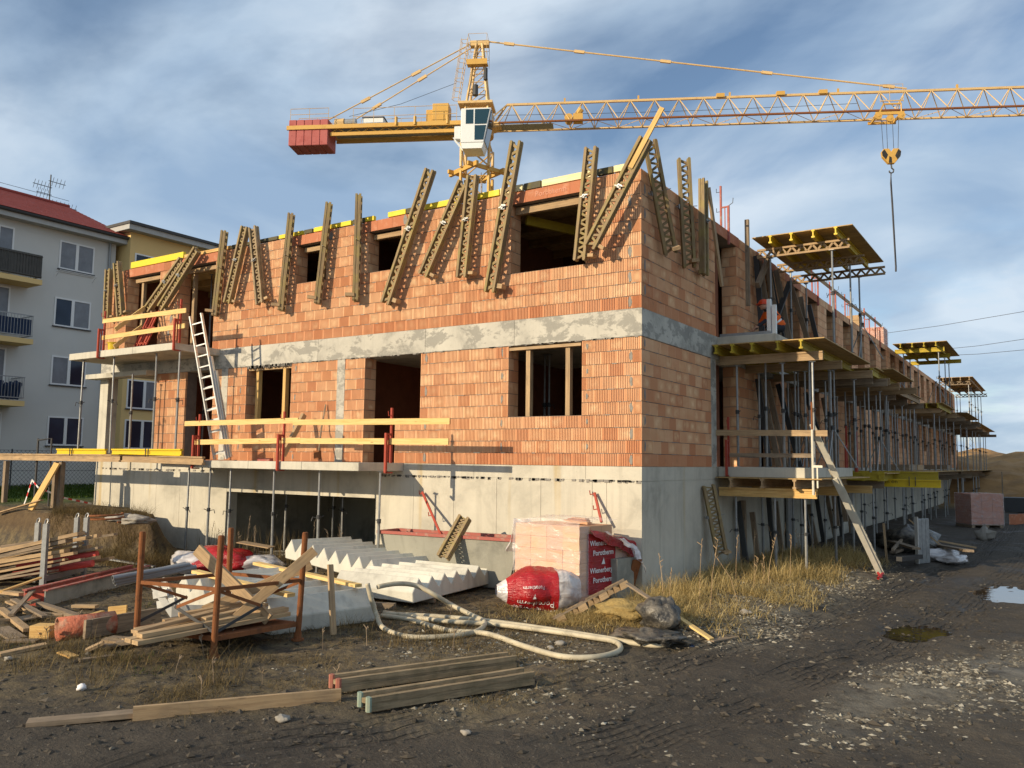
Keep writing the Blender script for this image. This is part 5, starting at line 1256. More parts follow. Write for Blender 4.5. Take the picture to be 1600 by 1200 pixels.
# ground floor balcony slab and its formwork
gs = thing('ground_floor_slab', 'concrete balcony slab at ground floor level along the shaded side wall', 'slab', (1, 6, 2.2))
for a, b_ in ((4.2, 6.6), (6.6, 9.3)):
    b = MB(); b.box(.012, 1.95, a+.003, b_-.003, 2.20, 2.425); b.build('slab_section', M['slabc'], gs, bevel=.008)
deck('ground floor formwork deck under the nearest balcony slab', .03, 2.36, 3.95, 9.4, 2.197, (.4, 1.1, 1.8), (4.15, 6.6, 9.1), 'h', 'wmid', 'wnew')
deck('ground floor formwork deck beyond the ladder', .3, 2.7, 10., 16.5, 2.3, (.6, 1.1, 1.6, 2.1, 2.5), (10.4, 13.2, 16.1), 'h', 'beamd', 'wold')
deck('long far ground floor formwork deck', .3, 2.4, 18, 40, 2.3, (.6, 1.2, 1.8), (18.4, 22, 26, 30, 34, 39.5), 'h', 'wold', 'wold')
deck('farthest ground floor formwork deck', .3, 2.4, 42, 60, 2.3, (.6, 1.2, 1.8), (42.5, 48, 54, 59.5), 'h', 'wold', 'wold')
prop_rows((.35, 1.3, 2.0), (4.2, 6.65, 9.15), None, 1.76, 'nearest ground floor deck', 'steel props in front of the basement wall')
prop_rows((.6, 1.4, 2.2), (10.45, 13.25, 16.15), None, 1.86, 'ground floor deck beyond the ladder', 'steel props in front of the basement wall beyond the ladder')
for j, y in enumerate(np.arange(18.2, 60, 2.3)):
    for x in (.7, 1.9): prop(x+random.uniform(-.2, .2), y+random.uniform(-.6, .6), TH(x, y), 1.88, 'steel prop in the dense far row before the basement wall', 'far steel props before the basement wall')
# far sheets lying on decks
for i, (y, x, zz) in enumerate(((20, 1.2, 2.34), (24, 1.0, 2.34), (32, 1.3, 2.36))):
    b = MB(); b.box(x-.6, x+.7, y, y+1.8, zz, zz+.22); b.build('timber_stack', M['wmid' if i % 2 else 'wold'], label='low stack of timber lying on the far ground floor deck, %s from the corner' % ORD[i], cat='stack', group='timber stacks on the far deck')
# yellow beams sticking out over the road side
for i, (u0, v0, u1, v1, y, lab) in enumerate(((1326, 753, 1470, 751, 11.2, 'long yellow formwork beam with black lettering at ground floor level'), (1328, 741, 1466, 739, 12.2, 'yellow formwork beam behind the lettered one'), (1240, 742, 1382, 738, 10.0, 'dull yellow formwork beam behind the side ladder'))):
    t = thing('formwork_beam', lab, 'beam', tuple(Fp(u0, v0, y)), 'yellow formwork beams on the side decks'); a = Fp(u0, v0, y); c = Fp(u1, v1, y); c.z = a.z
    b = MB(); b.hbeam(a, c, .22, .09); b.build('beam', M['beamy' if i == 0 else 'beamd'], t)
    if i == 0:
        b = MB(); m_ = Fp(1421, 752, y)
        for k in (0, .16): b.bar(m_+Vector((k, -.055, -.13)), m_+Vector((k, -.055, .13)), .04, .012, (1, 0, 0))
        b.build('strap', M['navy'], t); add_text('form on', .16, Fp(1387, 752, y)+Vector((0, -.018, 0)), (1, 0, 0), (0, 0, 1), M['dletter'], t, ext=.002)
# guard rail at the near balcony
gpr = 'red guard rail posts on the side decks'
p = Fp(1134, 740, 4.05); guard_post(p.x, 4.15, 2.425, 0, 'red guard post at the near corner of the ground floor side balcony', gpr)
p = Fp(1306, 740, 8.2); guard_post(p.x, 9.5, 2.425, 0, 'red guard post behind the side ladder', gpr)
p = Fp(1322, 735, 9.2); guard_post(p.x, 10.6, 2.31, 0, 'second red guard post behind the side ladder', gpr)
board(Fp(1108, 676, 4.10), Fp(1293, 677, 4.10), .03, .13, 'wmid', 'upper guard board across the ground floor side balcony with a sunlit end', name='rail_board', cat='rail board', group='guard boards of the side balcony')
board(Fp(1140, 711, 4.12), Fp(1272, 712, 4.12), .03, .09, 'wold', 'lower guard board across the ground floor side balcony', name='rail_board', cat='rail board', group='guard boards of the side balcony')
cl = thing('clamp_post', 'galvanised clamp post with rusty orange top at the outer corner of the side balcony', 'post', tuple(Fp(1270, 770, 4.1)))
p = Fp(1270, 720, 4.02); b = MB(); b.tube((p.x, 4.02, 1.85), (p.x, 4.02, 3.25), .028, 8); b.bar((p.x-.02, 4.02, 2.46), (p.x+.2, 4.02, 2.46), .05, .05); b.bar((p.x+.09, 4.02, 2.0), (p.x+.09, 4.02, 2.44), .03, .03); b.build('post', M['aged'], cl)
b = MB(); b.tube((p.x, 4.02, 3.25), (p.x, 4.02, 3.85), .022, 8); b.build('post_top', M['rust'], cl)
# side ladder
F0 = TP(3.02, 6.75); ladder('side_ladder', F0, (2.1, 4.4, 3.3), (-.17, .985, 0), .38, 'pale aluminium ladder leaning on the side balcony, foot in dry grass', 2, .11, 'aged')
# girders and posts leaning on the basement wall
girder(Rp(1128, 868, .35), Rp(1107, 758, .15), NR, 'weathered girder leaning on the basement wall right of the corner', True, 'girders leaning on the basement wall', 'wgird')
board(Rp(1163, 892, .25), Rp(1160, 782, .2), .14, .12, 'wold', 'dark upright timber against the basement wall', (0, 1, 0), 'timber_post', 'timber post')
for (u, v0, v1, y, lab) in ((1303, 775, 822, 1, 'short girder hanging below the ground floor deck, left'), (1316, 775, 815, 1, 'short girder hanging below the ground floor deck, right')):
    a = Fp(u, v0, 9.6); c = Fp(u+6, v1, 9.6); board(c, a, .12, .10, 'wold', lab, (0, 1, 0), 'short_girder', 'girder', 'short girders below the deck')
b = MB(); p = Rp(1236, 870, .1); b.box(.05, .11, p.y-.25, p.y+.2, .15, 1.75); b.build('steel_shutter', M['steel'], label='perforated galvanised shutter standing before the basement wall', cat='shutter')
# red guard posts on the roof edge of the side wall, with a board
def roof_post(y, h, lab, hooks=True):
    t = thing('roof_guard_post', lab, 'rail post', (-.1, y, ZT), 'red guard posts on the roof edge')
    b = MB(); b.bar((.03, y, ZT-.35), (.03, y, ZT+.62), .05, .05, (0, 1, 0)); b.bar((-.16, y, ZT), (-.16, y, ZT+h), .045, .045, (0, 1, 0)); b.bar((.03, y, ZT+.6), (-.16, y, ZT+.6), .035, .035); b.bar((-.06, y, ZT), (-.06, y, ZT+.6), .02, .02, (0, 1, 0)); b.build('post_frame', M['redw'], t)
    b = MB()
    for z_ in (.5, 1.0): b.path([(-.16, y, ZT+z_), (-.27, y, ZT+z_), (-.27, y, ZT+z_+.1)], .009, 5)
    b.path([(.03, y, ZT+.62), (.14, y, ZT+.68), (.15, y, ZT+.8)], .009, 5); b.build('board_hook', M['dsteel'], t, kind='stuff')
for i, (y, h) in enumerate(((5.1, 1.15), (14.3, 1.1), (17.0, 1.0), (19.6, 1.0), (23.6, 1.1), (26.2, 1.1))):
    roof_post(y, h, 'red guard post on the roof edge of the side wall, %s from the corner' % ORD[i])
board((-.25, 11.4, 9.1), (-.25, 24.2, 9.1), .03, .14, 'wmid', 'long guard board sloping away above the side wall roof edge', name='rail_board', cat='rail board'); board((-.25, 23.9, 9.22), (-.25, 28.4, 9.22), .03, .14, 'wmid', 'short guard board at the far roof edge beside the brick stack', name='rail_board', cat='rail board')
rb2 = thing('roof_brick_stack', 'stack of loose blocks on the far roof edge behind red posts', 'brick stack', (-.9, 25.5, ZT))
for i in range(3):
    for k in range(4):
        b = MB(); b.box(-1.5+.33*i, -1.19+.33*i, 24.6, 25.2, ZT+.04+.24*k, ZT+.27+.24*k); b.build('block', M['wmid' if (i+k) % 3 else 'lintel'], rb2)
rb3 = thing('roof_wrapped_pallet', 'film wrapped brick pallet on the far roof', 'pallet', (-1, 29, ZT)); b = MB(); b.box(-1.3, -.2, 28.6, 29.8, ZT+.1, ZT+1.0); b.build('bricks', M['lintel'], rb3); b = MB(); b.box(-1.33, -.17, 28.57, 29.83, ZT+.08, ZT+1.03); b.build('film', M['film'], rb3)
# ---------------------------------------------------------------- a worker bending on the first floor deck
wk = thing('person', 'worker in red helmet and orange vest crouching on the first floor deck', 'person', (.95, 6.15, 5.445))
W0 = Vector((.95, 6.15, 5.445)); R_ = c_r.copy(); R_.z = 0; R_.normalize(); FW = -R_     # faces left in the photograph
SD = Vector((-FW.y, FW.x, 0))
J_ = {'pel': (0, 0, .42), 'chest': (.22, 0, .72), 'neck': (.33, 0, .86), 'head': (.40, 0, .97), 'top': (.42, 0, 1.07),
      'shL': (.26, .19, .80), 'elL': (.42, .24, .56), 'haL': (.62, .18, .42), 'shR': (.26, -.19, .80), 'elR': (.40, -.26, .55), 'haR': (.60, -.16, .40),
      'hipL': (0, .1, .40), 'knL': (.40, .16, .42), 'anL': (.10, .15, .09), 'toL': (.30, .16, .045), 'hipR': (0, -.1, .40), 'knR': (.34, -.2, .12), 'anR': (-.06, -.16, .10), 'toR': (-.10, -.16, .03)}
ED = [('pel', 'chest'), ('chest', 'neck'), ('neck', 'head'), ('head', 'top'), ('chest', 'shL'), ('shL', 'elL'), ('elL', 'haL'), ('chest', 'shR'), ('shR', 'elR'), ('elR', 'haR'), ('pel', 'hipL'), ('hipL', 'knL'), ('knL', 'anL'), ('anL', 'toL'), ('pel', 'hipR'), ('hipR', 'knR'), ('knR', 'anR'), ('anR', 'toR')]
RD = {'pel': .15, 'chest': .155, 'neck': .06, 'head': .10, 'top': .075, 'shL': .075, 'elL': .05, 'haL': .04, 'shR': .075, 'elR': .05, 'haR': .04, 'hipL': .11, 'knL': .07, 'anL': .05, 'toL': .04, 'hipR': .11, 'knR': .07, 'anR': .05, 'toR': .04}
nm = list(J_); me = bpy.data.meshes.new('body'); me.from_pydata([tuple(FW*J_[k][0]+SD*J_[k][1]+UZ*J_[k][2]) for k in nm], [(nm.index(a), nm.index(c)) for a, c in ED], [])
bo = bpy.data.objects.new('body', me); COL.objects.link(bo); bo.parent = wk; WL[bo.name] = W0; me.materials.append(M['trouser'])
md = bo.modifiers.new('skin', 'SKIN'); sv = me.skin_vertices[0].data
for i, k in enumerate(nm): sv[i].radius = (RD[k], RD[k]); sv[i].use_root = (k == 'pel')
md2 = bo.modifiers.new('sub', 'SUBSURF'); md2.levels = md2.render_levels = 2
def wp(k): return W0+FW*J_[k][0]+SD*J_[k][1]+UZ*J_[k][2]
b = MB(); b.path([wp('pel'), wp('pel').lerp(wp('chest'), .4), wp('chest'), wp('neck')-UZ*.02], .185, 14, True, .5, [.92, 1.0, 1.02, .62])
for s_ in 'LR': b.path([wp('chest').lerp(wp('sh'+s_), .6), wp('sh'+s_), wp('sh'+s_).lerp(wp('el'+s_), .95)], .10, 10, True, .5, [1., 1., .72])
b.build('vest', M['orange'], wk, smooth=True)
b = MB(); b.path([wp('pel').lerp(wp('chest'), .38), wp('pel').lerp(wp('chest'), .5)], .192, 14, False); b.build('reflective_band', M['alu'], wk)
hc = wp('head'); b = MB(); b.path([hc-UZ*.09+FW*.0, hc-UZ*.02, hc+UZ*.06], .085, 12, True, .5, [.85, 1.1, .95]); b.build('face', M['skin'], wk, smooth=True)
b = MB(); b.path([hc+FW*.065+UZ*.0, hc+FW*.115-UZ*.02], .018, 6, True, .5, [.7, 1.]); b.build('nose', M['skin'], wk)
b = MB(); b.path([hc+UZ*.03, hc+UZ*.09, hc+UZ*.14, hc+UZ*.165], .125, 14, True, .5, [1.02, 1., .75, .3]); b.prism([(.12*math.cos(t*.3-.9), .12*math.sin(t*.3-.9)) for t in range(7)]+[(.19*math.cos(.9-t*.3), .19*math.sin(.9-t*.3)) for t in range(7)], hc+UZ*.03, FW, SD, UZ, .012); b.build('helmet', M['helmet'], wk, smooth=False)
for s_ in 'LR':
    h = wp('ha'+s_); b = MB()
    b.path([h-FW*.03, h+FW*.05-UZ*.02], .038, 8, True, .5, [.8, 1.])
    for k in range(4): b.path([h+FW*.04+SD*(.028-.018*k)-UZ*.015, h+FW*(.085-.006*abs(k-1))+SD*(.03-.019*k)-UZ*.04, h+FW*(.10-.006*abs(k-1))+SD*(.03-.019*k)-UZ*.075], .009, 6)
    b.path([h+SD*(.035 if s_ == 'R' else -.035), h+FW*.04+SD*(.055 if s_ == 'R' else -.055)-UZ*.03], .011, 6); b.build('hand', M['skin'], wk, smooth=True)
# ---------------------------------------------------------------- things on the ground along the road
wpal = thing('wrapped_brick_pallet', 'pink film wrapped pallet of bricks standing far along the road', 'pallet', (4.22, 25.3, 0))
P0 = Vector((3.55, 24.7, TH(4.2, 25.3))); ax = Vector((.80, .60, 0)).normalized(); ay = Vector((-.60, .80, 0)).normalized()
for i in range(3):
    for k in range(5):
        b = MB(); b.frame(P0+ax*(.46*i)+UZ*(.14+.25*k), ax, ay, UZ, .45, 1.1, .244); b.build('brick', M['lintel'], wpal)
b = MB(); b.frame(P0-ax*.02-ay*.02+UZ*.12, ax, ay, UZ, 1.42, 1.14, 1.29); b.build('film', M['film'], wpal)
b = MB()
for k in (0, .6, 1.2): b.frame(P0+ax*k+UZ*.0, ax, ay, UZ, .14, 1.1, .1)
b.frame(P0+UZ*.1, ax, ay, UZ, 1.36, 1.1, .022); b.build('pallet_base', M['wold'], wpal)
jp = Vector((3.25, 9.3, 0))
pn = thing('grey_shutter_panel', 'upright grey ribbed steel panel standing on the heap by the road', 'panel', tuple(Gp(1445, 882)))
p = Gp(1437, 880); q = Gp(1457, 878); d = (q-p).normalized(); z0 = TH(p.x, p.y)
for k in range(3): b = MB(); b.frame(p+d*.17*k+UZ*z0, d, Vector((-d.y, d.x, 0)), UZ, .155, .06, 1.15); b.build('panel', M['steel'], pn, bevel=.01)
b = MB(); b.frame(p-d*.04+UZ*z0, d, Vector((-d.y, d.x, 0)), UZ, .035, .09, 1.2); b.build('edge_rail', M['alu'], pn)
def gboard(u0, v0, u1, v1, w, h, m, lab, z0=.0, z1=.0, name='plank', cat='plank', group=None):
    p = Gp(u0, v0, z0); q = Gp(u1, v1, z1); p.z += TH(p.x, p.y)+h/2; q.z += TH(q.x, q.y)+h/2
    return board(p, q, w, h, m, lab, name=name, cat=cat, group=group)
gboard(1384, 882, 1382, 828, .05, .05, 'wmid', 'thin upright timber stake at the left of the roadside heap', 0, 0) if False else None
p = Gp(1386, 880); board((p.x, p.y, TH(p.x, p.y)), (p.x-.05, p.y-.02, TH(p.x, p.y)+1.0), .05, .05, 'wmid', 'thin upright timber stake at the left of the roadside heap', (0, 1, 0), 'stake', 'stake')
p = Gp(1490, 866); board((p.x, p.y, TH(p.x, p.y)), p+Vector((-1.1, -.3, .95)), .06, .04, 'wmid', 'thin lath leaning on the grey panel of the roadside heap', name='lath', cat='lath')
for i, (u0, v0, u1, v1, w_, h_, m_) in enumerate(((1395, 868, 1440, 850, .16, .06, 'wold'), (1400, 858, 1436, 838, .10, .08, 'wmid'), (1392, 850, 1432, 858, .2, .05, 'wold'), (1405, 875, 1440, 872, .12, .10, 'black'), (1415, 846, 1430, 830, .1, .06, 'wmid'), (1460, 853, 1515, 862, .2, .06, 'wold'), (1462, 846, 1522, 854, .2, .05, 'wmid'), (1395, 862, 1420, 838, .06, .06, 'wold'))):
    gboard(u0, v0, u1, v1, w_, h_, m_, 'short timber offcut in the roadside heap, %s from the bottom' % ORD[i], .02+.12*(i % 4), .1+.16*(i % 3), 'offcut', 'offcut', 'timber offcuts in the roadside heap')
def lump(name, label, cat, c, r, m, seed, group=None, ns=14, amp=.35, fine=.12, parent=None):
    b = MB(); c = Vector(c); rg = Vector((seed*3.1, seed*1.7, seed*.9))
    def f(u, v):
        th = u*2*math.pi; ph = v*math.pi; d = Vector((math.cos(th)*math.sin(ph), math.sin(th)*math.sin(ph), -math.cos(ph)))
        k = 1+amp*mnoise.noise(d*1.6+rg)+fine*mnoise.noise(d*5+rg); p = Vector((d.x*r[0], d.y*r[1], d.z*r[2]))*k
        return (c.x+p.x, c.y+p.y, max(c.z+r[2]*.75+p.z, c.z-.02))
    b.grid(f, ns*2+1, ns+1); return b.build(name, M[m], parent, smooth=True, label=label, cat=cat, group=group)
p = Gp(1470, 872); lump('plastic_sheet', 'crumpled clear plastic sheet beside the roadside heap', 'plastic sheet', (p.x, p.y, TH(p.x, p.y)), (.45, .8, .17), 'film2', 3)
p = Gp(1488, 876); lump('plastic_sheet', 'second crumpled plastic sheet at the road edge', 'plastic sheet', (p.x, p.y, TH(p.x, p.y)), (.35, .6, .12), 'film2', 5)
p = Gp(1537, 842); lump('broken_block', 'pale broken concrete lump on the road before the far pallet', 'rubble', (p.x, p.y, TH(p.x, p.y)), (.26, .2, .26), 'stone', 8, ns=5, amp=1.1, fine=.4)
p = Gp(1420, 862); lump('rubble_heap', 'dark heap of rubbish under the timber offcuts by the road', 'rubbish', (p.x, p.y, TH(p.x, p.y)), (.8, .9, .42), 'blackbag', 11, ns=10, amp=.5, fine=.4)
rk = thing('red_block_row', 'row of red blocks lying behind the far wrapped pallet', 'blocks', tuple(Gp(1585, 812)))
for k in range(4):
    p = Gp(1577+7*k, 818); b = MB(); b.frame(p+UZ*TH(p.x, p.y), c_r, Vector((0, 1, 0)), UZ, .3, .3, .45); b.build('block', M['lintel'], rk)
p = Gp(1590, 800); b = MB(); b.box(p.x-1.5, p.x+4, p.y, p.y+1.6, TH(p.x, p.y), TH(p.x, p.y)+.8); b.build('dark_skip', M['dsteel'], label='low dark skip at the right edge beyond the far pallet', cat='skip')
p = Gp(1568, 800, .5); board((p.x, p.y, .3), (p.x, p.y, 2.3), .05, .05, 'wold', 'thin dark stake standing before the earth mound', (0, 1, 0), 'stake', 'stake')
b = MB(); b.path([Gp(1372, 897, .02)+UZ*.03, Gp(1377, 905, .02)+UZ*.05, Gp(1372, 908)+UZ*.06, Gp(1380, 903)+UZ*.1], .03, 5); b.build('tape_tangle', M['taper'], label='tangle of red and white tape at the foot of the side ladder', cat='tape')

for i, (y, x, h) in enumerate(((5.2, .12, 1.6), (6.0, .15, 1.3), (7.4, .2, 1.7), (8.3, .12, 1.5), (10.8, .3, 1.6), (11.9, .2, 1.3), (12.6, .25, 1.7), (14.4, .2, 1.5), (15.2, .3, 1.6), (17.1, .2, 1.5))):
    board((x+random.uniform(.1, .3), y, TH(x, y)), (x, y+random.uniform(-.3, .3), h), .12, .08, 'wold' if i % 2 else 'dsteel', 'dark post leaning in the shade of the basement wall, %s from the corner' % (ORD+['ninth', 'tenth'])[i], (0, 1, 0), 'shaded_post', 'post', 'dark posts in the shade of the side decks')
# ================================================================== FOREGROUND
def GT(u, v, dz=0):
    z = 0.
    for _ in range(5): p = Gp(u, v, z); z = TH(p.x, p.y)
    return Vector((p.x, p.y, z+dz))
def tpost(p, h, r, m, name, parent, n=10):
    b = MB(); b.tube(p, p+UZ*h, r, n); return b.build(name, M[m], parent, smooth=False)
# ---- rusty stillage holding offcuts
L1 = GT(333, 1028); L2 = GT(465, 1000); L3 = GT(212, 1008); L4 = L2+(L3-L1)*.95; L4.z = TH(L4.x, L4.y)
rk = thing('rusty_stillage', 'rusty orange steel rack of four posts with cross braces holding timber offcuts', 'rack', tuple((L1+L4)/2))
TP_ = {}
for nme, p, t in (('a', L1, (346, 838)), ('b', L2, (477, 833)), ('c', L3, (223, 832)), ('d', L4, (361, 826))):
    dpt = (p-CAM).dot(c_f); top = CAM+ray(*t)*(dpt/(ray(*t).dot(c_f))); TP_[nme] = (p, top)
    b = MB(); b.tube(p-UZ*.02, top, .040, 12); b.tube(top-UZ*.001, top+UZ*.012, .033, 12); b.build('post', M['rust'], rk, smooth=False)
    b = MB(); b.tube(p, p+UZ*.10, .05, 10, None); b.tube(p-UZ*.005, p+UZ*.02, .085, 10); b.build('foot', M['rust'], rk)
def on(n, t): return TP_[n][0].lerp(TP_[n][1], t)
for a, c in (('a', 'b'), ('a', 'c'), ('c', 'd'), ('b', 'd')):
    b = MB(); b.bar(on(a, .56), on(c, .56), .035, .045); b.build('rail', M['rust'], rk)
    for t0, t1 in ((.55, .20), (.20, .55)):
        if (a, c) == ('b', 'd') and t0 < .3: continue
        f = .0; p, q = on(a, t0), on(c, t1); m_ = p.lerp(q, .52); b = MB(); b.bar(p, m_+(UZ*.0), .008, .04); b.build('brace', M['dsteel' if t0 < .3 else 'rust'], rk)
tray = [on(k, .17) for k in 'abdc']; zt = min(p.z for p in tray)
b = MB(); b.add([tray[0], tray[1], tray[2], tray[3]]+[p-UZ*.06 for p in (tray[0], tray[1], tray[2], tray[3])], [(0, 1, 2, 3), (4, 7, 6, 5), (0, 4, 5, 1), (1, 5, 6, 2), (2, 6, 7, 3), (3, 7, 4, 0)]); b.build('tray', M['rust'], rk)
ra = (L2-L1); ra.z = 0; ra.normalize(); rc = (L3-L1); rc.z = 0; rc.normalize()
def rp(s, t, z): q = L1+ra*s+rc*t; q.z = tray[0].z+z; return q
PL = [(rp(-.9, .18, .05), rp(1.25, .12, .10), .14, .05, 'wtan'), (rp(-.85, .36, .05), rp(1.3, .32, .08), .14, .05, 'wtan'), (rp(-.8, .24, .11), rp(1.3, .2, .15), .13, .05, 'wtan'), (rp(-.6, .55, .06), rp(1.2, .6, .08), .12, .05, 'wmid'),
      (rp(-.4, .8, .06), rp(1.1, .75, .10), .14, .05, 'wmid'), (rp(.2, 1.1, .06), rp(1.3, .9, .10), .12, .05, 'wmid'), (rp(-.7, .45, .12), rp(.8, .7, .18), .12, .04, 'wmid'), (rp(.1, .3, .17), rp(1.2, .45, .2), .10, .04, 'wtan'), (rp(.3, .95, .14), rp(1.25, .5, .26), .12, .05, 'wmid')]
for i, (p, q, w_, h_, m_) in enumerate(PL): board(p, q, w_, h_, m_, '%s timber offcut lying in the tray of the rusty rack' % (ORD[i] if i < 8 else 'topmost'), name='offcut', cat='offcut', group='offcuts in the rusty rack')
def ptd(u, v, dref): return CAM+ray(u, v)*(dref/ray(u, v).dot(c_f))
dk_ = (L1-CAM).dot(c_f)
board(ptd(308, 858, dk_+1.1), ptd(420, 968, dk_+.75), .055, .16, 'wmid', 'thick square timber slanting down through the rusty rack', name='timber', cat='timber')
board(ptd(358, 975, dk_+.55), ptd(492, 860, dk_+.9), .05, .13, 'wmid', 'long board rising to the right through the rusty rack', name='timber', cat='timber')
board(ptd(318, 954, dk_+.9), ptd(486, 882, dk_+1.2), .05, .13, 'wmid', 'second board rising to the right behind the long one in the rusty rack', name='timber', cat='timber')
b = MB(); p = ptd(268, 955, dk_+1.0); b.frame(p-UZ*.2, c_r, (0, 1, 0), UZ, .42, .03, .28); b.build('steel_plate', M['steel'], label='grey steel plate with a hole standing in the rusty rack', cat='plate')
b = MB(); b.prism([(.035*math.cos(k*.7), .035*math.sin(k*.7)) for k in range(9)], p+c_r*.2-UZ*.05-Vector((0, .004, 0)), c_r, UZ, (0, 1, 0), .003)
b.build('hole_shade_disc', M['black'], bpy.data.objects['steel_plate'])  # flat black disc painted in for the shade inside the hole
pp = thing('trestle', 'pale grey folded metal trestle lying behind the rusty rack', 'trestle', tuple(ptd(252, 940, dk_+1.2)))
for (a, c) in (((236, 908), (272, 962)), ((252, 905), (282, 955)), ((240, 930), (262, 925)), ((246, 945), (274, 940))):
    b = MB(); b.bar(ptd(*a, dk_+1.2), ptd(*c, dk_+1.1), .03, .10); b.build('leg', M['alu'], pp)
# grey pipes on the rack
for i, (a, c) in enumerate((((176, 903), (296, 882)), ((177, 908), (300, 885)), ((180, 912), (306, 886)), ((184, 906), (290, 881)))):
    d0, d1 = (L3-CAM).dot(c_f)-.05+.05*i, (L3-CAM).dot(c_f)+.75+.03*i; b = MB(); p, q = ptd(*a, d0), ptd(*c, d1); b.tube(p, q, .033, 10); o = b.build('pipe', M['hoset'], label='%s grey plastic pipe of the bundle resting on the rusty rack' % ('highest', 'second', 'lowest', 'rear')[i], cat='pipe', group='grey pipes on the rack')
    b = MB(); b.tube(p-(q-p).normalized()*.002, p+(q-p).normalized()*.004, .024, 8); b.build('mouth_shade_disc', M['black'], o)  # solid pipe: black disc stands in for the shade of its hollow
# ---- galvanised stillage at the left with timbers and red pipes
s1, s2 = GT(66, 922), GT(130, 905); sd_ = (s2-s1); sd_.z = 0; sl_ = sd_.length; sd_.normalize(); sb_ = Vector((-.84, -.55, 0))*1.55
s3, s4 = s1+sb_*.62+Vector((-.2, .9, 0)), s2+sb_*.62+Vector((-.2, .9, 0))
gst = thing('galvanised_stillage', 'grey steel rack with four square posts loaded with timber and red pipes', 'rack', tuple(s1))
for i, (p, h) in enumerate(((s1, 1.22), (s2, 1.22), (s3, 1.15), (s4, 1.15))):
    p.z = TH(p.x, p.y); b = MB(); b.bar(p, p+UZ*h, .085, .085, sd_); b.build('post', M['steel'], gst)
    b = MB(); b.path([p+UZ*(h-.01)+Vector((.05*math.cos(t), .05*math.sin(t)*.3, .05+.05*math.sin(t))) for t in np.linspace(-1.2, 4.3, 9)], .012, 5); b.build('lifting_eye', M['steel'], gst)
for p, q in ((s1, s2), (s2, s4), (s3, s4), (s1, s3)): b = MB(); b.bar(p+UZ*.2, q+UZ*.2, .06, .10); b.build('base_rail', M['steel'], gst)
for k in range(24):
    z = .30+.085*(k//3)+random.uniform(0, .03); t = .12+.3*(k % 3)+random.uniform(-.1, .1); base = s1.lerp(s2, .15+.28*(k % 3)); base.z = s1.z+z
    d = Vector((-.80-.1*random.random(), -.42+.15*random.random(), -.16-.05*random.random())).normalized(); a = base-d*random.uniform(.1, .9); c = base+d*random.uniform(1.4, 2.6)
    board(a, c, random.uniform(.10, .22), random.uniform(.025, .07), ('wold', 'wmid', 'wtan', 'wold', 'wmid')[k % 5], 'timber number'[:6]+' %s layer up in the galvanised rack, %s' % (ORD[k//3], ('front', 'middle', 'back')[k % 3]), name='timber', cat='timber', group='timbers in the galvanised rack')
for i, dz in enumerate((.34, .50)):
    base = s1.lerp(s2, .30+.1*i); base.z = s1.z+dz; d = Vector((-.80, -.40, -.15)).normalized(); b = MB(); b.tube(base-d*.75, base+d*.9, .065, 12); b.build('red_pipe', M['redpipe'], label='%s red plastic pipe sticking out of the galvanised rack' % ('lower', 'upper')[i], cat='pipe', group='red pipes in the rack')
# ---- red channel former
rc_ = thing('red_column_form', 'long red painted steel trough form with ribs lying on the ground', 'form', tuple(GT(120, 930)))
A = GT(70, 948); B_ = GT(232, 905); d = (B_-A); d.z = 0; Lr = d.length; d.normalize(); n_ = Vector((-d.y, d.x, 0)); A.z = max(TH(A.x, A.y), TH(B_.x, B_.y))-.01
for (o, w_, z0, h_, nm_) in ((0, .02, 0, .26, 'side_plate'), (.36, .02, 0, .26, 'side_plate'), (.021, .338, 0, .02, 'bottom_plate')):
    b = MB(); b.frame(A+n_*o+UZ*z0, d, n_, UZ, Lr, w_, h_); b.build(nm_, M['troughc' if o == 0 else 'redw'], rc_)
for o in (-.03, .33): b = MB(); b.frame(A+n_*o+UZ*.261, d, n_, UZ, Lr, .08, .02); b.build('flange', M['redw'], rc_)
for k in range(7): b = MB(); b.frame(A+d*(Lr*k/6.02)+n_*.021+UZ*.021, d, n_, UZ, .02, .338, .20); b.build('rib', M['redp'], rc_)
# ---- splattered clay pipe stub
pa, pb_ = GT(88, 1002), GT(178, 990); pa.z += .15; pb_.z += .15; pt_ = thing('splattered_pipe', 'short fat red pipe splattered with dry cement lying on the ground', 'pipe', tuple(pa))
b = MB(); b.path([pa, pa.lerp(pb_, .5), pb_], .155, 24, False); b.build('pipe_wall', M['orpipe'], pt_, smooth=True, solid=.012)
# ---- double plank
p, q = GT(133, 1000), GT(240, 978); 
for i, o in enumerate((0, .09)): board(p+Vector((-.03, .09*i, .13)), q+Vector((.0, .09*i, .13)), .045, .25, 'wold', '%s plank of the dark pair lying on edge against the splattered pipe' % ('front', 'rear')[i], name='plank', cat='plank', group='dark pair of planks')
p = GT(45, 998); b = MB(); b.frame(p, (.86, .5, 0), (-.5, .86, 0), UZ, .28, .22, .17); b.build('timber_block', M['wnew'], label='square cut yellow timber block left of the splattered pipe', cat='block')
p = GT(168, 965); b = MB(); b.frame(p+UZ*.02, (.8, .5, .1), (-.5, .8, 0), UZ, .30, .04, .14); b.build('board_piece', M['wnew'], label='pale square board piece standing behind the double plank', cat='board')
def gb(u0, v0, u1, v1, w_, h_, m_, lab, z0=0, z1=0, name='plank', cat='plank', group=None):
    p, q = GT(u0, v0, h_/2+z0), GT(u1, v1, h_/2+z1); return board(p, q, w_, h_, m_, lab, name=name, cat=cat, group=group)
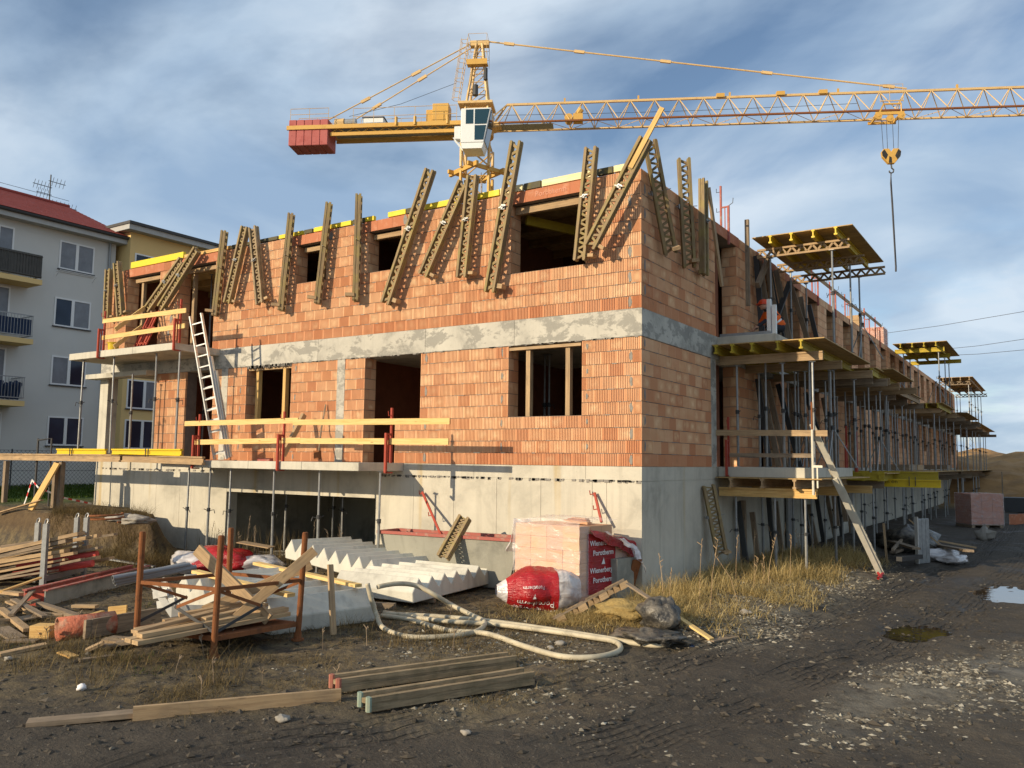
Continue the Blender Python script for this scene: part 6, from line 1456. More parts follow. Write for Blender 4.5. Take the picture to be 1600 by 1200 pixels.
SC = [(0, 960, 42, 992, .10, .05, 'wmid', .06, .04, 'pale thin plank pointing at the timber block'), (16, 975, 55, 938, .07, .04, 'wold', .10, .20, 'thin grey stick leaning over the plank pile at the left'), (0, 1025, 72, 1012, .14, .04, 'wmid', 0, .02, 'rough split plank lying at the left edge'),
      (-10, 935, 34, 942, .12, .05, 'wmid', .10, .12, 'short thick plank end at the left edge below the red form'), (0, 962, 30, 955, .16, .04, 'wold', .0, .06, 'dark plank under the pile at the left edge'), (38, 962, 118, 968, .08, .04, 'wmid', .04, .02, 'long thin lath beside the red form'), (60, 952, 118, 966, .10, .05, 'wold', .06, .02, 'weathered lath crossing below the red form'),
      (8, 1003, 60, 1003, .16, .03, 'wold', .0, .0, 'grey flat board in front of the timber block'), (0, 985, 28, 1000, .22, .03, 'wold', .02, .0, 'broad grey board piece at the left edge'), (20, 975, 62, 968, .30, .02, 'wold', .03, .05, 'loose plywood scrap behind the timber block'), (120, 972, 160, 962, .07, .04, 'wnew', .02, .04, 'small yellow lath behind the splattered pipe'),
      (124, 1035, 178, 1028, .09, .04, 'wold', 0, 0, 'dark stick lying in weeds before the pipe'), (172, 1000, 204, 1003, .12, .05, 'wold', 0, 0, 'short dark offcut right of the double plank'), (0, 940, 62, 925, .06, .03, 'wnew', .15, .24, 'thin yellow lath reaching to the end of the red form'), (70, 975, 20, 950, .09, .03, 'wold', .09, .12, 'crossing grey lath in the left plank pile')]
for (u0, v0, u1, v1, w_, h_, m_, z0, z1, lab) in SC: gb(u0, v0, u1, v1, w_, h_, m_, lab, z0, z1)
rgj = random.Random(12)
for i in range(14):
    u = -5+15.5*i+rgj.uniform(-6, 6); v = rgj.uniform(935, 1000) if i < 9 else rgj.uniform(1000, 1030); an = rgj.uniform(-.5, .5); L_ = rgj.uniform(22, 52)
    gb(u, v, u+L_*math.cos(an), v-L_*.35*math.sin(an), rgj.uniform(.05, .16), rgj.uniform(.02, .05), rgj.choice(['wold', 'wold', 'wmid', 'wtan']), 'loose splintered board among the left debris, %s from the left edge' % (ORD+['ninth', 'tenth', 'eleventh', 'twelfth', 'thirteenth', 'fourteenth'])[i], rgj.uniform(0, .1), rgj.uniform(0, .12), 'debris_board', 'board', 'loose boards in the left debris')
# ---- long planks and girders on the near ground
gb(42, 1134, 380, 1103, .17, .045, 'wold', 'long grey plank lying on the road edge, left half of the pair'); gb(207, 1126, 532, 1096, .05, .13, 'wmid', 'long pale plank on edge in front of the grey plank', 0, .0)
def ground_girder(u0, v0, u1, v1, lab):
    p, q = GT(u0, v0), GT(u1, v1); p.z = q.z = max(p.z, q.z, TH((p.x+q.x)/2, (p.y+q.y)/2))+.075; d = (q-p).normalized()
    o = girder(p, q, UZ, lab, False, 'old girders lying by the road', 'wgird2', False); s_ = d.cross(UZ)
    return o
gg = [ground_girder(520, 1083, 800, 1040, 'old lattice girder with red painted ends lying by the road'), ground_girder(566, 1112, 826, 1066, 'nearer old lattice girder with green painted ends lying by the road')]
for o, endm in zip(gg, ('redend', 'greenp')):
    for k in (-1, 1):
        b = MB(); b.prism([(-.034, .06), (-.034, .03), (-.018, -.004), (.018, -.004), (.034, .03), (.034, .06)], (0, -.0715, 0), (1, 0, 0), (0, 0, 1), (0, 1, 0), .143)
        e = b.build('painted_end', M[endm], None); WL.pop(e.name, None); e.parent = o; e.location = (k*.105, 0, -.004); e.data.transform(Matrix.Translation((0, 0, 0)))
        e.data.transform(Matrix.Translation(Vector((0, 0, -.004))))
# ---- precast stair flights
def stair(lab, P0, P1, E, n, th=.42, tooth=.20):
    P0, P1, E = Vector(P0), Vector(P1), Vector(E); a = (P1-P0); L = a.length; a.normalize(); e = E-P0; W = e.length; e.normalize(); up = a.cross(e).normalized()
    if up.z < 0: up = -up
    poly = [(-L/n*.5, -th)]; st = L/n
    top = []
    for k in range(n+1): top += [(k*st-st*.5 if k == 0 else k*st-st*.55, -tooth), (k*st, 0)]
    top += [(L+st*.45, -tooth)]
    poly = [(-st*.4, -th)]+[(L+st*.4, -th)]+list(reversed(top))
    t = thing('stair_flight', lab, 'stair flight', tuple((P0+P1)/2-UZ*th), 'precast stair flights')
    b = MB(); b.prism(poly, P0, a, up, e, W); b.build('flight', M['stairc'], t, bevel=.012)
    return t, a, up, e
B0, B1, BE = Gp(765, 880, .5), Gp(655, 903, .5), Gp(532, 890, .5)
stair('pale concrete stair flight with sunlit treads right of the other two', B0, B1, B0+(BE-B1), 6, .40, .22)
C0, C1, CE = Gp(288, 897, .66), Gp(416, 934, .52), Gp(578, 917, .50)
C0.z -= .0
sc_, sa, su, se = stair('pale concrete stair flight in front with a grey end face and paper tag', C0, C1, C0+(CE-C1), 5, .50, .26)
A1 = Gp(580, 874, .58); A0 = A1-sa*2.45+UZ*.06; stair('pale concrete stair flight lying on its back nearest the garage opening', A0, A1, A0+se*1.5, 7, .42, .26)
p = Gp(560, 942, .28); b = MB(); cp = C1+sa*((C1-C0).length/5*.4+.006)+se*((CE-C1).length*.86)-su*.33; b.frame(cp, se, sa, su, .16, .003, .07); b.build('paper_tag', M['paper'], sc_)
for (u0, v0, u1, v1, z, lab) in ((400, 880, 560, 915, .62, 'yellow board lying across the front stair flight, right one'), (305, 893, 455, 930, .66, 'yellow board lying across the front stair flight, left one')):
    p, q = Gp(u0, v0, z), Gp(u1, v1, z-.06); board(p, q, .13, .05, 'wyel', lab, name='board', cat='board')
p, q = GT(521, 992), Gp(516, 884, .95); dpt = (p-CAM).dot(c_f); q = ptd(516, 882, dpt+.25); board(p, q, .10, .03, 'wmid', 'narrow plank leaning upright on the front stair flight', (1, 0, 0), 'plank', 'plank')
# support blocks under flights
for i, (u, v) in enumerate(((500, 975), (585, 955), (650, 945))): p = GT(u, v); b = MB(); b.frame(p+Vector((-.3, .15, 0)), (.9, .3, 0), (-.3, .9, 0), UZ, .5, .12, .09); b.build('bearer_block', M['wold'], label='dark timber bearer under the stair flights, %s from the left' % ORD[i], cat='block', group='bearers under the stair flights')
# ---- plastic sacks near the bank
p = GT(300, 893); lump('plastic_sack', 'white crumpled plastic sack left of the red one behind the rusty rack', 'sack', p, (.55, .45, .26), 'film2', 21); p = GT(345, 892); lump('plastic_sack', 'red and white crumpled plastic sack behind the rusty rack', 'sack', p, (.75, .55, .30), 'redfilm', 22); p = GT(398, 894); lump('plastic_sack', 'pale crumpled plastic sack right of the red one behind the rusty rack', 'sack', p, (.65, .5, .22), 'film2', 23)
p = GT(392, 893); board(p+Vector((-.4, 0, .62)), p+Vector((.3, .3, .52)), .35, .02, 'wmid', 'bent cardboard scrap on top of the pale plastic sack', name='cardboard', cat='cardboard')
# ---- mortar trough with red rim and things leaning there
Tl, Tr = F_ = (Fp(592, 832, -1.15), Fp(812, 846, -1.05))
tg = thing('mortar_trough', 'long stained mortar trough with a worn red rim before the basement wall', 'trough', tuple((Tl+Tr)/2-UZ*.9)); d = (Tr-Tl); Lt = d.length; d.normalize(); zb = TH((Tl.x+Tr.x)/2, -1.2)
n_ = Vector((-d.y, d.x, 0)).normalized()
for k, sgn in enumerate((-1, 1)):
    b = MB(); o = n_*(.0 if sgn < 0 else .62); i_ = n_*(.30*(-sgn)*.6)
    v0, v1 = Tl+o, Tr+o; w0, w1 = Tl+d*.35+o+i_, Tr-d*.35+o+i_; w0.z = zb+.05; w1.z = zb+.05
    off = n_*sgn*.03; b.add([v0, v1, w1, w0, v0+off, v1+off, w1+off, w0+off], [(0, 1, 2, 3), (7, 6, 5, 4), (0, 4, 5, 1), (1, 5, 6, 2), (2, 6, 7, 3), (3, 7, 4, 0)]); b.build('side_wall', M['troughc'], tg)
for e0, dx in ((Tl, d*.35), (Tr, -d*.35)):
    v0, v1 = e0, e0+n_*.62; w0, w1 = e0+dx+n_*.18, e0+dx+n_*.44; w0.z = w1.z = zb+.05; b = MB(); of = -dx.normalized()*.03; b.add([v0, v1, w1, w0, v0+of, v1+of, w1+of, w0+of], [(0, 1, 2, 3), (7, 6, 5, 4), (0, 4, 5, 1), (1, 5, 6, 2), (2, 6, 7, 3), (3, 7, 4, 0)]); b.build('end_wall', M['troughc'], tg)
w = Tl+d*.35+n_*.17; w.z = zb+.02; b = MB(); b.frame(w, d, n_, UZ, Lt-.7, .28, .03); b.build('floor', M['troughc'], tg)
for p, q in ((Tl-n_*.03, Tr-n_*.03), (Tl+n_*.65, Tr+n_*.65), (Tl-n_*.03, Tl+n_*.65), (Tr-n_*.03, Tr+n_*.65)): b = MB(); b.bar(p+UZ*.02, q+UZ*.02, .07, .06); b.build('rim', M['redw'], tg)
def red_leaner(u0, v0, u1, v1, y0, lab):
    p = Fp(u0, v0, y0); q = Fp(u1, v1, -.06); t = thing('red_guard_post', lab, 'rail post', tuple(p), 'red guard posts leaning on the basement wall'); d = (q-p).normalized(); s_ = Vector((1, 0, 0))
    b = MB(); b.bar(p, q, .045, .045, s_); b.build('tube', M['redp'], t)
    for f in (.45, .97): c = p.lerp(q, f); b = MB(); b.path([c, c-s_*.10-UZ*.02, c-s_*.11+UZ*.06], .012, 5); b.build('board_hook', M['redp'], t)
red_leaner(689, 836, 660, 769, -.55, 'red guard post with hooks leaning on the basement wall above the trough'); red_leaner(940, 816, 929, 770, -.3, 'red guard post leaning on the basement wall behind the brick pallet')
lg = girder(Fp(692, 872, -1.45), Fp(727, 808, -.95), NF, 'short lattice girder leaning on the mortar trough', False, 'girders leaning by the trough', 'wgird', False)
# ---- film wrapped pallet of blocks
K = Vector((-.41, -1.70, 0)); K.z = TH(K.x, K.y)+.12; pxv = Vector((-1, .07, 0)).normalized(); pyv = Vector((.20, 1, 0)).normalized(); HTS = [1.30, 1.30]
wp_ = thing('brick_pallet', 'opened pallet of pale blocks wrapped in clear and red film at the building corner', 'brick pallet', (-.9, -1, K.z))
lean = Vector((-.03, .06, 1)).normalized()
for i in range(4):
    for k in range(6):
        b = MB(); b.frame(K+pxv*(.348*i+.003)+lean*(.213*k+.002)+pyv*random.uniform(0, .012), pxv, pyv, lean, .342, .30, .208); b.build('block', M['pale'], wp_)
for j in range(1, 5):
    for k in range(6 if j < 3 else 5 if j < 4 else 4):
        for i in (0, 2):
            b = MB(); b.frame(K+pxv*(.70*i/2+.003)+pyv*(.31*j)+lean*(.213*k+.002), pxv, pyv, lean, .69 if i == 0 else .68, .302, .208); b.build('block', M['pale'], wp_)
for k in range(3): b = MB(); b.frame(K+pxv*.1+pyv*(.35+.13*k)+lean*(1.29+.02*k)+pxv*.12*k, (pxv*.98+UZ*.05).normalized(), pyv, UZ, .5-.1*k, .12, .045); b.build('broken_block', M['lintel' if k == 1 else 'pale'], wp_)
b = MB()
for k in range(3): b.frame(K+pxv*(.62*k)-UZ*.12, pxv, pyv, UZ, .14, 1.5, .095)
b.frame(K-UZ*.025, pxv, pyv, UZ, 1.4, 1.55, .02); b.build('pallet_base', M['wold'], wp_)
def wob(p, s=.02, f=6.): return Vector(p)+Vector((mnoise.noise(Vector(p)*f), mnoise.noise(Vector(p)*f+Vector((9, 2, 4))), mnoise.noise(Vector(p)*f+Vector((3, 7, 1)))))*s
b = MB(); b.grid(lambda u, v: wob(K-pyv*.018+pxv*(1.45*u-.02)+lean*(.42+.92*v+.06*math.sin(u*3.1)), .022), 26, 18); b.build('clear_film', M['film'], wp_, smooth=True)
b = MB(); b.grid(lambda u, v: wob(K-pyv*.02+pyv*1.05*v+pxv*(1.45*u-.04)+lean*(1.32+.10*math.sin(u*2.6+.3)*math.sin(v*2.+.5)), .05, 4.), 22, 14); b.build('top_film', M['film'], wp_, smooth=True)
b = MB(); b.grid(lambda u, v: wob(K+pxv*(1.42+.18*v*v+.06*math.sin(u*9))+pyv*(.5*u-.03)+lean*(1.34-.62*v), .05, 4.), 12, 14); b.build('loose_film', M['film2'], wp_, smooth=True)
rx = -pxv*.022
def redw_(u, v): return wob(K+rx+pyv*(.20+.80*u)+lean*(.10+1.05*v*(1-.12*u)), .012)
b = MB(); b.grid(redw_, 16, 18); rf_ = b.build('red_film', M['redfilm'], wp_, smooth=True)
b = MB(); b.grid(lambda u, v: wob(K+rx*1.3+pyv*(-.02+.24*u)+lean*(.08+1.2*v), .015), 6, 18); b.build('grey_film', M['film'], wp_, smooth=True)
b = MB(); b.grid(lambda u, v: wob(K+rx*1.5+pyv*(.98+.35*u)+lean*(.15+.95*v*(1-.15*u)), .02), 8, 16); b.build('clear_film', M['film'], wp_, smooth=True)
b = MB(); b.grid(lambda u, v: wob(K+rx*(2.+3*v)+pyv*(.25+1.35*u)+lean*(1.22-.30*u-(.10+.22*u)*v), .05, 5.), 18, 6); b.build('torn_red_film', M['redfilm'], wp_, smooth=True)
b = MB(); b.grid(lambda u, v: wob(K+rx*(3+9*v)+pyv*(.55+1.05*u)+lean*(1.18-.32*u-(.05+.5*u*u)*v), .07, 5.), 16, 8); b.build('torn_clear_film', M['film2'], wp_, smooth=True)
tz = -.0075*pxv
for txt, s_, h_, sz in (('Wienerberger', .62, .50, .13), ('Porotherm', .62, .33, .13), ('Porotherm', .62, .80, .13), ('Wienerberger', .62, .97, .13)):
    add_text(txt, sz, K+rx+tz*2.2+pyv*s_+lean*h_, pyv, lean, M['letter'], rf_, ext=.001, bold=.002)
b = MB(); b.prism([(-.05, 0), (.05, 0), (.012, .11)], K+rx+tz*2+pyv*.62+lean*.60, pyv, lean, pxv, .002); b.build('print_mark', M['letter'], rf_)
b = MB(); b.frame(Vector((-.20, -.45, TH(-.2, -.4))), (.35, .9, 0), (-.9, .35, 0), (.30, 0, .95), .22, .03, .8); b.build('red_panel', M['rust'], label='dark red panel leaning behind the torn film at the corner', cat='panel').name = 'painted_board'
b = MB(); p = Vector((-.1, -.85, TH(-.1, -.85))); b.frame(p, (.2, .97, 0), (-.97, .2, 0), UZ, .5, .35, .8); b.build('dark_crate', M['troughc'], label='dark dusty block stack behind the torn film', cat='block')
# ---- red film bundle
rbp = thing('red_film_bundle', 'bulging bundle of red printed film and clear plastic lying before the brick pallet', 'plastic bundle', tuple(GT(845, 955)))
pL, pR = GT(786, 957), GT(902, 955); ax_ = (pR-pL); ax_.z = 0; La = ax_.length; ax_.normalize(); ay_ = Vector((-ax_.y, ax_.x, 0)); cen = (pL+pR)/2+ay_*.25; cen.z = TH(cen.x, cen.y)+.33
def bundle(u, t, ex=0.):     # u along 0..1, t around
    prof = (math.sin(math.pi*(.05+.86*u))**.62)*(.78+.62*u-.14*u*u)
    rr = .36*prof+ex; a = t*2*math.pi; d = ay_*math.cos(a)*1.12+UZ*math.sin(a)
    k = 1+.10*abs(mnoise.noise(Vector((u*6, math.cos(a)*2.5, math.sin(a)*2.5+4))))-.05*abs(mnoise.noise(Vector((u*16, a*1.5, 3))))+.22*mnoise.noise(Vector((u*3, math.cos(a)*1.5, math.sin(a)*1.5)))+.05*mnoise.noise(Vector((u*11, math.cos(a)*5, math.sin(a)*5)))
    p = cen+ax_*(La*1.12*(u-.5))+d*rr*k; p.z = max(p.z, TH(p.x, p.y)-.02); return p
for u0, u1, m_, nm_ in ((0, .13, 'film2', 'clear_end'), (.11, .70, 'redfilm', 'red_film'), (.67, 1., 'film2', 'clear_end')):
    b = MB(); b.grid(lambda u, v: bundle(u0+(u1-u0)*u, v, .004 if m_ == 'redfilm' else 0), 22, 36); ob = b.build(nm_, M[m_], rbp, smooth=True)
    if m_ == 'redfilm': rfo = ob
for txt, u_, a_, sz in (('Porotherm', .43, .585, .14), ('Wienerberger', .43, .655, .13), ('Porotherm', .40, .46, .08)):
    me_ = text_mesh(txt, sz, 0); off = wloc(rfo); me_.materials.clear(); me_.materials.append(M['letter'])
    for vv in me_.vertices: vv.co = bundle(u_-vv.co.x/(La*1.12), a_-vv.co.y/2.05*(-1), .012)-off
    o = bpy.data.objects.new('lettering', me_); COL.objects.link(o); o.parent = rfo
me_ = bpy.data.meshes.new('mark'); off = wloc(rfo); me_.from_pydata([tuple(bundle(u_, a_, .012)-off) for u_, a_ in ((.38, .535), (.42, .535), (.405, .50))], [], [(0, 1, 2)]); me_.materials.append(M['letter']); o = bpy.data.objects.new('print_mark', me_); COL.objects.link(o); o.parent = rfo
# ---- broken pallet tilted on the weeds
bp = thing('broken_pallet', 'broken wooden pallet tilted against the wrapped blocks', 'pallet', tuple(GT(880, 975)))
q0 = GT(866, 976)+UZ*.10; q1 = ptd(975, 906, (q0-CAM).dot(c_f)+.35); ea = (q1-q0); Lp = ea.length; ea.normalize(); en = Vector((-.50, .85, -.17)); en = (en-ea*en.dot(ea)).normalized(); ew = ea.cross(en)
if ew.z > 0: ew = -ew
for k in range(3): b = MB(); b.frame(q0+en*(.40*k), ea, en, ew, Lp, .10, .022); b.build('slat', M['wold'], bp)
for k in range(4):
    for j in range(3): b = MB(); b.frame(q0+ea*(Lp*(.02+.30*k))+en*(.40*j)+ew*.023, ea, en, ew, .14, .10, .10); b.build('block', M['wmid'], bp)
for k in range(4): b = MB(); b.frame(q0+ea*(Lp*(.02+.30*k))+en*.0-ew*.024, ea, en, ew, .11, .90, .022); b.build('deck_board', M['wold'], bp)
p, q = ptd(980, 912, (q1-CAM).dot(c_f)-.2), GT(1112, 1008, .03); d1 = p.lerp(q, .52); lt = thing('long_lath', 'long lath with a bright yellow lower half leaning on the weeds at the corner', 'lath', tuple(q))
b = MB(); b.bar(p, d1, .09, .025); b.build('weathered_half', M['wold'], lt); b = MB(); b.bar(d1, q, .09, .026); b.build('yellow_half', M['wyel'], lt)
p = GT(1030, 1000); lump('black_sack', 'black crumpled plastic sack beside the yellow lath', 'sack', GT(1032, 990), (.30, .25, .26), 'blackbag', 31, amp=.4, fine=.25); lump('dark_sheet', 'muddy dark plastic sheet under the hose end', 'plastic sheet', GT(1015, 1003), (.55, .35, .10), 'blackbag', 33, amp=.5, fine=.4)
p = GT(975, 968); lump('straw_bag', 'torn sack under yellow straw below the broken pallet', 'sack', p, (.42, .28, .15), 'strawc', 35, amp=.4, fine=.3)
gb(1110, 1003, 1150, 996, .12, .02, 'wold', 'dark splinter of board lying right of the yellow lath end')
# ---- hose
hp = [(574, 912, .62), (580, 935, .40), (588, 960, .15), (600, 982, .03), (640, 995, .03), (700, 994, .03), (745, 986, .03), (757, 972, .06), (735, 960, .10), (705, 945, .2), (680, 930, .38), (650, 915, .52), (620, 912, .58), (590, 917, .56)]
b = MB()
def smooth_path(pts, n=7):
    out = []
    for i in range(len(pts)-1):
        p0, p1, p2, p3 = pts[max(i-1, 0)], pts[i], pts[i+1], pts[min(i+2, len(pts)-1)]
        for k in range(n):
            t = k/n; out.append(.5*((2*p1)+(p2-p0)*t+(2*p0-5*p1+4*p2-p3)*t*t+(3*p1-p0-3*p2+p3)*t**3))
    return out+[pts[-1]]
def hz(u, v, h): p = Gp(u, v, h) ; z = TH(p.x, p.y); p = Gp(u, v, max(h, z+.025) if h < .05 else h+z*.5); return p
h1 = [hz(*t) for t in hp]
h2 = [hz(*t) for t in ((596, 962, .03), (640, 968, .03), (700, 985, .03), (760, 990, .03), (820, 1010, .03), (880, 1026, .03), (935, 1026, .03), (968, 1016, .03), (962, 1003, .04), (925, 996, .05), (850, 985, .05), (770, 975, .05), (690, 970, .04), (600, 957, .03))]
h3 = [hz(*t) for t in ((600, 959, .04), (680, 963, .05), (760, 970, .05), (850, 982, .05), (940, 996, .05), (1000, 1006, .04), (1035, 1008, .03), (1050, 1000, .05))]
for i, (hh, lab) in enumerate(((h1, 'cream hose loop rising onto the front stair flight'), (h2, 'cream hose loop lying nearest the road'), (h3, 'straight cream hose length running to the corner weeds'))):
    b = MB(); b.path(smooth_path(hh), .037, 10); b.build('hose', M['hose'], smooth=True, label=lab, cat='hose', group='cream hose')
# ---- debris on top of the earth bank
for i, (u0, v0, u1, v1, w_, h_, m_, lab) in enumerate(((-5, 808, 170, 806, .16, .05, 'wold', 'long plank along the top of the earth bank, rear'), (-5, 815, 150, 814, .14, .05, 'wold', 'long plank along the top of the earth bank, front'), (90, 803, 165, 810, .10, .04, 'wmid', 'short plank crossing on the earth bank'), (170, 812, 245, 815, .10, .03, 'steel', 'grey strip lying on the end of the earth bank'), (5, 800, 60, 806, .12, .05, 'wmid', 'pale plank at the left of the earth bank'))):
    p, q = Gp(u0, v0, 1.05), Gp(u1, v1, 1.05); p.z, q.z = TH(p.x, p.y)+.06+.03*i, TH(q.x, q.y)+.06; board(p, q, w_, h_, m_, lab, name='plank', cat='plank')
p, q = Gp(12, 808, 1.1), Gp(32, 809, 1.1); p.z = TH(p.x, p.y)+.15; q.z = TH(q.x, q.y)+.15; b = MB(); b.path([p-UZ*.06, q-UZ*.06], .10, 14, False); b.build('orange_pipe', M['redpipe'], label='short orange drain pipe lying on the earth bank at the left', cat='pipe', solid=.012)
b = MB(); c = Gp(165, 818, 1.0); b.path([c+Vector((.45*math.cos(t)*(1-.02*t), .35*math.sin(t), .05+.012*t)) for t in np.linspace(0, 14, 60)], .022, 6); b.build('rope_coil', M['rust'], label='rusty brown coil of hose on the end of the earth bank', cat='coil')
for i, (u, v) in enumerate(((190, 815), (215, 818))): lump('cloth_scrap', 'crumpled pale cloth scrap on the end of the earth bank, %s' % ('left', 'right')[i], 'cloth', Gp(u, v, 1.02), (.35, .3, .10), 'stone', 41+i, amp=.5, fine=.3)
lump('white_scrap', 'small white crumpled paper scrap in the foreground weeds', 'litter', GT(127, 1078), (.05, .05, .035), 'letter', 51, ns=6, amp=.6); lump('blue_scrap', 'small blue bottle cap litter near the yellow lath end', 'litter', GT(1081, 1015), (.04, .03, .02), 'navy', 52, ns=5); p = GT(105, 1025); gb(96, 1020, 116, 1028, .12, .02, 'wnew', 'pale wood chip lying in the weeds by the pipe', .0, 0, 'wood_chip', 'litter')
for i, (u, v, r_) in enumerate(((728, 1148, .05), (440, 1127, .07), (767, 908+120, .05), (12, 1032, .06), (875, 1008, .07), (860, 1014, .05), (1165, 960, .09))): lump('rock', 'pale stone lying on the dirt, %s' % ('below the old girders', 'before the long planks', 'right of the old girders', 'at the left edge', 'inside the hose loop, right', 'inside the hose loop, left', 'in the weeds by the road')[i], 'stone', GT(u, v), (r_, r_*.8, r_*.5), 'stone', 60+i, ns=6, amp=.6)
# ================================================================== STUFF: stones, dry grass, litter
def stones(name, N, fn, lo, hi, m, label):
    rs_ = np.random.RandomState(len(name)+N); base = np.array([(1, 0, 0), (0, 1, 0), (-1, 0, 0), (0, -1, 0), (0, 0, 1), (0, 0, -1)], float); F0 = np.array([(0, 1, 4), (1, 2, 4), (2, 3, 4), (3, 0, 4), (1, 0, 5), (2, 1, 5), (3, 2, 5), (0, 3, 5)])
    XY = fn(rs_, N); N = len(XY); Z = terrain(XY[:, 0], XY[:, 1]); sz = lo+(hi-lo)*rs_.rand(N)**3.2
    V = base[None]*(1+.7*(rs_.rand(N, 6, 1)-.5)); V = V*np.stack([sz*(1+rs_.rand(N)), sz*(.8+.5*rs_.rand(N)), sz*(.35+.45*rs_.rand(N))], -1)[:, None]
    an = rs_.rand(N)*6.28; c, s = np.cos(an)[:, None], np.sin(an)[:, None]
    V = np.stack([V[..., 0]*c-V[..., 1]*s, V[..., 0]*s+V[..., 1]*c, V[..., 2]], -1)+np.stack([XY[:, 0], XY[:, 1], Z+sz*.1], -1)[:, None]
    F = (F0[None]+6*np.arange(N)[:, None, None]).reshape(-1, 3)
    me = bpy.data.meshes.new(name); me.from_pydata(V.reshape(-1, 3).tolist(), [], F.tolist()); a = me.attributes.new('tint', 'FLOAT', 'FACE'); a.data.foreach_set('value', np.repeat(rs_.rand(N), 8).astype(np.float32)); me.materials.append(m)
    o = bpy.data.objects.new(name, me); COL.objects.link(o); tag(o, label, kind='stuff')
def gravel_fn(g):
    r = rnd(g); return bsdf(g, g.ramp(r, [(0, (.07, .06, .045)), (.5, (.14, .122, .093)), (.8, (.24, .215, .165)), (1, (.42, .385, .31))]), .95, g.noise(pos(g), 60., 3), .004)
M['gravel'] = mat('gravel', gravel_fn)
def pick(mask, box, base=0.):
    def fn(rs_, N):
        out = []
        while sum(len(o) for o in out) < N:
            P = np.stack([rs_.uniform(box[0], box[1], N*3), rs_.uniform(box[2], box[3], N*3)], -1); k = rs_.rand(N*3) < (mask(P[:, 0], P[:, 1])*(fbm(P[:, 0], P[:, 1], 1.7, 3, 77) > .42)+base); out.append(P[k])
        return np.concatenate(out)[:N]
    return fn
stones('loose_gravel', 13000, pick(gravelmask, (-1.5, 7.6, -7.8, 9), .004), .008, .034, M['gravel'], 'pale loose gravel scattered on the dirt road')
stones('dirt_clods', 16000, pick(lambda x, y: sstep(-13, -6, x+.0*y)*.3, (-13, 7.5, -12, 3), .05), .006, .040, mat('clods', lambda g: bsdf(g, g.ramp(rnd(g), [(0, (.035, .03, .023)), (.95, (.085, .07, .053)), (1, (.20, .175, .135))]), .95)), 'small clods and stone chips in the foreground dirt')
def blades(name, XY, hmin, hmax, lean, wd, m, label, Z=None, seed=1, curl=.5):
    rs_ = np.random.RandomState(seed); N = len(XY); Z = terrain(XY[:, 0], XY[:, 1]) if Z is None else Z
    h = hmin+(hmax-hmin)*rs_.rand(N)**1.6; an = rs_.rand(N)*6.28; ln = lean*(.3+rs_.rand(N)); dirv = np.stack([np.cos(an), np.sin(an)], -1); sid = np.stack([-dirv[:, 1], dirv[:, 0]], -1); ts = np.array([0, .38, .72, 1.]); V = []
    for t in ts:
        out = ln*h*(t**1.7); up = h*(t-curl*ln*.45*t**2.4); wv = wd*(1-t*.85)
        cx = XY+dirv*out[:, None]; zz = Z+np.maximum(up, .012)-.01*(t == 0)
        V.append(np.concatenate([cx-sid*wv/2, zz[:, None]], 1)); V.append(np.concatenate([cx+sid*wv/2, zz[:, None]], 1))
    V = np.stack(V, 1).reshape(-1, 3); f = np.array([(0, 1, 3, 2), (2, 3, 5, 4), (4, 5, 7, 6)]); F = (f[None]+8*np.arange(N)[:, None, None]).reshape(-1, 4)
    me = bpy.data.meshes.new(name); me.from_pydata(V.tolist(), [], F.tolist()); a = me.attributes.new('tint', 'FLOAT', 'FACE'); a.data.foreach_set('value', np.repeat(rs_.rand(N), 3).astype(np.float32)); me.materials.append(m)
    o = bpy.data.objects.new(name, me); COL.objects.link(o); tag(o, label, kind='stuff')
def straw_fn(c0, c1, c2):
    def fn(g):
        r = rnd(g); c = g.ramp(r, [(0, c0), (.5, c1), (1, c2)]); d = g.n('ShaderNodeBsdfDiffuse', Color=c); t = g.n('ShaderNodeBsdfTranslucent', Color=c); return g.n('ShaderNodeMixShader', _0=.3, _1=d.outputs[0], _2=t.outputs[0])
    return fn
M['dry'] = mat('dry_grass', straw_fn((.24, .165, .06), (.48, .35, .14), (.66, .52, .25))); M['dry2'] = mat('dead_weeds', straw_fn((.07, .05, .028), (.17, .125, .06), (.30, .22, .10))); M['green'] = mat('green_blades', straw_fn((.035, .06, .012), (.06, .10, .02), (.10, .13, .03)))
rs0 = np.random.RandomState(5)
def clumps(C, n, sp):
    out = []
    for (x, y) in C: out.append(np.stack([x+rs0.randn(n)*sp, y+rs0.randn(n)*sp], -1))
    return np.concatenate(out)
# tall dry grass along the foot of the side wall and at the corner
Cg = [(rs0.uniform(.35, 2.35), rs0.uniform(-2.6, 9.)) for _ in range(120)]
Cg = [(x, y) for x, y in Cg if x < 1.2+.14*(y+3.)+rs0.rand()*.5]
blades('tall_dry_grass', clumps(Cg[:60], 80, .13), .12, .50, 1.0, .009, M['dry'], 'tall dry yellow grass along the shaded side wall and at the corner', seed=2)
blades('matted_straw', clumps([(rs0.uniform(.3, 2.6), rs0.uniform(-2.9, 9)) for _ in range(130)], 90, .22), .15, .45, 1.7, .009, M['dry'], 'matted straw lying at the foot of the side wall', seed=3, curl=1.2)
blades('corner_weeds', clumps([(rs0.uniform(-1.4, 1.6), rs0.uniform(-3.3, -1.9)) for _ in range(60)], 80, .16), .05, .24, 1.7, .007, M['dry'], 'yellow straw and weeds around the broken pallet', seed=4, curl=1.1)
blades('sunny_straw', clumps([(rs0.uniform(.0, .9), rs0.uniform(-3.1, -2.5)) for _ in range(26)], 90, .14), .08, .26, 1.7, .008, M['dry'], 'bright yellow straw heap below the broken pallet', seed=14, curl=.9)
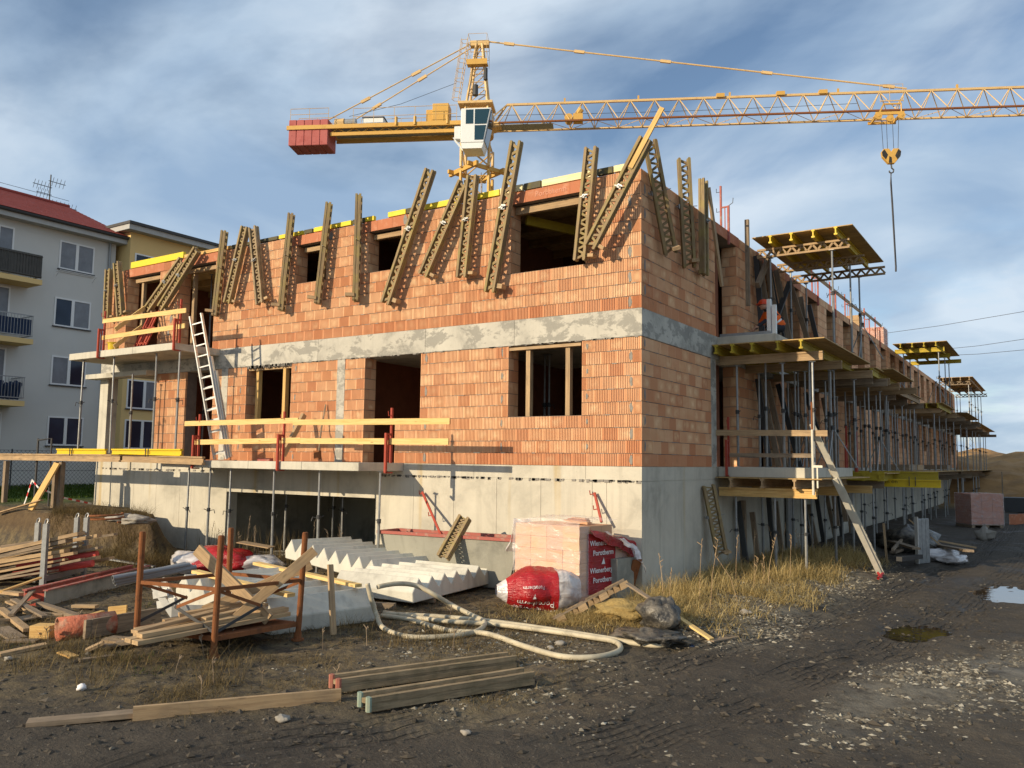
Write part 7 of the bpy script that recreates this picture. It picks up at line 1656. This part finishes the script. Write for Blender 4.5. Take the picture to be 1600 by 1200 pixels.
Fw = [(x, y) for x, y in zip(rs0.uniform(-9, 1.5, 330), rs0.uniform(-9.5, -2.2, 330)) if strawmask(np.array([x]), np.array([y]))[0] > .3]
blades('foreground_weeds', clumps(Fw, 60, .17), .05, .20, 1.9, .006, M['dry2'], 'flattened dead weeds over the foreground dirt', seed=6, curl=1.3)
blades('weed_tufts', clumps([(-3.3, -8.6), (-4.2, -8.5), (-2.9, -8.5), (-1.9, -7.9), (-2.2, -5.3), (-1.0, -5.6), (-.4, -5.2), (-.9, -4.9), (-5.6, -8.0), (-1.3, -8.4), (-4.9, -9.0), (-3.6, -9.2), (-2.5, -9.0)], 130, .16), .08, .36, 1.1, .006, M['dry2'], 'dead weed tufts standing before the rusty rack', seed=7)
blades('green_weeds', clumps([(-3.0, -8.3), (-2.4, -8.5), (-6, -6), (-5, -8.9)], 40, .2), .04, .10, 1.2, .008, M['green'], 'few small green weeds in the dirt', seed=8)
blades('bank_grass', clumps([(rs0.uniform(-16, -10.6), rs0.uniform(-3.4, -2.2)) for _ in range(170)], 70, .2), .10, .45, 1.3, .008, M['dry2'], 'dry weeds on the edge and foot of the earth bank', seed=9)
blades('wall_weeds', clumps([(rs0.uniform(-11.8, -6.9), rs0.uniform(-1.4, -.2)) for _ in range(26)], 26, .1), .3, 1.0, .28, .009, M['dry2'], 'thin dry weed stalks before the garage opening', seed=10)
Lx = rs0.uniform(-32.3, -20.5, 26000); Ly = rs0.uniform(-2.5, 18, 26000)
blades('lawn_grass', np.stack([Lx, Ly], -1), .05, .16, .8, .035, M['green'], 'green lawn blades before the grey apartment block', seed=11)
# seed stalks
def stalks(C, h0, h1, m, seed, label):
    b = MB(); rs_ = np.random.RandomState(seed)
    for (x, y) in C:
        h = rs_.uniform(h0, h1); p = TP(x, y); l = Vector((rs_.randn()*.16, rs_.randn()*.16, 0))
        pts = [p, p+UZ*h*.5+l*.3*h, p+UZ*h+l*h]; b.path(pts, .006, 4, False, None, [1, .8, .5])
        for k in range(5): 
            c = pts[1].lerp(pts[2], .5+.12*k); b.bar(c, c+Vector((rs_.randn()*.03, rs_.randn()*.03, .045)), .008, .008)
    b.build('seed_stalks', M[m], label=label, kind='stuff')
stalks([(rs0.uniform(.3, 2.0), rs0.uniform(-2.2, 6.5)) for _ in range(20)], .4, 1.15, 'wmid', 3, 'tall dry seed stalks by the side wall'); stalks([(rs0.uniform(-11.5, -7), rs0.uniform(-1.6, -.3)) for _ in range(16)], .5, 1.1, 'wold', 4, 'dry seed stalks before the garage')
stalks([(rs0.uniform(-5.5, 0.), rs0.uniform(-9., -4.)) for _ in range(22)], .08, .26, 'wold', 6, 'short dead stalks in the foreground dirt')
